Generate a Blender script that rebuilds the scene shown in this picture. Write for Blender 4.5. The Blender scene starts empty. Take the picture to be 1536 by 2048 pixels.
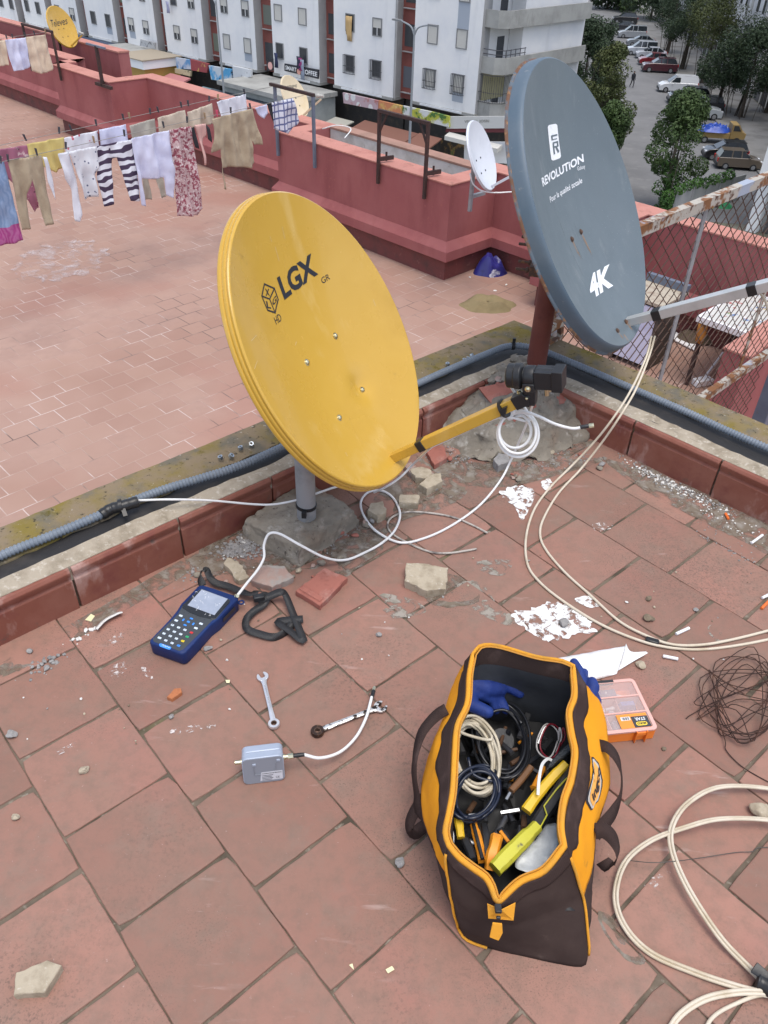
import bpy, bmesh, math, random
import numpy as np
from mathutils import Vector, Matrix
random.seed(7)
SC = bpy.context.scene
COL = SC.collection
R = math.radians
# ---------------------------------------------------------------- camera (solved from the floor tiles)
F_PX, PITCH, ROLL, CAM_H = 1586.99, 0.66509, 0.035029, 1.6139
def _cam():
    Fv = np.array([0, math.cos(PITCH), -math.sin(PITCH)]); Rv = np.array([1., 0, 0]); U = np.cross(Rv, Fv)
    c, s = math.cos(ROLL), math.sin(ROLL)
    return np.array([Rv*c+U*s, -Rv*s+U*c, Fv])
CM = _cam(); EYE = np.array([0, 0, CAM_H])
def ray(x, y): return np.array([(x-768)/F_PX, -(y-1024)/F_PX, 1.]) @ CM
def G(x, y, z=0.):
    d = ray(x, y); return Vector(EYE + d*(z-CAM_H)/d[2])
def onpl(x, y, P, n):
    d = ray(x, y); n = np.array(n, float); s = n @ (np.array(P, float)-EYE)/(n @ d); return Vector(EYE+s*d)
def zabove(y, P):
    k = (1024-y)/F_PX; a = CM @ np.array([P[0], P[1], -CAM_H]); b = CM[:, 2]
    return float((k*a[2]-a[1])/(b[1]-k*b[2]))
TH = R(45.5); DA = Vector((math.cos(TH), math.sin(TH), 0)); DB = Vector((-math.sin(TH), math.cos(TH), 0)); UP = Vector((0, 0, 1))
def AB(a, b, z=0.): return DA*a+DB*b+UP*z
def toab(P): return (P.x*DA.x+P.y*DA.y, P.x*DB.x+P.y*DB.y)
# ---------------------------------------------------------------- objects
ORG = {}
def tag(o, label=None, cat=None, group=None, kind=None):
    if label: o['label'] = label
    if cat: o['category'] = cat
    if group: o['group'] = group
    if kind: o['kind'] = kind
    return o
def thing(name, label, cat, loc=(0, 0, 0), rotz=0., group=None):
    o = bpy.data.objects.new(name, None); COL.objects.link(o); o.empty_display_size = .1
    o.location = loc; o.rotation_euler = (0, 0, rotz); ORG[o.name] = Vector(loc)
    return tag(o, label, cat, group)
def children(o): return [c for c in bpy.data.objects if c.parent == o]
def copy_tree(o, parent=None, kids=None):
    if kids is None:
        kids = {}
        for c in bpy.data.objects:
            if c.parent: kids.setdefault(c.parent.name, []).append(c)
    c = o.copy(); COL.objects.link(c)
    if parent: c.parent = parent
    for ch in kids.get(o.name, []): copy_tree(ch, c, kids)
    return c
class MB:
    def __init__(s): s.v = []; s.f = []; s.m = []
    def add(s, vs, fs, mi=0):
        b = len(s.v); s.v += [Vector(p) for p in vs]; s.f += [tuple(i+b for i in f) for f in fs]; s.m += [mi]*len(fs); return s
    def box(s, c, sz, rot=None, mi=0, taper=1.):
        c = Vector(c); h = Vector(sz)/2; M = rot or Matrix.Identity(3); vs = []
        for z in (-1, 1):
            t = taper if z > 0 else 1.
            for x, y in ((-1, -1), (1, -1), (1, 1), (-1, 1)): vs.append(c+M @ Vector((x*h.x*t, y*h.y*t, z*h.z)))
        return s.add(vs, [(3, 2, 1, 0), (4, 5, 6, 7), (0, 1, 5, 4), (1, 2, 6, 5), (2, 3, 7, 6), (3, 0, 4, 7)], mi)
    def obox(s, o, ax, ay, az, mi=0):
        o, ax, ay, az = map(Vector, (o, ax, ay, az)); vs = [o, o+ax, o+ax+ay, o+ay, o+az, o+ax+az, o+ax+ay+az, o+ay+az]
        fs = [(3, 2, 1, 0), (4, 5, 6, 7), (0, 1, 5, 4), (1, 2, 6, 5), (2, 3, 7, 6), (3, 0, 4, 7)]
        if ax.cross(ay).dot(az) < 0: fs = [f[::-1] for f in fs]
        return s.add(vs, fs, mi)
    def bar(s, p, q, w, h, up=UP, mi=0):
        p, q = Vector(p), Vector(q); d = (q-p).normalized(); x = d.cross(Vector(up)).normalized(); y = x.cross(d)
        return s.obox(p-x*w/2-y*h/2, q-p, x*w, y*h, mi)
    def tube(s, pts, r, n=8, mi=0, closed=False, cap=True):
        pts = [Vector(p) for p in pts]; N = len(pts); rs = r if isinstance(r, (list, tuple)) else [r]*N
        t0 = (pts[1]-pts[0]).normalized(); x = t0.orthogonal().normalized(); vs = []
        for i, p in enumerate(pts):
            a = pts[i-1] if (i or closed) else p; b = pts[(i+1) % N] if (i < N-1 or closed) else p
            t = (b-a)
            t = t.normalized() if t.length > 1e-9 else t0
            x = (x-t*x.dot(t)).normalized(); y = t.cross(x)
            for k in range(n):
                an = 2*math.pi*k/n; vs.append(p+(x*math.cos(an)+y*math.sin(an))*rs[i])
        fs = []
        for i in range(N if closed else N-1):
            j = (i+1) % N
            for k in range(n): fs.append((i*n+k, i*n+(k+1) % n, j*n+(k+1) % n, j*n+k))
        if cap and not closed: fs += [tuple(range(n))[::-1], tuple((N-1)*n+k for k in range(n))]
        return s.add(vs, fs, mi)
    def lathe(s, prof, o, ax, n=24, mi=0, capa=True, capb=True):
        o, ax = Vector(o), Vector(ax).normalized(); x = ax.orthogonal().normalized(); y = ax.cross(x); vs = []
        for (rr, t) in prof:
            for k in range(n):
                an = 2*math.pi*k/n; vs.append(o+ax*t+(x*math.cos(an)+y*math.sin(an))*rr)
        fs = [(i*n+k, i*n+(k+1) % n, (i+1)*n+(k+1) % n, (i+1)*n+k) for i in range(len(prof)-1) for k in range(n)]
        if capa: fs.append(tuple(range(n))[::-1])
        if capb: fs.append(tuple((len(prof)-1)*n+k for k in range(n)))
        return s.add(vs, fs, mi)
    def prism(s, poly, d, mi=0, caps=True):
        poly = [Vector(p) for p in poly]; d = Vector(d); n = len(poly); vs = poly+[p+d for p in poly]
        nn = Vector((0, 0, 0))
        for i in range(n): nn += poly[i].cross(poly[(i+1) % n])
        fs = [(i, (i+1) % n, n+(i+1) % n, n+i) for i in range(n)]
        if caps: fs += [tuple(range(n))[::-1], tuple(range(n, 2*n))]
        if nn.dot(d) < 0: fs = [f[::-1] for f in fs]
        return s.add(vs, fs, mi)
    def grid(s, P, mi=0, closed_u=False, closed_v=False, flip=False):
        nu, nv = len(P), len(P[0]); vs = [p for row in P for p in row]; fs = []
        for i in range(nu if closed_u else nu-1):
            for j in range(nv if closed_v else nv-1):
                a, b = i*nv+j, i*nv+(j+1) % nv; i2 = (i+1) % nu; c, d = i2*nv+(j+1) % nv, i2*nv+j
                fs.append((a, d, c, b) if flip else (a, b, c, d))
        return s.add(vs, fs, mi)
    def ribbon(s, pts, w, side, mi=0):
        P = []
        for i, p in enumerate(pts):
            sd = Vector(side[i] if isinstance(side, list) else side).normalized(); P.append([Vector(p)-sd*w/2, Vector(p)+sd*w/2])
        return s.grid(P, mi)
    def build(s, name, mats, parent=None, smooth=40, bevel=0., solid=0., sub=0, seg=2, loc=None):
        off = Vector((0, 0, 0))
        if parent is not None: off = ORG.get(parent.name, off)
        if loc is not None: off = Vector(loc)
        me = bpy.data.meshes.new(name); me.from_pydata([tuple(p-off) for p in s.v], [], s.f)
        if not isinstance(mats, (list, tuple)): mats = [mats]
        for m in mats: me.materials.append(m)
        if len(mats) > 1: me.polygons.foreach_set('material_index', s.m)
        me.validate()
        if smooth:
            me.polygons.foreach_set('use_smooth', [True]*len(me.polygons))
            if smooth < 180: me.set_sharp_from_angle(angle=R(smooth))
        o = bpy.data.objects.new(name, me); COL.objects.link(o)
        if parent is not None: o.parent = parent; ORG[o.name] = off
        elif loc is not None: o.location = loc; ORG[o.name] = off
        else: ORG[o.name] = off
        if sub:
            m = o.modifiers.new('sub', 'SUBSURF'); m.levels = sub; m.render_levels = sub
        if solid:
            m = o.modifiers.new('solid', 'SOLIDIFY'); m.thickness = solid; m.offset = 0
        if bevel:
            m = o.modifiers.new('bev', 'BEVEL'); m.width = bevel; m.segments = seg; m.limit_method = 'ANGLE'; m.angle_limit = R(40); m.harden_normals = False
        return o
def spline(pts, per=8, closed=False):
    P = [Vector(p) for p in pts]; N = len(P); out = []
    rng = range(N if closed else N-1)
    for i in rng:
        p1, p2 = P[i], P[(i+1) % N]
        p0 = P[i-1] if (i > 0 or closed) else p1*2-p2
        p3 = P[(i+2) % N] if (i < N-2 or closed) else p2*2-p1
        for k in range(per):
            t = k/per
            out.append(.5*((2*p1)+(p2-p0)*t+(2*p0-5*p1+4*p2-p3)*t*t+(3*p1-p0-3*p2+p3)*t**3))
    if not closed: out.append(P[-1])
    return out
def px(pts, z=0.):
    """photo points -> world; entries (x,y) or (x,y,z)"""
    return [G(p[0], p[1], p[2] if len(p) > 2 else z) for p in pts]
def hsh(*a):
    x = math.sin(sum((i+1)*12.9898*v for i, v in enumerate(a)))*43758.5453; return x-math.floor(x)
# ---------------------------------------------------------------- materials
def srgb(h):
    h = h.lstrip('#'); c = [int(h[i:i+2], 16)/255 for i in (0, 2, 4)]
    return tuple(x/12.92 if x <= .04045 else ((x+.055)/1.055)**2.4 for x in c)
def mat(name, col, rough=.7, metal=0., layers=(), bump=(), spec=.5, alpha=1., trans=0., vec='Object', coat=0., rvar=None):
    """layers: (colour, scale, lo, hi[, kind[, stretch]]) mixed over the base by a thresholded texture; bump: (scale, strength[, kind[, stretch]])"""
    m = bpy.data.materials.new(name); m.use_nodes = True; nt = m.node_tree; N = nt.nodes; L = nt.links
    b = N['Principled BSDF']; tc = N.new('ShaderNodeTexCoord')
    if isinstance(col, str): col = srgb(col)
    def tex(scale, kind, stretch, det=5.):
        src = tc.outputs[vec]
        if stretch:
            mp = N.new('ShaderNodeMapping'); mp.inputs['Scale'].default_value = stretch; L.new(src, mp.inputs['Vector']); src = mp.outputs[0]
        if kind.startswith('vor'):
            t = N.new('ShaderNodeTexVoronoi'); t.inputs['Scale'].default_value = scale
            if kind == 'voredge': t.feature = 'DISTANCE_TO_EDGE'
            L.new(src, t.inputs['Vector']); return t.outputs['Distance']
        if kind == 'wave':
            t = N.new('ShaderNodeTexWave'); t.bands_direction = 'DIAGONAL'; t.inputs['Scale'].default_value = scale; t.inputs['Distortion'].default_value = 0
            L.new(src, t.inputs['Vector']); return t.outputs['Fac']
        if kind == 'wavy':
            t = N.new('ShaderNodeTexWave'); t.inputs['Scale'].default_value = scale; t.bands_direction = 'Z'; t.inputs['Distortion'].default_value = 5; t.inputs['Detail Scale'].default_value = 1.6; t.inputs['Detail'].default_value = 1
            L.new(src, t.inputs['Vector']); return t.outputs['Fac']
        t = N.new('ShaderNodeTexNoise'); t.inputs['Scale'].default_value = scale; t.inputs['Detail'].default_value = det; t.inputs['Roughness'].default_value = .6
        L.new(src, t.inputs['Vector']); return t.outputs['Fac']
    rgb = N.new('ShaderNodeRGB'); rgb.outputs[0].default_value = (*col, 1); cur = rgb.outputs[0]
    for ly in layers:
        c, sc, lo, hi = ly[:4]; kind = ly[4] if len(ly) > 4 else 'noise'; st = ly[5] if len(ly) > 5 else None; amt = ly[6] if len(ly) > 6 else 1.
        if isinstance(c, str): c = srgb(c)
        mr = N.new('ShaderNodeMapRange'); mr.inputs['From Min'].default_value = lo; mr.inputs['From Max'].default_value = hi; mr.inputs['To Max'].default_value = amt
        L.new(tex(sc, kind, st), mr.inputs['Value'])
        mx = N.new('ShaderNodeMix'); mx.data_type = 'RGBA'; L.new(mr.outputs[0], mx.inputs[0]); L.new(cur, mx.inputs[6]); mx.inputs[7].default_value = (*c, 1); cur = mx.outputs[2]
    L.new(cur, b.inputs['Base Color'])
    b.inputs['Roughness'].default_value = rough; b.inputs['Metallic'].default_value = metal; b.inputs['Specular IOR Level'].default_value = spec
    b.inputs['Alpha'].default_value = alpha; b.inputs['Transmission Weight'].default_value = trans; b.inputs['Coat Weight'].default_value = coat
    if rvar:
        mr = N.new('ShaderNodeMapRange'); mr.inputs['From Min'].default_value = .3; mr.inputs['From Max'].default_value = .7; mr.inputs['To Min'].default_value = rvar[1]; mr.inputs['To Max'].default_value = rvar[2]
        L.new(tex(rvar[0], 'noise', None), mr.inputs['Value']); L.new(mr.outputs[0], b.inputs['Roughness'])
    nrm = None
    for bp in bump:
        sc, stg = bp[:2]; kind = bp[2] if len(bp) > 2 else 'noise'; st = bp[3] if len(bp) > 3 else None; dist = bp[4] if len(bp) > 4 else .002
        bn = N.new('ShaderNodeBump'); bn.inputs['Strength'].default_value = stg; bn.inputs['Distance'].default_value = dist
        L.new(tex(sc, kind, st), bn.inputs['Height'])
        if nrm: L.new(nrm, bn.inputs['Normal'])
        nrm = bn.outputs[0]
    if nrm: L.new(nrm, b.inputs['Normal'])
    return m
# ---------------------------------------------------------------- lettering
def text_verts(body, bold=0., shear=0., subdiv=0.):
    cu = bpy.data.curves.new('lettering', 'FONT'); cu.body = body; cu.size = 1; cu.offset = bold; cu.shear = shear; cu.resolution_u = 3
    o = bpy.data.objects.new('lettering', cu); COL.objects.link(o); dg = bpy.context.evaluated_depsgraph_get(); dg.update()
    me = bpy.data.meshes.new_from_object(o.evaluated_get(dg)); bpy.data.objects.remove(o); bpy.data.curves.remove(cu)
    bm = bmesh.new(); bm.from_mesh(me); bpy.data.meshes.remove(me)
    bmesh.ops.triangulate(bm, faces=bm.faces[:])
    xs = [v.co.x for v in bm.verts]; ys = [v.co.y for v in bm.verts]; x0, x1, y0, y1 = min(xs), max(xs), min(ys), max(ys)
    if 'q' in body or 'y' in body or 'p' in body: y0 = 0.
    for v in bm.verts: v.co.x = (v.co.x-x0)/(x1-x0); v.co.y = (v.co.y-y0)/(y1-y0)
    if subdiv:
        for _ in range(3):
            es = [e for e in bm.edges if e.calc_length() > subdiv]
            if not es: break
            bmesh.ops.subdivide_edges(bm, edges=es, cuts=1); bmesh.ops.triangulate(bm, faces=[f for f in bm.faces if len(f.verts) > 3])
    bm.verts.index_update(); vs = [v.co.copy() for v in bm.verts]; fs = [tuple(v.index for v in f.verts) for f in bm.faces]; bm.free()
    return vs, fs
def lettering(body, fn, m, parent, name='lettering', **k):
    vs, fs = text_verts(body, **k); mb = MB(); mb.add([fn(v.x, v.y) for v in vs], fs); return mb.build(name, m, parent, smooth=0)
def flat_text(body, o, ex, ey, m, parent, name='lettering', **k):
    o, ex, ey = Vector(o), Vector(ex), Vector(ey)
    return lettering(body, lambda x, y: o+ex*x+ey*y, m, parent, name, **k)
# ================================================================= TERRACE FLOOR AND KERB
TILE = .25; GY = .735144; GC = (.5701655, -6.0365647)
def grid2w(v, u, z=0.):
    gx, gy = (v-GC[0])*TILE, (-u-GC[1])*TILE; c, s = math.cos(GY), math.sin(GY); return Vector((gx*c-gy*s, gx*s+gy*c, z))
ROW = {1: .62938, 2: .05161+1, 3: .59792+1, 4: .08769+2, 5: .546+1, 6: .07327+1, 7: .61896+1, 8: .02156+2}
def tile_floor():
    m = bpy.data.materials.new('terracotta_tile'); m.use_nodes = True; N = m.node_tree.nodes; L = m.node_tree.links; b = N['Principled BSDF']
    tc = N.new('ShaderNodeTexCoord'); at = N.new('ShaderNodeAttribute'); at.attribute_name = 'tv'
    def noise(sc, det=6, ro=.6, st=None):
        t = N.new('ShaderNodeTexNoise'); t.inputs['Scale'].default_value = sc; t.inputs['Detail'].default_value = det; t.inputs['Roughness'].default_value = ro
        src = tc.outputs['Object']
        if st:
            mp = N.new('ShaderNodeMapping'); mp.inputs['Scale'].default_value = st; mp.inputs['Rotation'].default_value = (0, 0, .9); L.new(src, mp.inputs[0]); src = mp.outputs[0]
        L.new(src, t.inputs['Vector']); return t.outputs['Fac']
    def rng(v, lo, hi, a=0., c=1.):
        r = N.new('ShaderNodeMapRange'); r.inputs['From Min'].default_value = lo; r.inputs['From Max'].default_value = hi; r.inputs['To Min'].default_value = a; r.inputs['To Max'].default_value = c; L.new(v, r.inputs['Value']); return r.outputs[0]
    def mix(f, a, c):
        x = N.new('ShaderNodeMix'); x.data_type = 'RGBA'
        L.new(f, x.inputs[0]) if not isinstance(f, float) else None
        for i, q in ((6, a), (7, c)):
            if isinstance(q, tuple): x.inputs[i].default_value = (*q, 1)
            else: L.new(q, x.inputs[i])
        return x.outputs[2]
    def mul(a, c):
        x = N.new('ShaderNodeMath'); x.operation = 'MULTIPLY'; L.new(a, x.inputs[0])
        if isinstance(c, float): x.inputs[1].default_value = c
        else: L.new(c, x.inputs[1])
        return x.outputs[0]
    c = mix(at.outputs['Fac'], (.238, .122, .091), (.350, .182, .138))
    c = mix(rng(noise(3.2, 3), .35, .7, 0, .55), c, (.235, .155, .118))           # large brown-grey dirt clouds
    c = mix(mul(rng(noise(9., 8, .72), .5, .68), .5), c, (.21, .16, .125))
    c = mix(mul(rng(noise(2.3, 2), .55, .70), .4), c, (.37, .145, .118))          # redder patches
    c = mix(mul(mul(rng(noise(1.7, 2), .5, .62), rng(noise(260., 3, .7), .56, .66)), .75), c, (.05, .045, .042))   # black lichen specks
    c = mix(mul(rng(noise(26., 6, .7), .45, .68), .45), c, (.17, .118, .09))
    c = mix(mul(mul(rng(noise(1.3, 3), .5, .6), rng(noise(120., 4, .75), .52, .62)), .5), c, (.07, .06, .052))
    c = mix(mul(rng(noise(90., 4, .8), .66, .74), .5), c, (.55, .45, .42))        # pale grit
    c = mix(mul(mul(rng(noise(6., 4, .6, (1, 6, 1)), .62, .72), rng(noise(5., 2), .5, .65)), .5), c, (.52, .40, .36))   # scuffs
    L.new(c, b.inputs['Base Color']); b.inputs['Specular IOR Level'].default_value = .3
    L.new(rng(noise(5.), .3, .7, .55, .8), b.inputs['Roughness'])
    bn = N.new('ShaderNodeBump'); bn.inputs['Strength'].default_value = .35; bn.inputs['Distance'].default_value = .0012; L.new(noise(160., 5, .75), bn.inputs['Height'])
    b2 = N.new('ShaderNodeBump'); b2.inputs['Strength'].default_value = .25; b2.inputs['Distance'].default_value = .003; L.new(noise(9., 3), b2.inputs['Height']); L.new(bn.outputs[0], b2.inputs['Normal']); L.new(b2.outputs[0], b.inputs['Normal'])
    mb = MB(); tv = []; rnd = random.Random(3)
    for k in range(-6, 17):
        off = ROW.get(k, (.6 if k % 2 else .05)+rnd.uniform(-.08, .08))
        for j in range(-14, 22):
            u0 = off+j; ctr = grid2w(k+.5, u0+.5); a, bb = toab(ctr)
            if a > 2.46 or bb > 1.86 or a < -1.7 or bb < -2.2: continue
            gu, gv = rnd.uniform(.007, .024), rnd.uniform(.003, .008)   # joint halves in tile units
            n = 7; ring = []
            quad = [(k+gv, u0+gu), (k+1-gv, u0+gu), (k+1-gv, u0+1-gu), (k+gv, u0+1-gu)]
            for q in range(4):
                p, e = quad[q], quad[(q+1) % 4]
                for i in range(n):
                    t = i/n; jj = .0035 if i else .0
                    ring.append((p[0]+(e[0]-p[0])*t+rnd.uniform(-jj, jj), p[1]+(e[1]-p[1])*t+rnd.uniform(-jj, jj)))
            for q in range(4):
                ch = rnd.uniform(.004, .02) if rnd.random() < .8 else rnd.uniform(.02, .05)
                v = ring[q*n]; cx, cy = k+.5, u0+.5; ring[q*n] = (v[0]+(cx-v[0])*ch, v[1]+(cy-v[1])*ch)
            z0 = rnd.uniform(-.0012, .0012); tx, ty = rnd.uniform(-.0015, .0015), rnd.uniform(-.0015, .0015)
            def P(v, u, z, s): return grid2w(k+.5+(v-k-.5)*s, u0+.5+(u-u0-.5)*s, z+z0+tx*(v-k-.5)+ty*(u-u0-.5))
            N_ = len(ring); vs = [P(v, u, -.009, 1.) for v, u in ring]+[P(v, u, -.0022, 1.) for v, u in ring]+[P(v, u, -.0004, .991) for v, u in ring]+[P(v, u, 0., .975) for v, u in ring]
            fs = []
            for lv in range(3):
                for i in range(N_): fs.append((lv*N_+i, (lv+1)*N_+i, (lv+1)*N_+(i+1) % N_, lv*N_+(i+1) % N_))
            fs.append(tuple(range(3*N_, 4*N_))[::-1])
            mb.add(vs, fs); tv += [rnd.random()]*len(fs)
    o = mb.build('terrace_floor', m, smooth=0); at = o.data.attributes.new('tv', 'FLOAT', 'FACE'); at.data.foreach_set('value', tv[:len(o.data.polygons)])
    tag(o, kind='structure')
tile_floor()
mortar = mat('joint_mortar', (.165, .130, .098), .95, layers=[((.075, .062, .045), 7, .45, .65), ((.16, .14, .06), 3.1, .6, .72), ((.26, .225, .18), 40, .58, .7)], bump=[(120, .6), (30, .5)], spec=.2)
m_ = MB(); m_.add([AB(-1.8, -2.3, -.0045), AB(2.6, -2.3, -.0045), AB(2.6, 1.95, -.0045), AB(-1.8, 1.95, -.0045)], [(0, 1, 2, 3)]); tag(m_.build('terrace_bed', mortar, smooth=0), kind='structure')

# ---- kerb round the terrace
red_skirt = mat('skirting_tile', (.21, .072, .048), .62, layers=[((.26, .11, .08), 5, .45, .7), ((.17, .05, .04), 11, .52, .72), ((.46, .31, .27), 8, .58, .74, 'noise', (1, 1, .5)), ((.10, .075, .06), 23, .64, .76)], bump=[(90, .3), (14, .3)], spec=.35)
kerb_mortar = mat('kerb_mortar', (.37, .32, .25), .95, layers=[((.25, .21, .155), 14, .45, .65), ((.50, .45, .38), 60, .55, .7)], bump=[(70, .9), (220, .6)], spec=.15)
membrane = mat('black_membrane', (.022, .021, .022), .55, layers=[((.05, .045, .042), 8, .5, .7), ((.13, .11, .09), 22, .66, .76)], bump=[(18, .5), (90, .25)], spec=.4)
moss = mat('mossy_cement', (.225, .175, .115), .95, layers=[((.20, .155, .045), 6, .44, .62), ((.15, .135, .105), 11, .5, .64), ((.06, .05, .035), 55, .6, .68), ((.46, .43, .38), 75, .66, .73), ((.11, .09, .02), 17, .6, .72)], bump=[(60, 1.), (200, .7)], spec=.1)
plaster = mat('red_plaster', (.315, .105, .105), .82, layers=[((.36, .135, .13), 1.3, .4, .7), ((.25, .078, .08), 2.2, .5, .75, 'noise', (1, 1, .3)), ((.36, .13, .11), 26, .6, .75)], bump=[(60, .25)], spec=.2)
salmon = mat('salmon_coping', (.47, .215, .175), .85, layers=[((.36, .15, .12), 2.6, .5, .72), ((.26, .13, .10), 8, .6, .75), ((.55, .3, .25), 30, .6, .75)], bump=[(50, .3)], spec=.2)
kb = thing('kerb', 'low tiled kerb with grey mortar, black membrane and mossy cement cap around the terrace', 'kerb', AB(2.36, 1.69))
SL = -.045
def Lb(a, b): return b+SL*(a-.9)
def strip(name, m, fL, zL, fR, zR, rough_in=0., rough_out=0., seed=1, thick=.05):
    """band running along the left kerb then the right one; fL/fR = (inner, outer) offsets, z = (inner, outer)"""
    rnd = random.Random(seed); n = 150; mb = MB(); P = []
    ca = (fR[0], fR[1])
    def jit(): return rnd.uniform(-1, 1)
    a0 = -1.6; w1 = w2 = 0.
    for i in range(n+1):
        t = i/n; w1 = w1*.7+jit()*.5; w2 = w2*.7+jit()*.5
        ai = a0+(fR[0]-a0)*t; ao = a0+(fR[1]-a0)*t
        pi_ = AB(ai, Lb(ai, fL[0])+w1*rough_in, zL[0]); po = AB(ao, Lb(ao, fL[1])+w2*rough_out, zL[1])
        P.append([pi_-UP*thick, pi_, pi_.lerp(po, .5)+UP*(.003*rough_in/.006 if rough_in else 0), po, po-UP*thick])
    nb = 130; b1 = -2.2
    for i in range(nb+1):
        t = i/nb; w1 = w1*.7+jit()*.5; w2 = w2*.7+jit()*.5
        bi0, bo0 = Lb(fR[0], fL[0]), Lb(fR[1], fL[1]); bi = bi0+(b1-bi0)*t; bo = bo0+(b1-bo0)*t
        pi_ = AB(fR[0]+w1*rough_in, bi, zR[0]); po = AB(fR[1]+w2*rough_out, bo, zR[1])
        if i: P.append([pi_-UP*thick, pi_, pi_.lerp(po, .5)+UP*(.003*rough_in/.006 if rough_in else 0), po, po-UP*thick])
    mb.grid(P); return mb.build(name, m, kb, smooth=50)
strip('mortar_band', kerb_mortar, (1.700, 1.748), (.146, .157), (2.375, 2.432), (.146, .157), .002, .010, 5)
strip('membrane', membrane, (1.725, 1.845), (.1515, .1535), (2.40, 2.57), (.1515, .1535), .0, .0, 6)
strip('cement_cap', moss, (1.815, 1.955), (.158, .166), (2.535, 2.668), (.158, .166), .012, .004, 7, .1)
# skirting tiles: a pressed profile with a bead near the top, cut every 0.33 m
sk = MB(); prof = [(0, -.01), (0, .100), (.006, .106), (.006, .112), (-.002, .122), (-.003, .134), (.004, .143), (.03, .147), (.03, -.01)]
def skirt(o, d, nrm, length, first):
    """o: start of the run on the floor, d: direction, nrm: outward (away from the terrace)"""
    t = first; k = 0; rnd = random.Random(11)
    while t < length:
        w = .332; e = min(t+w-.007, length); s0 = max(t, 0)
        off = rnd.uniform(-.0025, .0025)
        if e > s0: sk.prism([o+d*s0+nrm*(x+off)+UP*y for x, y in prof], d*(e-s0))
        t += w; k += 1
dL = (AB(2.36, Lb(2.36, 1.69))-AB(-1.6, Lb(-1.6, 1.69))); oL = AB(-1.6, Lb(-1.6, 1.69))
skirt(oL, dL.normalized(), Vector((-dL.y, dL.x, 0)).normalized(), dL.length, -.185)
skirt(AB(2.36, Lb(2.36, 1.69)), -DB, DA, 3.9, -.12)
sk.build('skirting', red_skirt, kb, smooth=40, bevel=.002)
kj = MB()
kj.obox(AB(-1.6, Lb(-1.6, 1.703), -.02), AB(2.376, Lb(2.376, 1.703))-AB(-1.6, Lb(-1.6, 1.703)), DB*.03, UP*.158); kj.obox(AB(2.373, 1.62, -.02), -DB*3.8, DA*.03, UP*.158)
kj.build('joint_filler', mortar, kb, smooth=0)
# ---- the little roof house under the terrace
rh = thing('rooftop_house', 'red plastered wall of the rooftop room carrying the tiled terrace', 'rooftop room', AB(2.6, 1.9, -2.4))
w = MB(); w.prism([AB(-1.75, Lb(-1.75, 1.95), -2.4), AB(2.655, Lb(2.655, 1.94), -2.4), AB(2.655, -2.25, -2.4), AB(-1.75, -2.25, -2.4)], UP*2.39); w.build('wall', plaster, rh, smooth=0)
w = MB(); pts = [AB(-1.75, Lb(-1.75, 1.962), .02), AB(2.672, Lb(2.672, 1.955), .02), AB(2.672, -2.25, .02), AB(-1.75, -2.25, .02)]
w.obox(pts[0], pts[1]-pts[0], -DB*.02, UP*.135); w.obox(pts[1]+DB*.0, pts[2]-pts[1], -DA*.02, UP*.135); w.build('band', plaster, rh, smooth=0)
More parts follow.
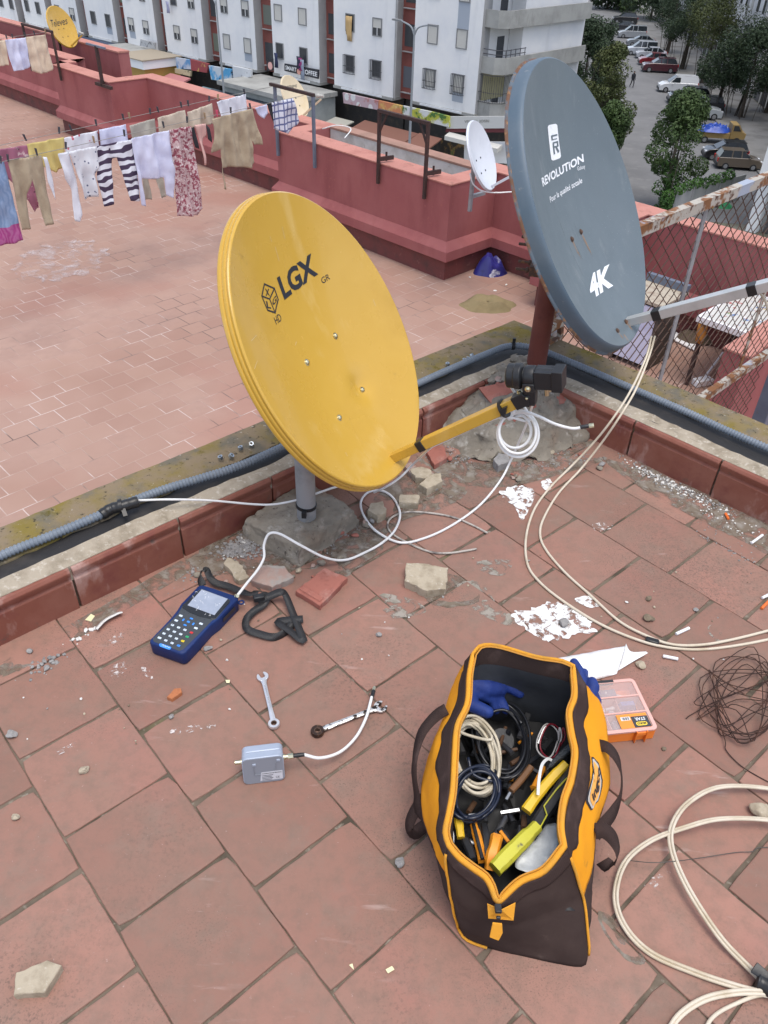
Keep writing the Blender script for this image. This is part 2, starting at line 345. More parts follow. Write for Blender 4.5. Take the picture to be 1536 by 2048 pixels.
# ================================================================= SATELLITE DISHES
def axes(az, el, ro=0.):
    n = Vector((math.sin(az)*math.cos(el), -math.cos(az)*math.cos(el), math.sin(el))); r = UP.cross(n).normalized(); u = n.cross(r)
    return n, r*math.cos(ro)+u*math.sin(ro), u*math.cos(ro)-r*math.sin(ro)
class Dish:
    def __init__(s, C, az, el, ro, W, Hh, depth): s.C = Vector(C); s.n, s.r, s.u = axes(az, el, ro); s.a, s.b, s.d = W/2, Hh/2, depth; s.dents = []
    def at(s, x, y, off=0.):
        q = min(1, (x/s.a)**2+(y/s.b)**2); dn = sum(k*math.exp(-((x-a)**2+(y-b)**2)/(w*w)) for a, b, w, k in s.dents); return s.C+s.r*x+s.u*y-s.n*(s.d*(1-q)-off+dn)
    def loc(s, P): q = P-s.C; return q.dot(s.r), q.dot(s.u), q.dot(s.n)
    def pick(s, px_, py_):
        off = 0.
        for _ in range(6):
            P = onpl(px_, py_, s.C-s.n*off, s.n); x, y, _z = s.loc(P); off = s.d*(1-min(1, (x/s.a)**2+(y/s.b)**2))
        return x, y
    def shell(s, mats, parent, rim, nr=14, na=112):
        mb = MB(); P = []
        for i in range(1, nr+1):
            t = i/nr; P.append([s.at(s.a*t*math.cos(2*math.pi*k/na), s.b*t*math.sin(2*math.pi*k/na)) for k in range(na)])
        for o, w in rim:
            P.append([s.C+s.r*(s.a+o)*math.cos(2*math.pi*k/na)+s.u*(s.b+o)*math.sin(2*math.pi*k/na)-s.n*w for k in range(na)])
        mb.grid(P, closed_v=True, flip=True); c = len(mb.v); mb.v.append(s.at(0, 0)); mb.f += [(c, k, (k+1) % na) for k in range(na)]; mb.m += [0]*na
        if len(mats) > 1:
            nf = na*(nr-1+len(rim))
            for i in range(nr-1, nr-1+len(rim)):
                w = rim[i-nr+1][1]
                for k in range(na): mb.m[i*na+k] = (2 if len(mats) > 2 and w > .0455 else 1) if w > .0 else 0
        return mb.build('reflector', mats, parent, smooth=28, solid=.0014)
    def text(s, body, BL, BR, TL, m, parent, off=.0016, name='lettering', **k):
        p0, p1, p2 = (Vector((*s.pick(*q), 0)) for q in (BL, BR, TL)); ex, ey = p1-p0, p2-p0
        f = lambda x, y: (lambda q: s.at(q.x, q.y, off))(p0+ex*x+ey*y)
        return lettering(body, f, m, parent, name, subdiv=.18, **k)
    def stroke(s, mb, pts, w, off=.0016, closed=False):
        """painted line through photo points"""
        q = [Vector((*s.pick(*p), 0)) for p in pts]; q = q+[q[0]] if closed else q
        for a, b in zip(q, q[1:]):
            d = (b-a); k = max(2, int(d.length/.012)); nn = Vector((-d.y, d.x, 0)).normalized()*w/2; d_ = d.normalized()*w/2
            P = []
            for i in range(k+1):
                c = (a-d_)+(d+2*d_)*(i/k); P.append([s.at((c-nn).x, (c-nn).y, off), s.at((c+nn).x, (c+nn).y, off)])
            mb.grid(P, flip=True)
    def patch(s, mb, pts, off=.0016):
        q = [Vector((*s.pick(*p), 0)) for p in pts]; bm = bmesh.new(); bm.faces.new([bm.verts.new(v) for v in q]); bmesh.ops.triangulate(bm, faces=bm.faces[:])
        for _ in range(4):
            es = [e for e in bm.edges if e.calc_length() > .022]
            if not es: break
            bmesh.ops.subdivide_edges(bm, edges=es, cuts=1); bmesh.ops.triangulate(bm, faces=[f for f in bm.faces if len(f.verts) > 3])
        bm.verts.index_update(); vs = [s.at(v.co.x, v.co.y, off) for v in bm.verts]; mb.add(vs, [tuple(v.index for v in f.verts) for f in bm.faces]); bm.free()
def bolt(mb, P, n, r=.007):
    mb.lathe([(r*1.35, 0), (r*1.35, .0012), (r, .0015), (r*.98, .004), (r*.6, .0062), (0.0005, .0068)], P, n, 12)
yellow = mat('yellow_enamel', (.54, .325, .045), .34, layers=[((.59, .37, .07), 1.4, .45, .7), ((.48, .28, .035), 3.0, .52, .75), ((.62, .42, .13), 5, .60, .8, 'noise', (1.5, 1.5, .25)), ((.42, .25, .04), 18, .66, .76), ((.72, .5, .15), 300, .66, .74)], spec=.45, rvar=(4., .20, .34), coat=.2, bump=[(260, .05)])
ink = mat('black_ink', (.018, .02, .028), .45)
steel = mat('zinc_bolt', (.62, .58, .40), .3, metal=1.)
galv = mat('galvanised_pipe', (.33, .34, .35), .6, metal=.35, layers=[((.24, .25, .26), 12, .45, .65), ((.42, .36, .28), 16, .62, .75), ((.12, .11, .10), 26, .66, .74)], bump=[(60, .3)])
blackpl = mat('black_plastic', (.014, .015, .017), .42, layers=[((.035, .036, .04), 14, .5, .75)], spec=.45)
tape = mat('black_tape', (.013, .013, .014), .38, bump=[(60, .35)])
white_cable = mat('white_cable', (.74, .74, .73), .42, layers=[((.55, .54, .50), 20, .58, .8)])
def RM(p, *o): return [(a, b) for a, b in zip(p, o)]
yd = thing('satellite_dish', 'bright yellow offset dish lettered in black on a galvanised pole in the kerb corner', 'satellite dish', (-.24, 1.93, .07))
D = Dish((-.144, 1.981, .642), R(68.19), R(31.06), 0, .74, .82, .075)
D.dents = [(*D.pick(722, 772), .036, .013), (*D.pick(790, 850), .10, .004), (*D.pick(560, 470), .12, -.003)]
rim = [(.0025, .0008), (.0045, .003), (.0045, .007), (.0032, .010), (.0065, .0115), (.0075, .014), (.0075, .018), (.0062, .021), (.0098, .0225), (.011, .025), (.011, .030), (.009, .033), (.004, .034)]
refl = D.shell([yellow], yd, rim, nr=36, na=144)
D.text('LGX', (568.4, 600.7), (635.8, 549), (552, 556), ink, refl, bold=.035)
D.text('GR', (644, 568.5), (659.7, 558.5), (640.4, 556.8), ink, refl)
D.text('HD', (552, 649.5), (563.4, 640.5), (546.5, 635.5), ink, refl)
cube = MB(); V = dict(a=(527.9, 568.5), b=(547.8, 577.4), c=(555.4, 599), d=(549.5, 625.6), e=(534.5, 620.6), f=(522.9, 592.4), g=(538.5, 598.3))
D.stroke(cube, [V[k] for k in 'abcdef'], .0042, closed=True); D.stroke(cube, [V['f'], V['g'], V['d']], .0038); D.stroke(cube, [V['g'], V['b']], .0038)
cube.build('cube_emblem', ink, refl, smooth=0)
D.text('X', (530.5, 592), (538.8, 592), (529, 578), ink, refl, bold=.02); D.text('L', (533.5, 616.5), (541.5, 617.5), (531.2, 602.5), ink, refl, bold=.02); D.text('G', (545, 613.5), (552.5, 603), (543.5, 600.5), ink, refl, bold=.02)
bl = [D.pick(*p) for p in ((613, 725), (670, 672), (730, 778), (678, 836))]
scm = mat('bare_scratch', (.66, .56, .34), .5)
for P_ in (((538, 474), (541, 484)), ((562, 455), (567, 478)), ((548, 495), (556, 522)), ((502, 682), (512, 671)), ((508, 738), (514, 722)), ((590, 690), (592, 684)), ((745, 600), (749, 612)), ((690, 905), (694, 912))):
    q_ = MB(); D.stroke(q_, P_, .0011); q_.build('scratch', scm, refl, smooth=0)
for x, y in bl:
    b = MB(); bolt(b, D.at(x, y, .001), D.n); b.build('bolt', steel, refl)
# bracket, pole and arm behind the reflector
PX = Vector((-.24, 1.93, 0)); mp = D.at(.005, -.09, -.0); br = MB()
bx, by = D.r, D.u
back = mp-D.n*.020
br.obox(back-bx*.12-by*.12-D.n*.012, bx*.24, by*.03, D.n*.012); br.obox(back-bx*.12+by*.09-D.n*.012, bx*.24, by*.03, D.n*.012)
for sx in (-.1, .1): br.obox(back+bx*(sx-.012)-by*.12-D.n*.03, bx*.024, by*.24, D.n*.02)
zc = mp.z-.06; hc = Vector((PX.x, PX.y, zc)); br.bar(back-D.n*.045, hc, .06, .07); br.lathe([(.042, -.06), (.042, .06)], hc, UP, 16)
br.build('mount_bracket', galv, yd, bevel=.002)
p = MB(); p.lathe([(.0295, .03), (.0295, zc+.08), (.026, zc+.08)], PX, UP, 20); p.build('pole', galv, yd)
def symray(x, y, D_): return onpl(x, y, D_.C, D_.r)
a0 = D.at(0, -.372)-D.n*.0; a1 = symray(1037, 801, D); ad = (a1-a0).normalized()
arm = MB(); arm.bar(a0-ad*.03, a0+ad*.15, .026, .026, D.r); arm.bar(a0+ad*.118, a1, .030, .030, D.r)
armo = arm.build('feed_arm', yellow, yd, bevel=.002)
t = MB(); t.bar(a0+ad*.095, a0+ad*.118, .0315, .0315, D.r); t.build('tape_band', tape, armo, bevel=.002)
sl_ = MB(); sp = D.at(0, -.372, .0); sl_.obox(sp-D.r*.028-D.u*.014, D.r*.056, D.u*.004, D.n*.006); sl_.build('slot_lip', yellow, armo)
ln = MB(); ax = Vector((.115, -.045, .022)).normalized(); c0 = symray(1040, 752, D)
pv = UP.cross(ax).normalized(); pu = ax.cross(pv)
ln.lathe([(.012, -.032), (.028, -.032), (.031, -.029), (.031, -.012), (.033, -.011), (.033, .004), (.030, .006), (.021, .010), (.021, .022)], c0, ax, 28)
ln.lathe([(.020, .018), (.0235, .022), (.0235, .085), (.020, .092), (.02, .10)], c0, ax, 24)
ln.obox(c0+ax*.040-pv*.024-pu*.024, ax*.060, pv*.048, pu*.046); ln.obox(c0+ax*.085-pv*.027-pu*.028, ax*.026, pv*.054, pu*.054)
lnb = ln.build('feed_horn', blackpl, yd, bevel=.003, smooth=40)
hd = MB(); hd.lathe([(.0275, .014), (.0285, .016), (.0285, .038), (.0275, .04)], c0, ax, 24); hd.bar(c0+ax*.027-pu*.024, c0+ax*.024-pu*.075, .030, .030, pv)
hd.bar(c0+ax*.026-pu*.062, a1+ad*.016, .032, .036, pv); hd.bar(a1-ad*.01, a1+ad*.028, .036, .036, D.r)
for k in (-1, 1): hd.obox(c0+ax*.012+pv*(.026*k-.004)-pu*.03, ax*.03, pv*.008, pu*.022)
hd.build('feed_holder', blackpl, yd, bevel=.002)
sc_ = MB(); bolt(sc_, c0+ax*.027-pv*.030-pu*.02, -pv, .006); bolt(sc_, a1+ad*.012+D.u*.018, D.u, .006); bolt(sc_, c0+ax*.02-pv*.016-pu*.052, -pv, .004); sc_.build('screw', steel, yd)
po = MB()
for k in (-1, 1): po.lathe([(.006, 0), (.006, .022)], c0+ax*.07+pv*.011*k-pu*.022, -pu, 10)
po.build('cable_port', steel, yd)
# ---- the grey dish
grey = mat('grey_enamel', (.105, .135, .155), .45, layers=[((.13, .16, .18), 1.6, .42, .68), ((.085, .11, .13), 2.6, .55, .75), ((.17, .195, .21), 8, .6, .78, 'noise', (1.6, 1.6, .22)), ((.42, .45, .47), 230, .67, .74)], spec=.4, rvar=(5, .38, .55), bump=[(200, .08)])
rusty_rim = mat('rusty_rim', (.075, .115, .155), .5, layers=[((.10, .135, .17), 6, .45, .7), ((.19, .21, .22), 30, .64, .74)], bump=[(60, .2)])
rustlip = mat('rust_lip', (.09, .12, .15), .7, layers=[((.13, .06, .03), 16, .42, .54), ((.26, .14, .06), 40, .56, .64)], bump=[(80, .6)])
whitep = mat('white_paint', (.78, .80, .83), .45, layers=[((.6, .63, .66), 30, .6, .75)])
redpole = mat('red_oxide_pipe', (.135, .032, .022), .7, layers=[((.17, .05, .035), 9, .45, .7), ((.10, .022, .018), 18, .5, .72)], bump=[(50, .25)])
rustbolt = mat('rusty_bolt', (.085, .05, .035), .8, layers=[((.20, .09, .04), 60, .5, .65)], bump=[(120, .5)])
alu = mat('aluminium', (.60, .61, .60), .42, metal=.55, layers=[((.48, .49, .48), 14, .5, .75, 'noise', (1, 1, 1))])
gdp = Vector((.572, 2.80, 0))
gd = thing('satellite_dish', 'large grey rust-edged dish with white 4K lettering on a red pipe', 'satellite dish', (gdp.x, gdp.y, .12))
E_ = Dish((.657, 2.722, .800), R(61.8), R(29.45), R(5.0), .865, .945, .08)
rim = [(.003, .002), (.007, .008), (.010, .018), (.012, .031), (.014, .043), (.020, .047), (.021, .050), (.014, .051)]
gr = E_.shell([grey, rusty_rim, rustlip], gd, rim)
E_.text('REVOLUTiON', (1085.6, 373.9), (1166.6, 324), (1082.3, 356.3), whitep, gr, bold=.03)
E_.text('Galaxy', (1154.3, 341.7), (1169.3, 336.4), (1153, 334), whitep, gr)
E_.text('Pour la qualité totale', (1100.2, 405.4), (1163.6, 365.6), (1098.4, 394), whitep, gr, bold=.01)
E_.text('4K', (1183.6, 599.7), (1225.7, 571.5), (1173.6, 553.2), whitep, gr, bold=.045)
lg = MB(); TLc, TRc, BRc, BLc = Vector((1094.2, 251)), Vector((1113.2, 247.2)), Vector((1121.5, 316)), Vector((1102.2, 322.8))
def q4(x, y): return tuple(TLc.lerp(TRc, x).lerp(BLc.lerp(BRc, x), y))
rr = []
for cx, cy, s0 in ((.22, .07, 180), (.78, .07, 270), (.78, .93, 0), (.22, .93, 90)):
    for k in range(5): an = R(s0+k*22.5); rr.append(q4(cx+.22*math.cos(an), cy+.07*math.sin(an)))
E_.patch(lg, rr); lg.build('emblem_panel', whitep, gr, smooth=0)
lr = MB()
for poly in (((.22, .30), (.86, .30), (.86, .345), (.22, .345)), ((.22, .345), (.36, .345), (.36, .44), (.22, .44)), ((.36, .415), (.80, .415), (.80, .44), (.36, .44)), ((.30, .50), (.86, .50), (.86, .54), (.30, .54)), ((.72, .54), (.86, .54), (.86, .66), (.72, .66)), ((.36, .62), (.86, .62), (.86, .66), (.36, .66)), ((.28, .54), (.42, .54), (.42, .84), (.28, .84)), ((.52, .66), (.68, .66), (.88, .80), (.72, .84))):
    E_.patch(lr, [q4(x, y) for x, y in poly], .0028)
lr.build('emblem_letter', mat('emblem_grey', (.10, .13, .15), .5), gr, smooth=0)
for x, y in [E_.pick(*p) for p in ((1143, 479), (1161, 464), (1234, 662), (1251, 644))]:
    b = MB(); bolt(b, E_.at(x, y, .001), E_.n, .0075); b.build('bolt', rustbolt, gr)
# rust runs below the bolts and pale drip streaks, as thin stains on the enamel
stn = mat('rust_stain', (.25, .15, .08), .7, layers=[((.19, .19, .19), 40, .42, .6)])
rnd = random.Random(4)
def blob(mb, cx, cy, rx, ry, tail=0.):
    ring = []
    for k in range(18):
        an = 2*math.pi*k/18; q = 1+rnd.uniform(-.3, .3); x = cx+rx*q*math.cos(an); y = cy+ry*q*math.sin(an)
        if math.sin(an) < -.7: y -= tail*q
        ring.append((x, y))
    c = len(mb.v); mb.v += [E_.at(x, y, .0011) for x, y in ring]+[E_.at(cx, cy, .0013)]; mb.f += [(c+k, c+(k+1) % 18, c+18) for k in range(18)]; mb.m += [0]*18
for p_, tl in (((1143, 479), .05), ((1161, 464), .06), ((1234, 662), .02), ((1251, 644), .02), ((1250, 673), .01)):
    x, y = E_.pick(*p_); s_ = MB(); blob(s_, x+.001, y-.004, .008, .011, tl); s_.build('rust_stain', stn, gr, smooth=0)
dsm = mat('drip_streak', (.19, .22, .24), .6, layers=[((.115, .145, .165), 30, .45, .62)])
for k in range(9):
    dr = MB(); blob(dr, rnd.uniform(-.14, .05), rnd.uniform(-.12, .32), .0013, rnd.uniform(.02, .06), rnd.uniform(.0, .04)); dr.build('drip_streak', dsm, gr, smooth=0)
mp = E_.at(.0, -.20); back = mp-E_.n*.06; br = MB()
br.obox(back-E_.r*.07-E_.u*.10-E_.n*.02, E_.r*.14, E_.u*.20, E_.n*.02)
hc = Vector((gdp.x, gdp.y, .60)); br.bar(back-E_.n*.02, hc+UP*.02, .06, .12)
br.build('mount_bracket', rustbolt, gd, bevel=.002)
for z in (.555, .645):
    c = MB(); c.lathe([(.045, -.018), (.045, .018)], (gdp.x, gdp.y, z), UP, 18); sd = Vector((-.8, .2, 0)).normalized()
    c.bar(Vector((gdp.x, gdp.y, z))+sd*.03-UP*.0, Vector((gdp.x, gdp.y, z))+sd*.075, .10, .036)
    for k in (-1, 1):
        q = Vector((gdp.x, gdp.y, z))+Vector((-sd.y, sd.x, 0))*.038*k; c.tube([q+sd*.02, q+sd*.125], .0055, 8); c.lathe([(.011, 0), (.011, .01)], q+sd*.078, sd, 6)
    c.build('clamp', rustbolt, gd, bevel=.0015)
p = MB(); p.lathe([(.0375, .05), (.0375, .70), (.034, .70)], gdp, UP, 24); p.build('pole', redpole, gd)
g0 = E_.at(.006, -.425); g1 = symray(1531, 571, E_); gdir = (g1-g0).normalized(); g1 = g1+gdir*.10
a_ = MB(); a_.bar(g0-gdir*.02, g0+gdir*.115, .029, .029, E_.r); a_.bar(g0+gdir*.10, g1, .034, .034, E_.r); ao = a_.build('feed_arm', alu, gd, bevel=.002)
for t0, t1 in ((.088, .118), (.402, .432)):
    t = MB(); t.bar(g0+gdir*t0, g0+gdir*t1, .0362, .0362, E_.r); t.build('tape_band', tape, ao, bevel=.002)
# ---- cement blocks under the poles
cem = mat('rough_cement', (.265, .235, .19), .95, layers=[((.21, .185, .15), 9, .44, .62), ((.40, .375, .33), 24, .56, .70), ((.23, .165, .115), 6, .56, .72), ((.12, .10, .08), 60, .62, .7)], bump=[(36, 1., 'noise', None, .006), (140, .7)], spec=.15)
def nz(p, f, s=0): return (hsh(math.floor(p[0]*f)+s, math.floor(p[1]*f), math.floor(p[2]*f))-.5)
from mathutils import noise as MN
def rough(mb, amp, f, seed=0):
    for i, v in enumerate(mb.v): mb.v[i] = v+MN.noise_vector((v+Vector((seed, 0, 0)))*f)*amp
def lump(name, parent, m, fn, nu=44, nv=14, amp=.006, seed=0, cap=True, loc=None, f=28):
    """fn(angle, t) -> point, t from foot (0) to top centre (1)"""
    mb = MB(); P = [[fn(2*math.pi*k/nu, j/nv) for k in range(nu)] for j in range(nv+1)]; mb.grid(P, closed_v=True); rough(mb, amp, f, seed); rough(mb, amp*.5, f*2.6, seed+3)
    return mb.build(name, m, parent, smooth=60, loc=loc)
cb = thing('concrete_block', 'rough grey cement block holding the galvanised pole of the yellow dish', 'concrete block', G(600, 1060, 0))
bk = [G(*p, .0) for p in ((598, 1132), (487, 1070), (612, 985), (716, 1048))]; bc = sum(bk, Vector())/4
def blk(an, t):
    # squarish outline
    k = an/(math.pi/2); i = int(k) % 4; q = bk[i].lerp(bk[(i+1) % 4], k-int(k)); s = 1.0 if t < .45 else 1-max(0, (t-.45)/.55)
    z = min(t/.45, 1)*.065+(0 if t < .45 else (t-.45)*.03)
    s = s*(1.04-.10*min(t/.45, 1)); p = bc+(q-bc)*s; return Vector((p.x, p.y, z-.004))
lump('block', cb, cem, blk, 96, 34, .008, 2)
hp = thing('cement_heap', 'heap of rough cement and broken tile around the foot of the red pipe', 'cement heap', (gdp.x, gdp.y, 0))
ho = [G(*p) for p in ((985, 925), (1100, 915), (1195, 860), (1215, 800))]+[AB(2.50, 1.45, 0), AB(2.62, 1.62, 0), AB(2.52, 1.83, 0), AB(2.2, 1.80, 0), G(860, 845), G(890, 890)]
hcc = Vector((.545, 2.80, 0))
def heap(an, t):
    k = an/(2*math.pi)*len(ho); i = int(k) % len(ho); q = spline_c[int(an/(2*math.pi)*len(spline_c)) % len(spline_c)]
    s = 1-t**1.15; h = .175*(math.sin(t*math.pi/2))**.9; p = hcc+(q-hcc)*s; return Vector((p.x, p.y, h-.004))
spline_c = spline(ho, 12, True)
lump('heap', hp, cem, heap, 130, 44, .026, 9, f=18)
# ================================================================= RUBBLE, GRAVEL AND STAINS ON THE TERRACE
grey_stone = mat('grey_stone', (.30, .29, .28), .95, layers=[((.20, .19, .185), 30, .45, .65), ((.46, .45, .43), 60, .6, .72)], bump=[(120, .9), (40, .6)], spec=.15)
tan_stone = mat('sandy_mortar_stone', (.42, .36, .27), .95, layers=[((.30, .25, .18), 25, .45, .65), ((.55, .50, .42), 80, .6, .72), ((.22, .17, .11), 12, .64, .76)], bump=[(110, .9), (40, .5)], spec=.15)
brown_stone = mat('brown_stone', (.20, .16, .115), .95, layers=[((.12, .095, .07), 40, .45, .65), ((.32, .27, .21), 70, .6, .72)], bump=[(140, .9)], spec=.15)
pink_slab = mat('pinkish_rubble', (.36, .25, .21), .95, layers=[((.33, .30, .27), 18, .45, .6), ((.40, .15, .12), 10, .6, .7)], bump=[(90, .9), (30, .5)], spec=.15)
brick_red = mat('broken_red_tile', (.33, .125, .095), .8, layers=[((.42, .22, .18), 14, .5, .7), ((.25, .09, .07), 30, .5, .7), ((.36, .32, .27), 9, .62, .74)], bump=[(120, .4)], spec=.25)
orange_clay = mat('orange_clay', (.42, .15, .06), .9, layers=[((.34, .12, .05), 60, .45, .7)], bump=[(150, .6)])
white_stone = mat('white_plaster_bit', (.68, .67, .64), .9, layers=[((.5, .48, .45), 40, .5, .7)], bump=[(90, .6)])
def rockmesh(c, sz, seed, rot=0., lv=2, cuts=5, sink=.12):
    bm = bmesh.new(); bmesh.ops.create_icosphere(bm, subdivisions=lv, radius=.5); rnd = random.Random(seed); M = Matrix.Rotation(rot, 3, 'Z')
    for _ in range(cuts):
        n = Vector((rnd.uniform(-1, 1), rnd.uniform(-1, 1), rnd.uniform(-.6, 1))).normalized(); d = rnd.uniform(.24, .38)
        for v in bm.verts:
            e = v.co.dot(n)-d
            if e > 0: v.co -= n*e
    for v in bm.verts: v.co += MN.noise_vector(v.co*4+Vector((seed*1.7, 0, 0)))*.05+MN.noise_vector(v.co*13+Vector((0, seed, 0)))*(.022 if lv > 2 else 0)
    zz = min(v.co.z for v in bm.verts); vs = []
    for v in bm.verts:
        q = M @ Vector((v.co.x*sz[0], v.co.y*sz[1], (v.co.z-zz)*sz[2])); q.z -= sink*sz[2]*.3; vs.append(Vector(c)+q)
    bm.verts.index_update(); fs = [tuple(v.index for v in f.verts) for f in bm.faces]; bm.free(); return vs, fs
def rock(name, label, cat, xy, sz, m, seed, rot=0., group=None, z=0., lv=4):
    c = G(xy[0], xy[1], z); mb = MB(); mb.add(*rockmesh(c, sz, seed, rot, lv)); o = mb.build(name, m, None, smooth=50, loc=c); return tag(o, label, cat, group)
def slab(name, label, cat, poly, th, m, z=0., group=None, tilt=(0, 0), bevel=.0015, amp=.0015):
    c0 = [G(*p, z) for p in poly]; ctr = sum(c0, Vector())/len(c0); rnd = random.Random(len(label)); top = []
    for i, p in enumerate(c0):
        q = c0[(i+1) % len(c0)]; n = max(1, int((q-p).length/.012))
        for k in range(n):
            w = p.lerp(q, k/n); top.append(w+Vector((rnd.uniform(-amp, amp), rnd.uniform(-amp, amp), 0)) if k else w)
    mb = MB(); N_ = len(top)
    def P(v, zz, s=1.): d = (v-ctr)*s; return ctr+d+UP*(zz+d.x*tilt[0]+d.y*tilt[1])
    rows = [[P(v, -.004, .97+rnd.uniform(-.02, .02)) for v in top], [P(v, th*.5, 1+rnd.uniform(-.015, .02)) for v in top], [P(v, th-.0015, 1.) for v in top], [P(v, th, .965) for v in top]]
    mb.grid(rows, closed_v=True); mb.f.append(tuple(range(3*N_, 4*N_))); mb.m.append(0)
    o = mb.build(name, m, None, smooth=30, loc=ctr); return tag(o, label, cat, group)
RB = 'broken tile and mortar rubble on the terrace'
o = slab('broken_tile', 'red broken skirting tile with a raised ridge lying by the concrete block', 'broken tile', ((592, 1192), (640, 1222), (695, 1166), (650, 1146)), .022, brick_red, group=RB)
mb = MB(); a, b, c = G(594, 1184, .024), G(641, 1212, .024), G(650, 1205, .024)
mb.obox(G(598, 1180, .021), G(640, 1205, .021)-G(598, 1180, .021), (G(606, 1172, .021)-G(598, 1180, .021)), UP*.006); rd = mb.build('ridge', brick_red, o, bevel=.003)
slab('mortar_slab', 'sand coloured rectangular mortar slab alone on the tiles', 'mortar slab', ((808, 1176), (853, 1196), (890, 1193), (895, 1150), (848, 1141), (812, 1140)), .03, tan_stone, group=RB, amp=.003)
slab('rubble_chunk', 'pinkish flat rubble chunk between the concrete block and the black strap', 'rubble', ((503, 1172), (545, 1186), (588, 1165), (570, 1143), (520, 1142)), .024, pink_slab, group=RB, amp=.004)
slab('rubble_chunk', 'grey triangular rubble chunk at the left foot of the concrete block', 'rubble', ((448, 1136), (478, 1171), (500, 1163), (478, 1132), (455, 1124)), .02, tan_stone, group=RB, amp=.003)
slab('broken_tile', 'red tile corner lying under the yellow feed arm', 'broken tile', ((852, 912), (868, 940), (893, 925), (888, 903), (868, 899)), .022, brick_red, group=RB)
slab('rubble_chunk', 'dusty reddish rubble piece nearest below the yellow dish edge', 'rubble', ((806, 938), (822, 958), (832, 950), (822, 933)), .02, pink_slab, group=RB)
slab('mortar_slab', 'cracked grey mortar lump next to the reddish rubble piece', 'mortar lump', ((820, 950), (830, 967), (858, 968), (862, 952), (842, 945)), .026, tan_stone, group=RB, amp=.004)
slab('mortar_slab', 'grey mortar block with a sharp edge, in front of the cracked lump', 'mortar block', ((838, 982), (853, 992), (884, 976), (880, 960), (862, 962)), .03, tan_stone, group=RB, amp=.002)
slab('mortar_slab', 'flat grey mortar piece just above the white cable loop', 'mortar piece', ((797, 1016), (836, 1019), (838, 1002), (800, 1001)), .026, tan_stone, group=RB, amp=.003)
slab('rubble_chunk', 'rounded tan rubble piece inside the white cable loop', 'rubble', ((735, 1034), (755, 1047), (772, 1036), (765, 1016), (742, 1020)), .03, tan_stone, group=RB, amp=.004)
slab('rubble_chunk', 'grey pointed chunk below the coiled cable', 'rubble', ((985, 932), (995, 945), (1018, 935), (1012, 922), (995, 919)), .03, grey_stone, group=RB, amp=.004)
slab('rubble_chunk', 'pale pointed stone slab in the bottom left of the floor', 'stone slab', ((33, 2000), (95, 1995), (128, 1940), (100, 1930), (38, 1955)), .022, tan_stone, group=RB, amp=.002)
slab('broken_tile', 'small orange clay shard beside a white plastic bit', 'clay shard', ((335, 1400), (345, 1404), (365, 1390), (363, 1382), (350, 1383)), .012, orange_clay, group=RB, amp=.002)
# shards bedded in the cement heap
def shard(label, pts, m, th=.018):
    P = [G(*p) for p in pts]; n = (P[1]-P[0]).cross(P[2]-P[0]).normalized(); n = n if n.z > 0 else -n
    c = sum(P, Vector())/len(P); mb = MB(); mb.prism([p-n*th for p in P], n*th); o = mb.build('tile_shard', m, None, smooth=0, bevel=.002, loc=c); return tag(o, label, 'tile shard', 'shards in the cement heap')
shard('red ridged tile shard at the top left of the cement heap', ((957, 775, .155), (983, 808, .115), (1034, 795, .14), (1018, 762, .17)), brick_red)
shard('red tile shard right of the black feed horn', ((1092, 790, .13), (1105, 812, .10), (1143, 803, .105), (1128, 780, .13)), brick_red)
shard('grey mortar shard at the left of the cement heap', ((922, 818, .09), (940, 845, .06), (975, 830, .085), (968, 800, .115)), cem)
shard('pale pink tile shard under the black feed holder', ((1062, 812, .13), (1072, 830, .09), (1104, 816, .10), (1085, 795, .13)), brick_red)
shard('red tile shard behind the white cable coil', ((990, 850, .085), (1010, 866, .06), (1112, 832, .075), (1100, 818, .10)), brick_red)
rnd = random.Random(77)
for i in range(20):
    an, t_ = rnd.uniform(2.9, 6.6), rnd.uniform(.12, .75); c = heap(an % 6.283, t_); s = rnd.uniform(.02, .05); mb = MB(); mb.add(*rockmesh(c-UP*s*.12, (s, s*.8, s*.55), 500+i, i*1.1, 3)); tag(mb.build('brick_lump', rnd.choice([brick_red, cem, tan_stone, brick_red, pink_slab]), None, smooth=45, loc=c), 'lump of broken brick or mortar bedded in the cement heap', 'rubble', 'lumps bedded in the cement heap')
PB = 'loose pebbles and crumbs on the tiles'
for i, (x, y, s, m, lab) in enumerate((
    (25, 1472, .030, grey_stone, 'grey pebble close to the left edge of the picture'), (170, 1543, .026, tan_stone, 'flaky tan stone alone on a tile in the lower left'),
    (343, 1435, .016, grey_stone, 'grey pebble on the joint below the orange clay shard'), (757, 1272, .020, grey_stone, 'grey pebble right of the strap end'),
    (417, 1299, .026, grey_stone, 'grey rough stone at the foot of the signal meter'), (800, 1727, .026, grey_stone, 'blue grey stone left of the tool bag'),
    (1280, 1332, .030, tan_stone, 'brown stone just right of the white paper'), (1297, 1240, .034, brown_stone, 'larger brown stone left of the white plastic stub'),
    (1296, 1199, .022, brown_stone, 'brown stone above the larger brown one'), (1391, 1222, .018, grey_stone, 'grey pebble at a tile joint near the tied white cables'),
    (1518, 1625, .052, tan_stone, 'pale stone under the stained cable loop'), (1328, 1499, .014, brown_stone, 'tiny dark stone below the parts box'),
    (93, 1340, .022, grey_stone, 'pale grey stone in the row left of the meter'), (60, 1304, .020, grey_stone, 'grey stone below the skirting at the far left'),
    (32, 1636, .020, tan_stone, 'small tan stone on the left edge joint'), (1126, 1250, .034, grey_stone, 'grey flat stone stuck in the white paint splash'))):
    rock('pebble', lab, 'pebble', (x, y), (s, s*.8, s*.6), m, i+3, i*.9, PB)
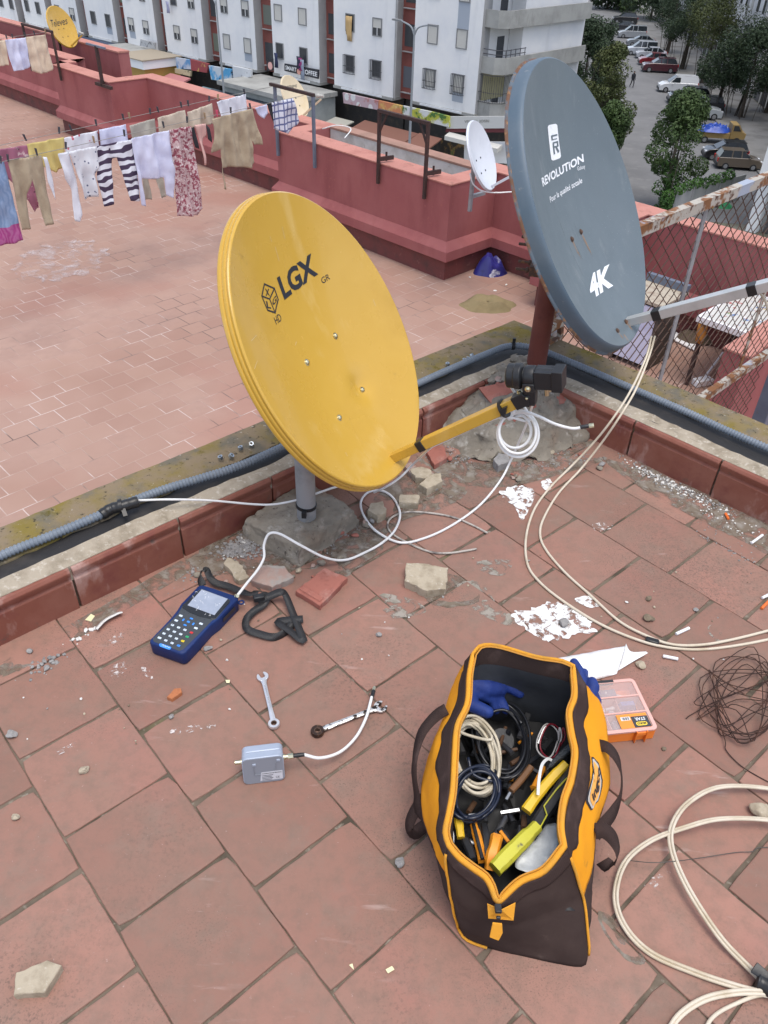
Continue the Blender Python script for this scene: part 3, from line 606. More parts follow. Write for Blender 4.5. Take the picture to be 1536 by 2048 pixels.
# nameless little ones share a label
rnd = random.Random(5)
for i in range(46):
    while True:
        x, y = rnd.uniform(0, 1500), rnd.uniform(1100, 1500)
        P = G(x, y); a, b = toab(P)
        if a < 2.3 and b < 1.63 and not (840 < x < 1340 and y > 1270) and (y < 1330 or x < 500): break
    s = rnd.uniform(.005, .012); rock('pebble', 'tiny loose crumb of mortar on the tiles', 'pebble', (x, y), (s, s*.8, s*.6), rnd.choice([grey_stone, tan_stone, white_stone, brown_stone]), 50+i, i, 'tiny mortar crumbs on the tiles', lv=1)
for i in range(34):
    c0_ = rnd.choice(((470, 1110), (600, 1150), (720, 1060), (900, 905), (870, 960), (1010, 940), (1150, 905), (640, 1140), (1240, 935), (430, 1150)))
    x, y = c0_[0]+rnd.uniform(-60, 60), c0_[1]+rnd.uniform(-22, 22); a, b = toab(G(x, y))
    if b < 1.62 and a < 2.3: s = rnd.uniform(.014, .034); rock('rubble_bit', 'loose bit of rubble near the foot of a dish pole', 'rubble', (x, y), (s, s*.75, s*.6), rnd.choice([cem, tan_stone, brick_red, pink_slab, grey_stone, cem]), 150+i, i*1.3, 'rubble bits round the dish feet', lv=2)
def gravel(name, regs, m, seed, label):
    """regs: (list of photo points, count, smin, smax)"""
    mb = MB(); rnd = random.Random(seed); base = [rockmesh(Vector(), (1, 1, 1), k+seed, 0, 1, 4, 0) for k in range(6)]
    for pts, n, s0, s1 in regs:
        W = [G(*p) for p in pts]
        for _ in range(n):
            ws = [rnd.expovariate(1) for _ in W]; t = sum(ws); c = sum((w*(q/t) for w, q in zip(W, ws)), Vector()); s = s0+(s1-s0)*rnd.random()**2
            a, b = toab(c)
            if a > 2.352 or b > Lb(a, 1.688): continue
            vs, fs = rnd.choice(base); M = Matrix.Rotation(rnd.uniform(0, 6.3), 3, 'Z'); k = (s*rnd.uniform(.8, 1.3), s*rnd.uniform(.6, 1), s*rnd.uniform(.4, .7))
            mb.add([c+M @ Vector((v.x*k[0], v.y*k[1], v.z*k[2]-.0008)) for v in vs], fs)
    return tag(mb.build(name, m, None, smooth=0), label, 'gravel', None, 'stuff')
Lreg = [(430, 1090), (490, 1055), (545, 1075), (540, 1125), (470, 1125), (400, 1120)]
gravel('gravel', [(Lreg, 520, .004, .016), ([(330, 1160), (420, 1110), (470, 1150), (330, 1190)], 40, .004, .014), ([(560, 1120), (700, 1050), (760, 1040), (640, 1130)], 70, .003, .01), ([(20, 1330), (110, 1300), (190, 1290), (60, 1380), (20, 1400)], 40, .004, .016),
    ([(860, 870), (910, 840), (985, 930), (900, 960), (820, 930)], 260, .003, .011), ([(1000, 930), (1190, 890), (1240, 920), (1080, 950)], 150, .003, .01), ([(1190, 880), (1330, 955), (1536, 1045), (1536, 1070), (1330, 990), (1220, 920)], 420, .003, .012), ([(1250, 930), (1420, 1010), (1536, 1100), (1536, 1200), (1420, 1080)], 90, .002, .008), ([(1380, 1060), (1500, 1110), (1536, 1140), (1420, 1090)], 60, .002, .008)], grey_stone, 31, 'grey gravel and crumbs heaped against the kerb')
gravel('white_chips', [([(1190, 885), (1330, 958), (1536, 1040), (1536, 1075), (1330, 985), (1220, 915)], 210, .004, .014), ([(1350, 985), (1536, 1060), (1536, 1110), (1420, 1040)], 50, .003, .010), (Lreg, 60, .004, .012), ([(880, 880), (930, 850), (960, 900), (900, 920)], 40, .003, .009), ([(100, 1300), (200, 1240), (230, 1240), (130, 1310)], 14, .006, .02)], white_stone, 77, 'white plaster chips scattered along the kerb')
# flat stains: thin irregular films on the tiles
def film(name, label, cat, pts, m, z=.0012, rag=.012, seed=1):
    """ragged patch outline through photo points"""
    W = spline([G(*p) for p in pts], 10, True); c = sum(W, Vector())/len(W); mb = MB(); rnd = random.Random(seed); ring = []
    for i, w in enumerate(W):
        d = (w-c); q = 1+rag*8*(MN.noise(w*55+Vector((seed, 0, 0))))+rag*5*MN.noise(w*160); ring.append(c+d*q+UP*z)
    n = len(ring); mid = [c+(p-c)*.5 for p in ring]; vs = ring+mid+[c+UP*z]
    fs = [(i, (i+1) % n, n+(i+1) % n, n+i) for i in range(n)]+[(n+i, n+(i+1) % n, 2*n) for i in range(n)]
    mb.add(vs, fs); o = mb.build(name, m, None, smooth=0, loc=c); return tag(o, label, cat)
def filmmat(name, col, scale, lo, hi, rough=.8, stretch=None, layers=()):
    m = mat(name, col, rough, layers=list(layers), bump=[(60, .5)]); nt = m.node_tree; N = nt.nodes; L = nt.links; b = N['Principled BSDF']
    t = N.new('ShaderNodeTexNoise'); t.inputs['Scale'].default_value = scale; t.inputs['Detail'].default_value = 8; t.inputs['Roughness'].default_value = .65; t.inputs['Distortion'].default_value = .6
    tc = N.new('ShaderNodeTexCoord'); mp = N.new('ShaderNodeMapping'); mp.inputs['Scale'].default_value = stretch or (1, 1, 1); mp.inputs['Rotation'].default_value = (0, 0, .5); L.new(tc.outputs['Object'], mp.inputs[0]); L.new(mp.outputs[0], t.inputs['Vector'])
    r = N.new('ShaderNodeMapRange'); r.inputs['From Min'].default_value = lo; r.inputs['From Max'].default_value = hi; L.new(t.outputs['Fac'], r.inputs['Value']); L.new(r.outputs[0], b.inputs['Alpha']); return m
paint = filmmat('spilled_white_paint', (.74, .735, .72), 30, .42, .49, .6, layers=[((.55, .53, .50), 40, .55, .66)])
film('paint_splash', 'white paint splash with a flat grey stone in it', 'paint splash', ((1022, 1230), (1060, 1218), (1110, 1205), (1160, 1225), (1192, 1262), (1160, 1268), (1110, 1282), (1070, 1270)), paint, rag=.02, seed=2)
film('paint_splash', 'white paint splash left of the two white cables', 'paint splash', ((1000, 985), (1040, 972), (1070, 985), (1062, 1010), (1045, 1040), (1030, 1015)), paint, rag=.02, seed=5)
film('paint_splash', 'small white paint blot beside the upper white cable', 'paint splash', ((1082, 965), (1098, 958), (1106, 972), (1092, 982)), paint, rag=.02, seed=7)
film('paint_splash', 'thin white paint spatter crossed by the white cables', 'paint splash', ((1150, 1200), (1175, 1192), (1200, 1208), (1180, 1215)), paint, rag=.02, seed=9)
dirt = filmmat('dried_mud', (.17, .135, .10), 16, .40, .56, .95, layers=[((.26, .235, .205), 30, .45, .65)])
cemst = filmmat('cement_smear', (.31, .275, .235), 22, .47, .56, .95, layers=[((.22, .20, .16), 40, .45, .65)])
for i, (lab, pts, m) in enumerate((
    ('dried grey mud around the foot of the cement heap', ((860, 890), (960, 940), (1080, 925), (1190, 880), (1230, 910), (1100, 955), (980, 975), (880, 950), (820, 900)), dirt),
    ('dried mud along the right kerb under the white chips', ((1190, 880), (1340, 955), (1536, 1045), (1600, 1140), (1480, 1080), (1360, 1020), (1230, 940)), dirt),
    ('dried mud around the concrete block', ((380, 1120), (470, 1060), (560, 1120), (640, 1135), (740, 1060), (760, 1100), (640, 1175), (540, 1150), (430, 1150)), dirt),
    ('grey cement smear left of the big white paint splash', ((915, 1170), (960, 1165), (1000, 1215), (1040, 1240), (1010, 1250), (950, 1220)), cemst),
    ('grey cement smear below the cable ends', ((950, 1125), (1020, 1120), (1010, 1150), (970, 1145)), cemst),
    ('brown dirt between the two dish feet', ((700, 1060), (790, 960), (860, 940), (930, 980), (900, 1010), (800, 1045), (740, 1100)), dirt),
    ('dark dirt film in front of the white cable loop', ((880, 1150), (930, 1160), (960, 1200), (900, 1215), (850, 1200)), dirt),
    ('dirt patch on the tile below the mortar slab', ((760, 1190), (830, 1200), (850, 1225), (780, 1235)), cemst),
    ('grey cement smear near the right tile row', ((1415, 1255), (1450, 1250), (1465, 1275), (1435, 1285)), cemst),
    ('muddy brown film on the tile right of the tool bag front', ((1195, 1820), (1240, 1850), (1290, 1920), (1260, 1925), (1210, 1870)), dirt),
    ('dusty film along the left skirting foot', ((0, 1330), (200, 1215), (420, 1090), (430, 1110), (220, 1240), (30, 1345)), dirt))):
    film('mud_stain' if m is dirt else 'cement_stain', lab, 'stain', pts, m, z=.0008, rag=.012, seed=20+i)
wp = filmmat('white_scuff', (.62, .56, .53), 70, .5, .62, .9)
for i, (lab, pts) in enumerate((('white powder smudge left of the meter foot', ((215, 1345), (240, 1325), (258, 1330), (235, 1355))), ('white powder smudge right below the meter', ((283, 1335), (298, 1340), (306, 1358), (290, 1352))),
    ('long pale scuff on the tile left of the ratchet spanner', ((350, 1457), (420, 1449), (425, 1456), (352, 1470))), ('pale scuff on the lower left tile', ((105, 1508), (150, 1485), (152, 1493), (115, 1512))), ('white powder mark on the tile left of the meter', ((210, 1285), (245, 1265), (250, 1272), (225, 1290))),
    ('pale lime bloom at a tile corner in the right rows', ((1185, 1050), (1215, 1045), (1225, 1056), (1195, 1064))), ('pale lime bloom along the joint right of the tool bag', ((1290, 1765), (1330, 1745), (1332, 1752), (1300, 1785))))):
    film('dust_mark', lab, 'dust mark', pts, wp, z=.0016, rag=.015, seed=40+i)
# cut plastic stubs, paper bits
stub = mat('white_plastic_stub', (.78, .79, .80), .45); ostub = mat('orange_plastic_stub', (.75, .16, .03), .45)
for lab, p, q, m in (('white plastic stub near the tape on the white cables', (1352, 1268), (1378, 1256), stub), ('white plastic stub right of the brown stone', (1326, 1312), (1356, 1318), stub), ('white plastic stub at the far right by the gravel', (1503, 1086), (1525, 1070), stub), ('white plastic stub cut off by the right picture edge', (1524, 1196), (1545, 1186), stub),
        ('orange plastic stub among the white chips', (1451, 1027), (1457, 1038), ostub), ('orange plastic stub at the right picture edge', (1523, 1217), (1538, 1202), ostub)):
    a, b = G(*p, .005), G(*q, .005); mb = MB(); mb.lathe([(.0035, 0), (.0045, .0004), (.0045, (b-a).length-.0004), (.0035, (b-a).length)], a, b-a, 12)
    tag(mb.build('plastic_stub', m, None, loc=a), lab, 'plastic bit', 'cut plastic stubs')
pap = mat('cream_paper', (.72, .68, .42), .8)
for lab, pts in (('pale yellow paper scrap by the left front tile edge', ((698, 1930), (705, 1927), (708, 1940))), ('small square of pale yellow paper on the front tile', ((771, 1939), (784, 1932), (789, 1939), (776, 1947))), ('pale yellow paper bits under the left skirting', ((170, 1240), (182, 1228), (190, 1232), (182, 1243))), ('pale paper scrap at the spanner tile corner', ((451, 1360), (460, 1360), (459, 1366), (453, 1366)))):
    mb = MB(); P = [G(*p, .0015) for p in pts]; mb.prism(P, UP*.0006); tag(mb.build('paper_scrap', pap, None, smooth=0, loc=P[0]), lab, 'paper scrap', 'paper scraps on the tiles')
mb = MB(); P = spline(px([(192, 1258), (210, 1240), (232, 1228), (243, 1224)], .012), 6); mb.ribbon(P, .020, Vector((.6, -.6, .5))); tag(mb.build('plastic_strip', white_stone, None, solid=.003, loc=P[0]), 'dirty white folded plastic strip against the left skirting', 'plastic strip')
# four and four hexagon nuts left on the mossy cap
nutm = mat('zinc_nut', (.50, .55, .60), .35, metal=.9, layers=[((.3, .33, .36), 60, .5, .7)])
nl = ('left of the yellow dish', 'right of the yellow dish')
for i, (x, y) in enumerate(((442, 914), (461, 910), (482, 895), (503, 886), (895, 727), (929, 719), (936, 716), (944, 709))):
    c = G(x, y+3, .172); ax = Vector((hsh(i)-.5, hsh(i, 2)-.5, .5 if i % 2 else 2)).normalized(); c.z = .172
    mb = MB(); r_ = .0085; hexo = []
    mb.lathe([(.0045, .0005), (r_, 0), (r_, .0105), (.0045, .0100), (.0045, .001)], c-ax*.001, ax, 6, capa=False, capb=False)
    tag(mb.build('hex_nut', nutm, None, smooth=0, loc=c), 'small zinc hexagon nut on the mossy kerb cap '+nl[i//4], 'nut', 'hexagon nuts '+nl[i//4])
# ================================================================= CABLES AND CONDUIT
old_cable = mat('old_cream_cable', (.60, .53, .42), .5, layers=[((.46, .38, .26), 9, .48, .68), ((.30, .22, .14), 16, .66, .76)], bump=[(150, .1)])
dirty_cable = mat('dirty_grey_cable', (.45, .41, .36), .6, layers=[((.14, .12, .11), 18, .48, .6)])
def cable(name, label, pts, r, m, per=9, n=8, group=None, parent=None, cat='cable'):
    P = spline([G(*p) if not isinstance(p, Vector) else p for p in pts], per); mb = MB(); mb.tube(P, r, n)
    if parent: return mb.build(name, m, parent, smooth=180)
    return tag(mb.build(name, m, None, smooth=180, loc=P[0]), label, cat, group)
# corrugated conduit along the kerb: ringed tube
def conduit():
    cm = mat('grey_conduit', (.155, .185, .225), .5, layers=[((.19, .22, .26), 7, .45, .7), ((.22, .22, .21), 40, .62, .75)], spec=.4)
    pts = [AB(-1.7, 1.845, .176), AB(0, 1.85, .176)]+[G(*p, .176) for p in ((0, 1112), (100, 1072), (200, 1030))]+[G(250, 1008, .186), G(328, 979, .178)]+[G(*p, .176) for p in ((400, 957), (469, 935), (558, 897))]+[AB(2.0, 1.752, .176), AB(2.33, 1.735, .178), AB(2.43, 1.722, .178), AB(2.485, 1.67, .178), AB(2.512, 1.55, .176), AB(2.512, 1.0, .176), AB(2.50, .5, .176), AB(2.505, -2.1, .176)]
    P = spline(pts, 60); L = [0.]
    for a, b in zip(P, P[1:]): L.append(L[-1]+(b-a).length)
    Q = []; rs = []; step = .0027; s = 0.; i = 0; k = 0
    prof = (.0112, .0138, .0138, .0112)
    while s < L[-1]:
        while L[i+1] < s: i += 1
        t = (s-L[i])/max(1e-9, L[i+1]-L[i]); Q.append(P[i].lerp(P[i+1], t)); rs.append(prof[k % 4]); k += 1; s += step
    mb = MB(); mb.tube(Q, rs, 10); t = thing('conduit', 'grey corrugated plastic conduit running along the top of the kerb', 'conduit', AB(2.48, 1.7, .18)); mb.build('hose', cm, t, smooth=180)
    b = MB(); B_ = spline([G(203, 1030, .178), G(222, 1018, .182), G(245, 1012, .187), G(276, 1003, .187)], 8); b.tube(B_, [.016, .0165, .0172, .0170]*6+[.016]*(len(B_)-24), 14); b.tube([B_[14]+UP*.002, B_[16]+UP*.002], .021, 12)
    b.bar(B_[15]+Vector((.01, -.012, 0)), B_[15]+Vector((.02, -.03, -.012)), .012, .006); b.build('tape_wrap', tape, t, smooth=50)
    z = MB(); c = AB(2.45, 1.71, .178); z.lathe([(.0155, -.006), (.0155, .006)], c, Vector((1, .1, 0)), 12); z.obox(c+Vector((-.005, -.004, .012)), Vector((.012, 0, 0)), Vector((0, .008, 0)), UP*.022); z.build('cable_tie', blackpl, t)
conduit()
WR = .0040
cable('coax_cable', 'thin white coax leaving the taped conduit and tied to the galvanised pole', [(272, 1001, .188), (340, 999, .19), (420, 1001, .16), (500, 1008, .12), (545, 1009, .11), (590, 1001, .115), (625, 990, .12), (665, 976, .13), (720, 960, .12), (800, 930, .10)], WR*.85, white_cable)
zt = MB(); zt.lathe([(.0325, -.005), (.0325, .005)], Vector((PX.x, PX.y, .118)), Vector((.1, 0, 1)), 20); zt.obox(Vector((PX.x-.01, PX.y-.046, .10)), Vector((.014, 0, 0)), Vector((0, .016, 0)), UP*.02); zt.build('cable_tie', blackpl, yd)
# coil tied to the yellow arm
cl = symray(1036, 868, D); t0 = a1-ad*.045
coil = []
qx = (Vector(ray(1, 1024)) - Vector(ray(0, 1024))).normalized(); vd = Vector(ray(1034, 868)).normalized(); qy = qx.cross(vd).normalized(); qy = qy if qy.z > 0 else -qy
dist = (cl-Vector(EYE)).length; pm = dist/F_PX*1.03
def cp(x, y, dep=0.):
    d = Vector(ray(x, y)); d.normalize(); return Vector(EYE)+d*(dist+dep)
coil_pts = [cp(1015, 838, .0)]
for k, (cx, cy, rx, ry) in enumerate(((1035, 865, 37, 42), (1036, 868, 41, 46), (1030, 862, 32, 34))):
    for j in range(10):
        an = R(100+j*36); coil_pts.append(cp(cx+rx*math.cos(an), cy-ry*math.sin(an), (k-1)*.010+.002*math.sin(an)))
coil_pts += [cp(1018, 838, .01)]
tail = [cp(1040, 822, -.01), cp(1075, 832, -.02), cp(1110, 848, -.03), cp(1145, 857, -.035), cp(1170, 853, -.035)]
cable('coax_cable', 'coil of white coax hanging from the yellow arm, its end fitted with a connector', coil_pts+tail, WR, white_cable, 8)
tl = tail[-1]; d_ = (tail[-1]-tail[-2]).normalized(); wob = [o for o in bpy.data.objects if o.name.startswith('coax_cable')][-1]
m_ = MB(); m_.lathe([(.0047, -.012), (.0052, -.010), (.0052, .008), (.0046, .010)], tl, d_, 12); m_.build('boot', blackpl, wob); m_ = MB(); m_.lathe([(.0045, .009), (.0062, .011), (.0062, .022), (.004, .022), (.004, .012)], tl, d_, 6); m_.build('connector', steel, wob)
z_ = MB(); z_.lathe([(.026, -.004), (.026, .004)], t0+UP*-.004, ad, 14); z_.obox(t0-D.r*.03-UP*.012, D.r*.012, ad*.016, UP*.02); z_.tube([t0-UP*.02+D.r*.012, t0-UP*.045+D.r*.004], .003, 6); z_.build('cable_tie', blackpl, armo)
cable('coax_cable', 'white coax running under the yellow arm from the feed horn back to the dish foot', [c0+ax*.07-pv*.011-pu*.04, c0+ax*.068-pu*.09, cp(1060, 840, .02), a1-ad*.06-UP*.026, a1-ad*.25-UP*.024, a0+ad*.14-UP*.026, (825, 930, .22), (800, 955, .17), (770, 975, .13), (748, 985, .06)], WR*.85, white_cable)
cable('coax_cable', 'long white coax looping on the tiles from under the arm to the signal meter', [(1068, 800, .40), (1052, 850, .25), (1022, 920, .06), (1000, 962, .006), (960, 1010, .004), (905, 1050, .004), (850, 1076, .004), (800, 1085, .006), (752, 1062, .012), (727, 1030, .014), (722, 1003, .010), (738, 984, .006), (765, 982, .006), (788, 998, .006), (800, 1028, .008), (790, 1060, .010), (765, 1085, .012), (730, 1105, .006), (690, 1120, .014), (650, 1115, .05), (600, 1090, .105), (560, 1068, .125), (538, 1068, .12), (528, 1090, .09), (528, 1115, .065), (515, 1140, .05), (495, 1165, .05), (474, 1192, .05)], WR, white_cable)
cable('coax_cable', 'old dirty cable bent in a hook under the white loop', [(953, 1098, .004), (900, 1106, .004), (862, 1104, .004), (820, 1088, .004), (785, 1068, .004), (775, 1050, .004), (785, 1034, .004), (815, 1024, .004), (860, 1026, .004), (905, 1034, .004), (940, 1048, .004), (975, 1066, .004)], WR*.85, dirty_cable)
gw = 'pair of cream coax cables from the grey dish'
A1 = symray(1303, 672, E_)
c1 = cable('coax_cable', 'cream coax of the grey dish, the left one of the taped pair', [A1, (1292, 715, .335), (1262, 780, .275), (1225, 838, .205), (1185, 888, .10), (1140, 935, .014), (1100, 975, .004), (1068, 1020, .004), (1052, 1075, .004), (1055, 1128, .004), (1080, 1165, .004), (1130, 1205, .004), (1200, 1248, .004), (1270, 1278, .005), (1330, 1294, .005), (1400, 1299, .004), (1480, 1290, .004), (1580, 1270, .004)], WR, old_cable, group=gw)
cable('coax_cable', 'cream coax of the grey dish, the right one of the taped pair', [A1+Vector((.012, .0, 0)), (1297, 716, .335), (1270, 782, .275), (1235, 840, .205), (1200, 890, .10), (1160, 940, .014), (1118, 985, .004), (1088, 1035, .004), (1080, 1068, .004), (1092, 1100, .004), (1130, 1145, .004), (1180, 1190, .004), (1235, 1240, .004), (1285, 1268, .006), (1340, 1288, .006), (1400, 1290, .009), (1470, 1278, .006), (1580, 1250, .004)], WR, old_cable, group=gw)
m_ = MB(); m_.bar(G(1291, 1278, .006), G(1318, 1286, .006), .018, .012); m_.build('tape_band', tape, c1, bevel=.004)
cable('coax_cable', 'cream coax drooping from the outer end of the grey feed arm', [symray(1515, 582, E_), symray(1530, 600, E_), symray(1540, 640, E_), symray(1552, 700, E_)], WR, old_cable)
def double(label, pts, r=.0035):
    P = spline([G(*p) for p in pts], 10); mb = MB()
    for s in (-1, 1):
        Q = []
        for i, p in enumerate(P):
            t = (P[min(i+1, len(P)-1)]-P[max(i-1, 0)]); sd = Vector((-t.y, t.x, 0)).normalized(); Q.append(p+sd*s*r*.8+UP*(.0015*s))
        mb.tube(Q, r, 8)
    return tag(mb.build('twin_cable', old_cable, None, smooth=180, loc=P[0]), label, 'cable', 'loops of old twin cable')
double('cream twin cable loop passing behind the pale stone', [(1600, 1600, .01), (1536, 1577, .02), (1440, 1574, .03), (1378, 1604, .03), (1345, 1650, .03), (1344, 1700, .03), (1375, 1775, .03), (1435, 1868, .02), (1490, 1928, .012), (1540, 1975, .01), (1590, 2020, .01)])
double('rust stained twin cable loop lying nearest the tool bag', [(1600, 1660, .02), (1536, 1640, .03), (1440, 1638, .035), (1370, 1655, .03), (1300, 1682, .025), (1250, 1725, .02), (1231, 1790, .015), (1248, 1850, .012), (1300, 1905, .008), (1390, 1945, .008), (1470, 1972, .010), (1520, 1985, .012), (1590, 2000, .01)])
double('cream twin cable curving out at the bottom right', [(1330, 2075, .006), (1360, 2030, .006), (1410, 1998, .008), (1470, 1985, .012), (1525, 1984, .015), (1590, 1990, .01)])
cable('coax_cable', 'single cream cable at the very bottom right', [(1400, 2080, .005), (1425, 2035, .005), (1470, 2008, .007), (1525, 1990, .010), (1590, 2000, .008)], .0036, old_cable)
m_ = MB(); m_.tube(spline([G(1512, 1960, .014), G(1528, 1968, .016), G(1560, 1990, .016)], 5), [.014, .017, .019, .017, .016, .016, .017, .018, .017, .016, .016], 10); m_.prism([G(1500, 1945, .03), G(1512, 1928, .034), G(1535, 1948, .03), G(1535, 1968, .025)], Vector((.002, .003, .004))); tag(m_.build('tape_knot', tape, None, bevel=.002, loc=G(1528, 1968, .01)), 'black insulating tape knot binding the old twin cables', 'tape knot')
# rusty tie wire
rw = mat('rusty_wire', (.045, .022, .016), .75, metal=.2, layers=[((.10, .04, .022), 40, .5, .65)])
rnd = random.Random(12); P = []
for k in range(58):
    an = k*1.37+rnd.uniform(-.5, .5); rr_ = (.5+.5*rnd.random()); cx, cy = 1485+rnd.uniform(-20, 25), 1392+(16 if k % 3 else -20)+rnd.uniform(-22, 25)
    P.append((cx+rr_*95*math.cos(an), cy+rr_*78*math.sin(an), .004+.05*rnd.random()*(1-.6*rr_)))
P = [(1372, 1437, .004), (1385, 1428, .004), (1440, 1400, .012)]+P+[(1450, 1480, .01), (1452, 1500, .004), (1480, 1530, .003), (1520, 1555, .003), (1560, 1575, .003)]
cable('wire_tangle', 'tangle of thin rusty tie wire by the right picture edge', P, .0013, rw, 6, 5, cat='wire')
cable('steel_wire', 'thin bare steel wire crossing the old cable loops', [(1250, 1720, .012), (1300, 1725, .03), (1345, 1723, .034), (1400, 1716, .01), (1470, 1705, .004), (1505, 1703, .004), (1520, 1695, .004), (1590, 1696, .004)], .0009, mat('dull_steel_wire', (.12, .11, .10), .5, metal=.7), 8, 5, cat='wire')
# ================================================================= TOOL BAG
from mathutils.bvhtree import BVHTree
def resample(pts, n):
    pts = [Vector(p) for p in pts]; L = [0.]
    for a, b in zip(pts, pts[1:]): L.append(L[-1]+(b-a).length)
    out = []; i = 0
    for k in range(n):
        s = L[-1]*k/n
        while i < len(L)-2 and L[i+1] < s: i += 1
        out.append(pts[i].lerp(pts[i+1], (s-L[i])/max(1e-9, L[i+1]-L[i])))
    return out
orange_cloth = mat('orange_canvas', (.82, .335, .012), .75, layers=[((.74, .285, .01), 9, .45, .7), ((.45, .20, .03), 14, .64, .78)], bump=[(420, .5, 'wave', (0.02, 1, .02), .0008), (30, .25)], spec=.25)
brown_cloth = mat('brown_canvas', (.038, .024, .021), .85, layers=[((.055, .036, .031), 8, .45, .7), ((.09, .065, .055), 16, .66, .8)], bump=[(700, .4, 'noise', None, .0008), (26, .3)], spec=.2)
webbing = mat('brown_webbing', (.070, .043, .038), .8, layers=[((.022, .014, .012), 240, .45, .55, 'wave', (.7, 1, .7)), ((.10, .065, .058), 10, .55, .75)], bump=[(240, .6, 'wave', (.7, 1, .7), .001)], spec=.2)
trim = mat('orange_zip_tape', (.74, .33, .03), .7, layers=[((.45, .25, .05), 14, .5, .72)], bump=[(500, .5, 'wave', (1, 1, 1), .0008)], spec=.25)
lining = mat('black_lining', (.036, .039, .045), .55, layers=[((.055, .059, .068), 7, .45, .7)], bump=[(22, .5)], spec=.35)
CNT = (14, 34, 18, 34, 14)
def loop(*sec):
    out = []
    for pts, n in zip(sec, CNT): out += resample(spline([G(*p) if not isinstance(p, Vector) else p for p in pts], 6), n)
    return out
Wv = Vector
rimL = loop([(997, 1806, .20), (1042, 1764, .215), (1090, 1742, .225), (1131, 1692, .245)],
    [(1131, 1692, .245), (1125, 1651, .25), (1131, 1600, .255), (1145, 1560, .26), (1153, 1505, .265), (1146, 1469, .27), (1141, 1425, .275), (1152, 1390, .29), (1148, 1332, .305)],
    [(1148, 1332, .305), (1123, 1321, .307), (1072, 1313, .307), (999, 1292, .305), (962, 1291, .305), (945, 1308, .303)],
    [(945, 1308, .303), (937, 1350, .292), (933, 1405, .28), (913, 1450, .27), (908, 1505, .265), (904, 1578, .26), (896, 1625, .25), (889, 1665, .245), (897, 1692, .24)],
    [(897, 1692, .24), (918, 1716, .23), (945, 1737, .22), (974, 1760, .21), (993, 1806, .20)])
seamL = loop([(1030, 1845, .10), (1090, 1830, .105), (1166, 1797, .11)],
    [(1166, 1797, .11), (1182, 1740, .11), (1199, 1651, .12), (1214, 1590, .13), (1221, 1535, .14), (1217, 1470, .155), (1200, 1410, .17), Wv((.470, 1.165, .17))],
    [Wv((.470, 1.165, .17)), Wv((.33, 1.215, .17)), Wv((.175, 1.20, .17))],
    [Wv((.175, 1.20, .17)), (885, 1440, .17), (858, 1512, .15), (846, 1567, .14), (847, 1614, .135), (856, 1658, .135), (875, 1715, .15), (899, 1753, .165)],
    [(899, 1753, .165), (912, 1800, .11), (960, 1838, .10), (1030, 1845, .10)])
baseL = loop([Wv((.30, .683, 0)), Wv((.36, .672, 0)), Wv((.412, .668, 0)), Wv((.425, .69, 0))],
    [Wv((.425, .69, 0)), Wv((.445, .85, 0)), Wv((.452, 1.0, 0)), Wv((.452, 1.165, 0))],
    [Wv((.452, 1.165, 0)), Wv((.43, 1.19, 0)), Wv((.32, 1.20, 0)), Wv((.205, 1.19, 0)), Wv((.185, 1.165, 0))],
    [Wv((.185, 1.165, 0)), Wv((.155, 1.05, 0)), Wv((.148, .92, 0)), Wv((.162, .80, 0)), Wv((.178, .73, 0))],
    [Wv((.178, .73, 0)), Wv((.195, .708, 0)), Wv((.25, .692, 0)), Wv((.30, .683, 0))])
NB = len(rimL); bag_c = sum(baseL, Vector())/NB
S0, S1, S2, S3 = 14, 48, 66, 100   # FR, BR, BL, FL indices
def outw(p): d = p-bag_c; d.z = 0; return d.normalized()
def sect(i, t, lo=0., off=0.):
    """point on the wall: t 0 rim .. 1 seam .. 2 base"""
    r_, s_, b_ = rimL[i % NB], seamL[i % NB], baseL[i % NB]; o = outw(s_)
    if t <= 1: p = r_.lerp(s_, t); k = 4*t*(1-t)
    else: p = s_.lerp(b_, t-1); k = 2.2*(t-1)*(2-t)
    side = (S0+2 < i % NB < S1-2) or (S2+2 < i % NB < S3-2)
    p = p+o*(k*(.012 if side else .006)+off)
    w = MN.noise(Vector((p.x*14, p.y*9, p.z*16)))*.007+MN.noise(p*34)*.0022
    return p+o*w*min(1, t*3)*min(1, (2-t)*4)
bag = thing('tool_bag', 'open orange and brown canvas tool bag standing full of tools on the tiles', 'tool bag', bag_c)
def panel(name, i0, i1, t0, t1, m, nt=14, off=0., wob=0., parent=None, solid=.0015, fold=None):
    mb = MB(); P = []
    for i in range(i0, i1+1):
        row = []
        for k in range(nt+1):
            e = t1+wob*MN.noise(Vector((i*.31, 0, 3)))*(1 if k == nt else k/nt)
            row.append(sect(i, t0+(e-t0)*k/nt, off=off))
        P.append(row)
    mb.grid(P); return mb.build(name, m, parent or bag, smooth=180, solid=solid), P
rp, PR = panel('side_panel', S0, S1, .0, 1., orange_cloth, 16)
lp, PL = panel('side_panel', S2, S3, .0, 1., orange_cloth, 16)
panel('end_panel', S3, NB+S0, .0, 2., brown_cloth, 26)
panel('end_panel', S1, S2, .0, 2., brown_cloth, 22)
panel('lower_panel', S0, S1, 1., 2., brown_cloth, 12); panel('lower_panel', S2, S3, 1., 2., brown_cloth, 12)
b_ = MB(); b_.add([p+UP*.002 for p in baseL], [tuple(range(NB))]); b_.build('base', brown_cloth, bag, smooth=0)
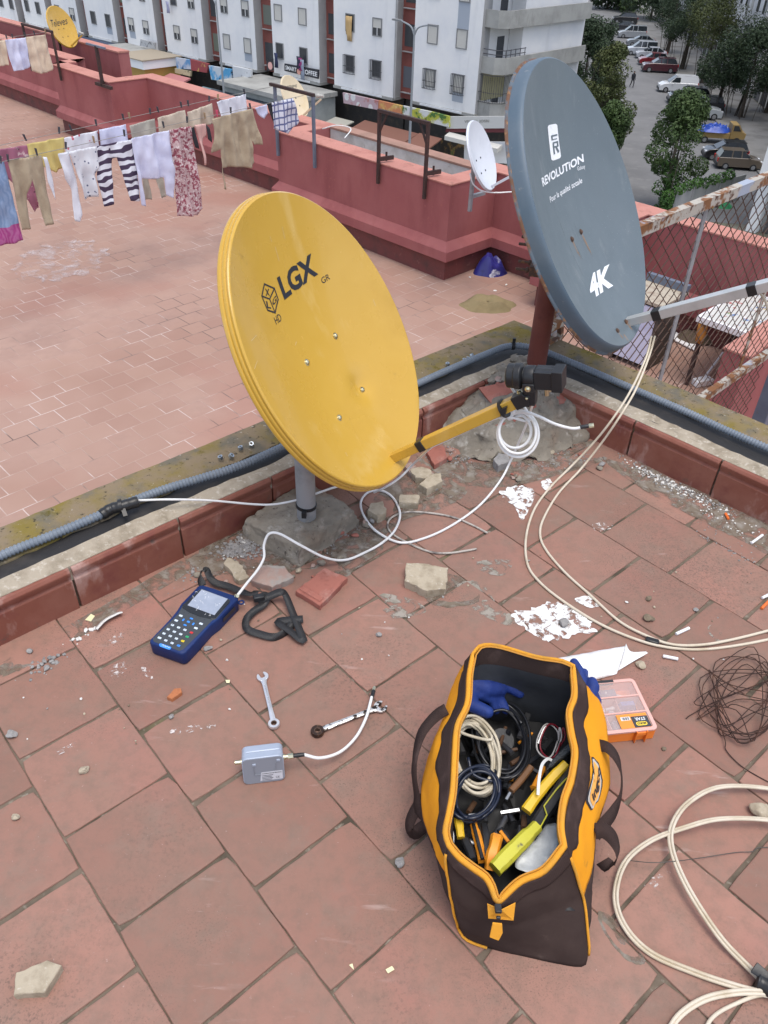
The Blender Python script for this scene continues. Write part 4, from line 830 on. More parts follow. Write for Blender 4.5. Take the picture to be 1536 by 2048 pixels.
# zip border: a brown webbing band outside, orange tape lip on top, brown band and black lining inside
panel('webbing_band', S0, S1, .02, .27, webbing, 5, .0035, .10); panel('webbing_band', S2, S3, .02, .27, webbing, 5, .0035, .08); panel('webbing_band', S3, NB+S0, .03, .26, webbing, 5, .003, .03)
def inw(i): r_ = rimL[i % NB]; a, b = rimL[(i-1) % NB], rimL[(i+1) % NB]; t = (b-a); n = Vector((-t.y, t.x, 0)).normalized(); return n if n.dot(bag_c-r_) > 0 else -n
INW = [inw(i) for i in range(NB)]; INW = [(INW[i-2]+INW[i-1]+INW[i]*2+INW[(i+1) % NB]+INW[(i+2) % NB]).normalized() for i in range(NB)]
mb = MB(); P = []
for i in range(NB):
    r_ = rimL[i]; o = INW[i]; back = S1 <= i <= S2; w = .003 if back else .008
    P.append([r_-o*.004-UP*.003, r_-o*.002+UP*.003, r_+o*w*.5+UP*.003, r_+o*w-UP*.002, r_+o*(w+.001)-UP*.010])
mb.grid(P, closed_u=True); mb.build('zip_tape', trim, bag, smooth=180, solid=.0012)
mb = MB(); z_ = [r_+INW[i]*.0085+UP*.0022 for i, r_ in enumerate(rimL)]; zs = resample(z_+[z_[0]], 900); mb.tube(zs, [.0014, .0020]*450, 6, closed=True); mb.build('zip_teeth', mat('amber_zip_teeth', (.55, .25, .03), .4), bag, smooth=0)
def inner(i, t):
    r_ = rimL[i % NB]+INW[i % NB]*.0085; back = S1 <= i % NB <= S2; b_ = baseL[i % NB].lerp(bag_c, .05); b_.z = .012; s_ = seamL[i % NB]+INW[i % NB]*.012
    if t < .5: p = r_.lerp(s_, t*2)
    else: p = s_.lerp(b_, t*2-1)
    q_ = bag_c-p; q_.z = 0; p = p+q_*.05*min(1, t*3)
    return p+INW[i % NB]*.012*math.sin(t*3.1)*(.6+MN.noise(Vector((i*.12, t*4, 0))))
mb = MB(); mb.grid([[inner(i, .0+.17*k/4)-INW[i]*.001 for k in range(5)] for i in range(NB)], closed_u=True); mb.build('inner_band', webbing, bag, smooth=180)
mb = MB(); mb.grid([[inner(i, .16+.84*k/16) for k in range(17)] for i in range(NB)], closed_u=True); mb.v.append(bag_c+UP*.012); c_ = len(mb.v)-1
mb.f += [(i*17+16, ((i+1) % NB)*17+16, c_) for i in range(NB)]; mb.m += [0]*NB; mb.build('lining', lining, bag, smooth=180)
for i in (S0, S3):
    mb = MB(); mb.tube([sect(i, k/24*1.97, off=.003) for k in range(2, 25)], .0028, 8); mb.build('piping', trim, bag, smooth=180)
mb = MB(); mb.tube([sect(i, 1.96, off=.003) for i in range(S3, S3+8)], .0028, 8); mb.build('piping', trim, bag, smooth=180)
# zip pull and the trim tabs under the V
v0 = sect(NB, .05, off=.006); mb = MB(); V_ = [G(*p) for p in ((974, 1800, .194), (1002, 1812, .197), (1030, 1798, .194), (1026, 1832, .168), (976, 1828, .17))]
mb.prism([p+Vector((0, -.006, 0)) for p in V_], Vector((0, -.002, 0))); mb.build('zip_tab', trim, bag, smooth=0)
mb = MB(); zp = G(996, 1812, .205); mb.obox(zp+Vector((-.006, -.012, -.004)), Vector((.012, 0, 0)), Vector((0, .016, -.002)), UP*.008); mb.lathe([(.003, -.004), (.003, .004)], G(996, 1826, .195)+Vector((0, -.008, 0)), Vector((1, 0, 0)), 10); mb.build('zip_slider', blackpl, bag, bevel=.0015)
mb = MB(); Q = [G(*p) for p in ((984, 1832, .185), (1003, 1834, .185), (1004, 1852, .17), (996, 1867, .155), (978, 1860, .16))]; mb.prism([q+Vector((0, -.010, 0)) for q in Q], Vector((0, -.003, 0))); mb.build('zip_pull', trim, bag, smooth=0, bevel=.001)
# webbing handles
def strap_mesh(mb, pts, w, nrm, per=4):
    P = spline([G(*p) if not isinstance(p, Vector) else p for p in pts], per); side = []
    for i, p in enumerate(P):
        t = (P[min(i+1, len(P)-1)]-P[max(i-1, 0)]).normalized(); f = i/(len(P)-1)*(len(nrm)-1); k = min(int(f), len(nrm)-2); n = Vector(nrm[k]).lerp(Vector(nrm[k+1]), f-k); side.append(t.cross(n))
    mb.ribbon(P, w, side)
mb = MB(); strap_mesh(mb, [(893, 1418, .235), (872, 1432, .222), (846, 1462, .215), (833, 1500, .195), (828, 1545, .165), (834, 1590, .12), (838, 1618, .10), (860, 1640, .11)], .027, [(-.3, -.2, .9), (-.6, -.35, .6), (-.92, -.18, .22), (-.85, -.35, .35), (-.3, -.6, .7)]); mb.build('handle', webbing, bag, smooth=25, solid=.0014)
mb = MB(); strap_mesh(mb, [(868, 1585, .13), (845, 1600, .115), (828, 1625, .085), (818, 1652, .055), (826, 1668, .048), (845, 1655, .065), (868, 1640, .10)], .028, [(-.5, -.2, .9), (-.8, -.4, .6), (-.8, -.5, .2), (-.3, -.9, .2), (-.2, -.9, .5)]); mb.build('handle', webbing, bag, smooth=25, solid=.0014)
mb = MB(); strap_mesh(mb, [(1196, 1490, .19), (1216, 1496, .195), (1234, 1518, .185), (1243, 1550, .16), (1241, 1590, .13), (1226, 1625, .12), (1206, 1650, .135), (1192, 1668, .15)], .026, [(.2, -.4, .9), (.5, -.4, .7), (.92, -.2, .25), (.85, -.3, .35), (.4, -.4, .8), (.3, -.4, .8)]); mb.build('handle', webbing, bag, smooth=25, solid=.0014)
mb = MB(); strap_mesh(mb, [(1190, 1662, .155), (1210, 1662, .152), (1229, 1682, .130), (1236, 1710, .10), (1222, 1734, .085), (1205, 1722, .10)], .030, [(.2, -.5, .9), (.5, -.6, .6), (.9, -.4, .3), (.8, -.5, -.2), (.1, -1, .1)]); mb.build('handle', webbing, bag, smooth=25, solid=.0014)
# badge on the right side panel, draped on the cloth
bv = BVHTree.FromPolygons([p for row in PR for p in row], [(i*17+k, i*17+k+1, (i+1)*17+k+1, (i+1)*17+k) for i in range(len(PR)-1) for k in range(16)])
def on_bag(x, y, off=.002):
    d = Vector(ray(x, y)).normalized(); hit = bv.ray_cast(Vector(EYE), d)
    if hit[0] is None: hit = bv.find_nearest(G(x, y, .17))
    n = hit[1]; n = n if n.dot(d) < 0 else -n; return hit[0]+n*off
bz = lambda x, y: (1150+x/12.8, 1490+y/12.8)
badge = [(400, 310), (450, 315), (590, 470), (640, 680), (685, 900), (675, 1060), (630, 1270), (570, 1440), (500, 1500), (420, 1660), (375, 1665), (260, 1470), (255, 1370), (330, 1100), (410, 850), (440, 600)]
def badge_mesh(name, sc, m, off):
    cx = sum(p[0] for p in badge)/len(badge); cy = sum(p[1] for p in badge)/len(badge); mb = MB(); n = len(badge); rings = []
    for s in (1, .7, .4, .12): rings.append([on_bag(*bz(cx+(x-cx)*sc[0]*s, cy+(y-cy)*sc[1]*s), off) for x, y in badge])
    mb.grid(rings, closed_v=True); mb.f.append(tuple(range(3*n, 4*n))); mb.m.append(0); return mb.build(name, m, rp, smooth=180)
bd = badge_mesh('badge', (1, 1), ink, .0022); badge_mesh('badge_rim', (.80, .93), mat('silver_print', (.50, .48, .44), .4), .0030); badge_mesh('badge_field', (.62, .82), mat('badge_orange', (.80, .38, .08), .6), .0038)
q0, q1, q2 = Vector(bz(455, 1480)), Vector(bz(620, 680)), Vector(bz(355, 1330)); ex_, ey_ = q1-q0, q2-q0
bow = lambda x: 50/12.8*math.sin(x*math.pi)
lettering('ingco', lambda x, y: on_bag((q0+ex_*x+ey_*y*(1-.12*x)).x+bow(x)*.8, (q0+ex_*x+ey_*y).y, .0050), ink, rp, bold=.03, shear=.2, subdiv=.3)
# ================================================================= THINGS IN THE BAG
fill = mat('dark_bag_filler', (.012, .012, .013), .6, bump=[(40, .6)])
CB = 'things packed in the tool bag'
mb = MB(); ins = [inner(i, .80) for i in range(NB)]; cc = sum(ins, Vector())/NB
mb.grid([[cc+(p-cc)*s+UP*((.100+.03*MN.noise((cc+(p-cc)*s)*26))-(cc+(p-cc)*s).z) for p in ins] for s in (.97, .8, .6, .4, .2, .05)], closed_v=True); tag(mb.build('bag_filler', fill, None, smooth=40, loc=cc), 'dark lumpy filler sheet added over the bottom of the tool bag', 'cloth')  # near-black lumpy sheet added to keep the bag floor out of sight
cream = mat('cream_flex', (.60, .54, .42), .5, layers=[((.42, .36, .25), 14, .5, .7), ((.1, .09, .08), 60, .66, .72)])
blackflex = mat('black_flex', (.012, .013, .016), .35); navy = mat('navy_flex', (.010, .015, .032), .32)
def coilmesh(cx, cy, rx, ry, z, turns, r, tilt, jit, seed, extra=()):
    rnd = random.Random(seed); P = []
    for k in range(turns*14):
        an = 2*math.pi*k/14; tr = k/14; w = 1+jit*math.sin(tr*2.3+seed)+.02*rnd.uniform(-1, 1)
        x = cx+rx*w*math.cos(an)+tilt*ry*math.sin(an)+4*math.sin(tr*3); y = cy+ry*w*math.sin(an)+3*math.cos(tr*5+seed); P.append((x, y, z+.004*tr*.6+.008*math.sin(an*2+tr)))
    mb = MB(); mb.tube(spline([G(*p) for p in list(P)+list(extra)], 4), r, 7); return mb, G(cx, cy, z)
for nm, lab, args, m in (('cable_coil', 'coil of thick black cable at the back of the tool bag', (1003, 1482, 50, 70, .140, 8, .0034, .1, .13, 1), blackflex),
        ('cable_coil', 'coil of dirty cream cable on the left in the tool bag', (948, 1512, 44, 70, .158, 8, .0035, .15, .14, 3, [(935, 1470, .17), (905, 1455, .18)]), cream),
        ('cable_coil', 'coil of glossy navy cable over the pliers in the tool bag', (950, 1588, 44, 50, .172, 6, .0036, -.2, .10, 6, [(948, 1550, .185), (936, 1515, .20)]), navy)):
    mb, c = coilmesh(*args); tag(mb.build(nm, m, None, smooth=180, loc=c), lab, 'cable coil', CB)
mb = MB(); mb.lathe([(.022, -.009), (.026, -.009), (.026, .009), (.022, .009)], G(1003, 1482, .135), Vector((.2, -.35, 1)), 28); tag(mb.build('tape_roll', tape, None, loc=G(1003, 1482, .135)), 'roll of black insulating tape inside the black cable coil', 'tape roll', CB)
ykn = mat('yellow_tool_plastic', (.72, .46, .02), .45, layers=[((.45, .30, .05), 20, .58, .75)]); lime = mat('lime_rubber', (.50, .47, .035), .55, layers=[((.34, .31, .05), 12, .5, .7), ((.12, .11, .05), 50, .64, .7)], bump=[(200, .3)])
ogr = mat('orange_grip', (.80, .30, .02), .45, layers=[((.5, .2, .03), 20, .6, .75)]); chrome = mat('chrome', (.36, .37, .38), .36, metal=1.); teal = mat('teal_plastic', (.0, .10, .10), .5)
def flatbar(name, label, cat, pts, w, th, m, parent=None, bev=.003, group=CB, nrm=None, per=6):
    P = spline([G(*p) for p in pts], per); mb = MB(); n = len(P); rows = []
    for i, p in enumerate(P):
        t = (P[min(i+1, n-1)]-P[max(i-1, 0)]).normalized(); nn = Vector(nrm or (-.1, -.35, 1)); sd = t.cross(nn).normalized(); nn = sd.cross(t)
        ww = w[int(i/(n-1)*(len(w)-1)+.5)] if isinstance(w, (list, tuple)) else w
        rows.append([p-sd*ww/2-nn*th/2, p-sd*ww/2+nn*th*.25, p-sd*ww*.3+nn*th/2, p+sd*ww*.3+nn*th/2, p+sd*ww/2+nn*th*.25, p+sd*ww/2-nn*th/2])
    mb.grid(rows, closed_v=True); mb.f += [tuple(range(6))[::-1], tuple((n-1)*6+k for k in range(6))]; mb.m += [0, 0]
    if parent: return mb.build(name, m, parent, smooth=40)
    return tag(mb.build(name, m, None, smooth=40, loc=P[0]), label, cat, group)
flatbar('utility_knife', 'yellow box cutter beside the black saw in the tool bag', 'box cutter', [(1052, 1622, .175), (1075, 1590, .182), (1105, 1555, .19), (1132, 1528, .20)], [.022, .021, .020, .018], .016, ykn)
saw = flatbar('pruning_saw', 'black folding saw with a lime yellow grip lying in the tool bag', 'folding saw', [(1062, 1668, .185), (1090, 1625, .185), (1120, 1580, .19), (1146, 1540, .20)], [.026, .027, .026, .022], .020, blackpl)
flatbar('grip', '', '', [(990, 1738, .185), (1015, 1712, .19), (1045, 1682, .192), (1073, 1654, .190)], [.028, .030, .029, .024], .026, lime, saw)
st = MB(); S_ = [G(*p) for p in ((1066, 1648, .2), (1082, 1652, .2), (1094, 1630, .2), (1088, 1612, .2), (1112, 1580, .204), (1134, 1556, .21))]; st.tube(S_, .0016, 6); st.build('stripe', lime, saw)
flatbar('centre_punch', 'knurled black steel punch leaning on the right rim of the tool bag', 'punch', [(1094, 1540, .19), (1108, 1524, .20), (1128, 1506, .215), (1150, 1486, .23)], [.004, .012, .015, .015], .013, mat('knurled_steel', (.05, .055, .06), .45, metal=.6, bump=[(420, .8, 'vor')]))
sd_ = flatbar('screwdriver', 'orange screwdriver handle upright at the front of the tool bag', 'screwdriver', [(979, 1738, .16), (984, 1712, .175), (990, 1690, .18), (993, 1676, .175)], [.020, .024, .022, .024], .022, ogr)
for k, (lab, p, q, m) in enumerate((('orange and black pliers handle in the front left of the bag', (946, 1646, .155), (964, 1722, .165), ogr), ('yellow pliers handle under the navy coil', (908, 1608, .16), (922, 1676, .16), ykn), ('black pliers grip between the orange handles', (925, 1670, .15), (946, 1720, .16), blackpl), ('black and orange cutter grip in the middle of the bag', (1000, 1660, .155), (1016, 1688, .16), blackpl), ('black screwdriver shaft in front of the cutter grip', (968, 1650, .15), (974, 1715, .15), blackpl))):
    o = flatbar('pliers', lab, 'pliers', [p, ((p[0]+q[0])/2+2, (p[1]+q[1])/2, p[2]+.004), q], [.014, .017, .015], .013, m)
    if k in (0, 3): flatbar('inlay', '', '', [(p[0]+1, p[1]+3, p[2]+.008), (q[0]+1, q[1]-4, q[2]+.008)], .007, .006, blackpl if k == 0 else ogr, o)
flatbar('socket_bit', 'bright chrome socket bit lying across the middle of the bag', 'socket bit', [(1001, 1626, .165), (1038, 1620, .168)], .009, .009, chrome); flatbar('chrome_spanner', 'small chrome spanner end beside the navy coil', 'spanner', [(1012, 1600, .155), (1020, 1586, .155)], .008, .006, chrome)
flatbar('wire_brush', 'brown handled wire brush behind the chrome bit', 'brush', [(1022, 1582, .15), (1042, 1560, .15), (1062, 1534, .152)], .014, .012, mat('brown_wood', (.16, .075, .03), .6))
flatbar('drill_bit', 'silver masonry drill bit behind the red and white leads', 'drill bit', [(1077, 1488, .16), (1090, 1452, .175)], .008, .008, chrome)
flatbar('marker_box', 'teal plastic strip along the right inside of the bag', 'plastic strip', [(1124, 1640, .17), (1122, 1690, .17), (1110, 1732, .17)], .010, .03, teal); flatbar('nylon_tie', 'translucent nylon tie curling over the box cutter', 'cable tie', [(1076, 1590, .20), (1078, 1560, .21), (1084, 1530, .215), (1096, 1518, .21), (1108, 1524, .20)], .006, .0018, mat('nylon', (.62, .63, .62), .35))
for lab, m, dx in (('loop of dark red test lead at the back right of the bag', mat('red_lead', (.20, .008, .02), .4), 4), ('loop of pale grey test lead at the back right of the bag', mat('grey_lead', (.42, .40, .38), .45), -3)):
    P = [(1098+dx+20*math.cos(R(k*30))*(1-.2*math.sin(k)), 1482+34*math.sin(R(k*30)), .175+.01*math.sin(k)) for k in range(13)]+[(1122+dx, 1455, .19), (1126+dx, 1475, .18), (1112, 1505, .17)]
    mb = MB(); mb.tube(spline([G(*p) for p in P], 5), .0018, 6); tag(mb.build('test_lead', m, None, smooth=180, loc=G(1098, 1482, .175)), lab, 'test lead', CB)
def sheet(name, label, cat, poly, z, m, amp, seed, group=None, nu=26):
    W = spline(px(poly, z), 8, True); c = sum(W, Vector())/len(W); mb = MB(); rows = []
    for s in (1, .85, .7, .5, .3, .1): rows.append([c+(w-c)*s+UP*(amp*(MN.noise((c+(w-c)*s)*22+Vector((seed, 0, 0)))+.9*MN.noise((c+(w-c)*s)*60+Vector((0, seed, 0))))+amp*1.2*(1-s*s)) for w in W])
    mb.grid(rows, closed_v=True); mb.f.append(tuple(range(5*len(W), 6*len(W)))); mb.m.append(0); return tag(mb.build(name, m, None, smooth=70, loc=c, solid=.001), label, cat, group)
plb = mat('milky_plastic', (.55, .58, .60), .28, layers=[((.40, .43, .46), 16, .4, .65)], bump=[(50, .6)], spec=.5)
sheet('plastic_bag', 'crumpled milky plastic bag at the front right inside the tool bag', 'plastic bag', ((1030, 1732), (1050, 1695), (1072, 1662), (1105, 1648), (1116, 1660), (1115, 1700), (1096, 1730), (1060, 1748)), .165, plb, .006, 3, CB)
sheet('plaster_roll', 'white rag tucked at the left front of the tool bag', 'rag', ((893, 1645), (903, 1650), (908, 1672), (906, 1694), (896, 1686)), .18, mat('white_rag', (.70, .70, .68), .8), .004, 5, CB)
# extra clutter: dark sockets, chains of keys, brushes
rnd = random.Random(8); dsteel = mat('dark_steel', (.12, .12, .125), .4, metal=.8); brown_h = mat('dark_wood', (.08, .04, .02), .6)
for i in range(60):
    x, y = rnd.uniform(915, 1120), rnd.uniform(1450, 1720)
    if y > 1740-abs(x-1000)*.4 or (y > 1640 and abs(x-1000) > 55) or x > 1105: continue
    an = rnd.uniform(0, 3.1); l = rnd.uniform(10, 26); m = rnd.choice([blackpl, blackpl, chrome, blackflex, dsteel, dsteel, ogr, brown_h])
    flatbar('small_tool', 'small tool half buried in the tool bag', 'small tool', [(x-l*math.cos(an), y-l*math.sin(an), .135), (x+l*math.cos(an), y+l*math.sin(an), rnd.uniform(.135, .155))], rnd.uniform(.005, .013), .008, m, group='small tools half buried in the bag')
# ---- blue work gloves
glove_m = mat('blue_glove', (.012, .030, .16), .62, layers=[((.02, .05, .23), 12, .45, .7), ((.008, .018, .10), 30, .55, .75)], bump=[(80, .5), (300, .4)], spec=.3)
def glove(label, palm, fingers, loc):
    """palm: list of (point, radius), fingers: lists of (point, radius); merged with a voxel remesh into one skin"""
    mb = MB()
    def ball(p, r_):
        bm = bmesh.new(); bmesh.ops.create_icosphere(bm, subdivisions=2, radius=r_); bm.verts.index_update(); mb.add([Vector(p)+v.co for v in bm.verts], [tuple(v.index for v in f.verts) for f in bm.faces]); bm.free()
    def chain(c):
        P = [Vector(p) for p, r_ in c]; rs = [r_ for p, r_ in c]
        for (p, a), (q, b) in zip(zip(P, rs), zip(P[1:], rs[1:])):
            n = max(2, int((q-p).length/.004))
            for k in range(n+1): ball(p.lerp(q, k/n), a+(b-a)*k/n)
    chain(palm)
    for f in fingers: chain(f)
    o = mb.build('work_glove', glove_m, None, smooth=180, loc=loc); m = o.modifiers.new('skin', 'REMESH'); m.mode = 'VOXEL'; m.voxel_size = .0032; m.use_smooth_shade = True
    s_ = o.modifiers.new('soft', 'SMOOTH'); s_.factor = .6; s_.iterations = 6
    return tag(o, label, 'work glove', 'pair of blue work gloves')
g_ = lambda x, y, z: G(x, y, z)
glove('blue rubber work glove draped over the cables at the back left inside the tool bag', [(g_(940, 1370, .20), .026), (g_(972, 1376, .195), .024), (g_(1000, 1378, .185), .018)],
    [[(g_(985, 1370, .19), .015), (g_(1012, 1372, .185), .013), (g_(1040, 1388, .17), .011)], [(g_(985, 1385, .18), .014), (g_(1000, 1398, .165), .012), (g_(1012, 1420, .15), .011)], [(g_(960, 1388, .19), .015), (g_(985, 1400, .17), .012), (g_(992, 1420, .15), .011)], [(g_(945, 1385, .195), .015), (g_(940, 1408, .195), .017), (g_(975, 1424, .185), .015)], [(g_(945, 1372, .20), .016), (g_(925, 1400, .19), .013), (g_(920, 1420, .185), .012)]], g_(960, 1385, .19))
glove('blue rubber work glove lying behind the tool bag beside the parts box', [(g_(1162, 1366, .05), .026), (g_(1176, 1388, .045), .026), (g_(1186, 1404, .035), .022)],
    [[(g_(1164, 1372, .06), .017), (g_(1160, 1345, .075), .014), (g_(1148, 1325, .09), .012)], [(g_(1180, 1390, .06), .018), (g_(1186, 1374, .07), .017), (g_(1184, 1364, .075), .014)], [(g_(1160, 1376, .05), .016), (g_(1166, 1356, .045), .013), (g_(1168, 1345, .035), .012)], [(g_(1172, 1400, .04), .016), (g_(1188, 1398, .03), .013), (g_(1194, 1385, .025), .012)], [(g_(1150, 1385, .05), .016), (g_(1140, 1365, .05), .013)]], g_(1165, 1390, .03))
# ================================================================= SIGNAL METER, FINDER, SPANNERS, PARTS BOX
navy_rubber = mat('navy_rubber', (.006, .022, .105), .55, layers=[((.010, .034, .14), 8, .45, .7)], bump=[(300, .15)], spec=.35)
mz = lambda x, y, z=.046: G(290+x/7.314, 1150+y/7.314, z)
mt = thing('signal_meter', 'handheld satellite signal meter with keypad in a navy rubber boot', 'signal meter', G(400, 1240, 0))
def bar_w(pts, z): return [mz(x, y, z) for x, y in pts]
OUT = [(75, 945), (225, 790), (390, 615), (470, 515), (530, 415), (650, 292), (765, 172), (800, 148), (850, 145), (1000, 190), (1320, 297), (1358, 318), (1362, 350), (1290, 420), (1080, 640), (965, 725), (890, 810), (760, 955), (625, 1098), (580, 1140), (530, 1152), (490, 1140), (95, 1000), (68, 975)]
top = bar_w(OUT, .046); ctr = sum(top, Vector())/len(top)
mb = MB(); rows = []
for z, s in ((0, .955), (.004, .985), (.040, 1.0), (.0445, .992), (.046, .972)):
    rows.append([Vector((ctr.x+(p.x-ctr.x)*s, ctr.y+(p.y-ctr.y)*s, z)) for p in top])
mb.grid(rows, closed_v=True); mb.f.append(tuple(range(4*len(top), 5*len(top)))); mb.m.append(0); mb.build('rubber_boot', navy_rubber, mt, smooth=50)
def plate(name, pts, z, th, m, parent=mt, bev=.0006):
    mb = MB(); mb.prism([p-UP*th for p in bar_w(pts, z)], UP*th); return mb.build(name, m, parent, smooth=0, bevel=bev)
face = mat('meter_face', (.045, .052, .060), .5); bez = mat('meter_bezel', (.016, .018, .021), .25)
fp = plate('face_plate', [(545, 455), (480, 570), (390, 660), (110, 935), (130, 975), (500, 1108), (560, 1085), (800, 850), (985, 662), (1040, 640), (1240, 400), (1245, 360), (830, 200), (775, 225)], .0468, .002, face)
plate('screen_bezel', [(548, 440), (545, 478), (650, 545), (800, 605), (960, 640), (1025, 632), (1235, 402), (1240, 368), (1210, 350), (835, 212), (795, 225)], .0480, .002, bez)
scr = plate('screen', [(620, 440), (830, 208), (1212, 346), (1015, 586)], .0486, .001, mat('lcd_screen', (.30, .34, .42), .16, layers=[((.36, .40, .48), 30, .4, .7)], spec=.6))
rnd = random.Random(3)
for x, y in [(720, 370), (800, 370), (760, 430), (730, 250), (850, 240), (900, 270), (700, 350), (930, 310), (880, 310), (1030, 420), (1060, 430), (760, 490), (800, 500), (890, 560), (950, 560), (780, 455), (830, 390), (690, 300), (960, 585), (1080, 420)]:
    an = rnd.uniform(-.5, 2.2); l = rnd.uniform(15, 45); P = [(x, y), (x+l*.5*math.cos(an), y+l*.5*math.sin(an)), (x+l*math.cos(an+.5), y+l*math.sin(an+.5))]; sm = MB(); sm.tube(bar_w(P, .0488), .00045, 4); sm.build('peeling_film', stub, scr, smooth=0)
kw = mat('white_key', (.60, .68, .75), .45); kbl = mat('blue_key', (.05, .27, .80), .45); kr = mat('red_key', (.70, .03, .03), .45); kg = mat('green_key', (.03, .42, .15), .45); ky = mat('yellow_key', (.80, .60, .02), .45)
ex = (mz(545, 1140)-mz(75, 960)).normalized(); ey = UP.cross(ex)
def key(x, y, m, txt=None, w=.0088, h=.0062):
    c = mz(x, y, .0468); mb = MB(); mb.obox(c-ex*w/2-ey*h/2-UP*.001, ex*w, ey*h, UP*.003); o = mb.build('key', m, fp, bevel=.0012, seg=2)
    if txt: flat_text(txt, c-ex*w*.13*len(txt)-ey*h*.27+UP*.0022, ex*w*.26*len(txt), ey*h*.54, ink, o)
for x, y, tx in ((525, 598, None), (457, 668, None), (402, 735, '1'), (492, 770, '2'), (585, 805, '3'), (340, 797, '4'), (430, 832, '5'), (523, 868, '6'), (278, 858, '7'), (370, 895, '8'), (460, 932, '9'), (213, 922, None), (305, 960, '0'), (397, 998, 'K'), (820, 715, None), (745, 780, None)): key(x, y, kw, tx, .0105 if tx is None else .0088)
for x, y, m, tx in ((680, 845, kr, 'F1'), (617, 905, kg, 'F2'), (553, 968, ky, 'F3'), (492, 1035, kbl, 'F4')): key(x, y, m, tx)
for x, y, w, h in ((680, 640, .0095, .0045), (562, 658, .0048, .0085), (635, 687, .0085, .0058), (708, 718, .0048, .0085), (587, 735, .0095, .0045)): key(x, y, kbl, None, w, h)
pl = plate('maker_badge', [(205, 1015), (215, 1000), (240, 1000), (380, 1050), (385, 1065), (360, 1088), (335, 1085), (215, 1040)], .0472, .002, kbl)
sq = MB(); sq.tube(bar_w([(245, 1025), (275, 1020), (265, 1040), (300, 1030), (290, 1052), (330, 1045), (345, 1062), (365, 1060)], .0476), .0006, 4); sq.build('script_mark', stub, pl, smooth=0)
for x in (575, 632, 690, 750, 810, 870):
    c = mz(x, 545+(x-575)*.37, .0466); b = MB(); b.lathe([(.0011, 0), (.0011, .0006)], c, UP, 8); b.build('indicator', ink, fp)
gb = MB(); gb.prism([mz(1140, 640, .034), mz(1310, 460, .034), mz(1325, 510, .018), mz(1145, 690, .018)], (ex-ey*.15)*.0012); gb.build('side_slot', ink, mt, smooth=0)
rg = MB(); rc = mz(1408, 400, .03); rg.tube([rc+ex*.007*math.cos(R(k*30))+ey*.007*math.sin(R(k*30)) for k in range(12)], .0026, 8, closed=True); rg.build('strap_ring', navy_rubber, mt, smooth=180)
cp_ = MB(); a = mz(1310, 310, .034); b = G(474, 1192, .05); cp_.lathe([(.0045, -.006), (.0045, .012), (.0060, .013), (.0060, .020), (.0048, .021), (.0048, .03)], a, b-a, 10); cp_.build('antenna_socket', steel, mt)
# carrying strap
stm = mat('black_strap', (.010, .010, .011), .5, layers=[((.035, .035, .036), 150, .45, .55, 'wave', (1, 1, 0)), ((.05, .045, .04), 30, .62, .75)], bump=[(500, .4, 'wave', (1, 1, 1), .0006)])
mb = MB(); strap_mesh(mb, [(406, 1172, .025), (400, 1156, .035), (403, 1143, .045), (413, 1141, .045), (420, 1155, .03), (432, 1166, .02), (455, 1172, .018), (480, 1182, .02), (500, 1188, .025), (520, 1183, .03), (535, 1190, .025), (528, 1208, .015), (508, 1222, .015), (492, 1240, .016), (495, 1258, .014), (520, 1268, .012), (550, 1274, .010), (572, 1262, .010), (590, 1240, .010)], .021, [(0, -.5, .9), (-.9, .2, .2), (.7, -.6, .2), (0, -.5, 1), (0, -.2, 1), (.8, .4, .3), (0, -.2, 1), (-.2, -.9, .3), (0, -.3, 1), (.8, -.3, .3), (0, -.3, 1)])
s1 = mb.build('meter_strap', stm, None, smooth=30, solid=.0016, loc=G(500, 1200, 0)); tag(s1, 'black webbing strap looped on the tiles behind the signal meter', 'strap', 'black strap of the meter')
ORG[s1.name] = G(500, 1200, 0)
mb = MB(); strap_mesh(mb, [(515, 1200, .02), (540, 1192, .03), (562, 1184, .04), (572, 1192, .03), (585, 1225, .015), (600, 1262, .012), (606, 1282, .012), (580, 1262, .016), (556, 1244, .016), (578, 1240, .014), (606, 1238, .012)], .022, [(.3, -.4, .8), (.5, -.3, .8), (.6, -.2, .8), (.3, 0, 1), (.2, .1, 1), (0, .2, 1), (0, -.2, 1), (.2, -.3, 1)]); mb.build('strap_end', stm, s1, smooth=30, solid=.0016)
mb = MB(); c = G(520, 1196, .03); mb.obox(c-Vector((.016, .010, .012)), Vector((.03, .01, 0)), Vector((-.006, .018, 0)), UP*.018); mb.build('buckle', blackpl, s1, bevel=.003)
# ---- little silver signal finder standing on its edge
fsil = mat('silver_plastic', (.36, .41, .50), .38, metal=.15, layers=[((.31, .36, .44), 9, .45, .7)]); ffr = mat('grey_back', (.21, .225, .26), .5)
bL, bR = G(489, 1570, 0), G(569, 1560, 0); fx = (bR-bL).normalized(); w_ = (bR-bL).length*1.03; h_ = .078; fy = UP.cross(fx)
th_ = .042; lean = Vector((fy.x*.18, fy.y*.18, 1)).normalized(); fn = fx.cross(lean)
FO = bL-fx*.001
def rrect(o, ax, ay, w, h, r, n=5):
    out = []
    for cx, cy, s0 in ((w-r, r, 270), (w-r, h-r, 0), (r, h-r, 90), (r, r, 180)):
        for k in range(n+1): an = R(s0+90*k/n); out.append(o+ax*(cx+r*math.cos(an))+ay*(cy+r*math.sin(an)))
    return out
back_dir = -fn if fn.dot(fy) < 0 else fn
ff = thing('signal_finder', 'small silver grey satellite finder box standing on its edge on the tiles', 'signal finder', (bL+bR)/2)
mb = MB(); mb.prism(rrect(FO, fx, lean, w_, h_, .012), back_dir*th_*.47); mb.build('front_shell', fsil, ff, smooth=40, bevel=.0015)
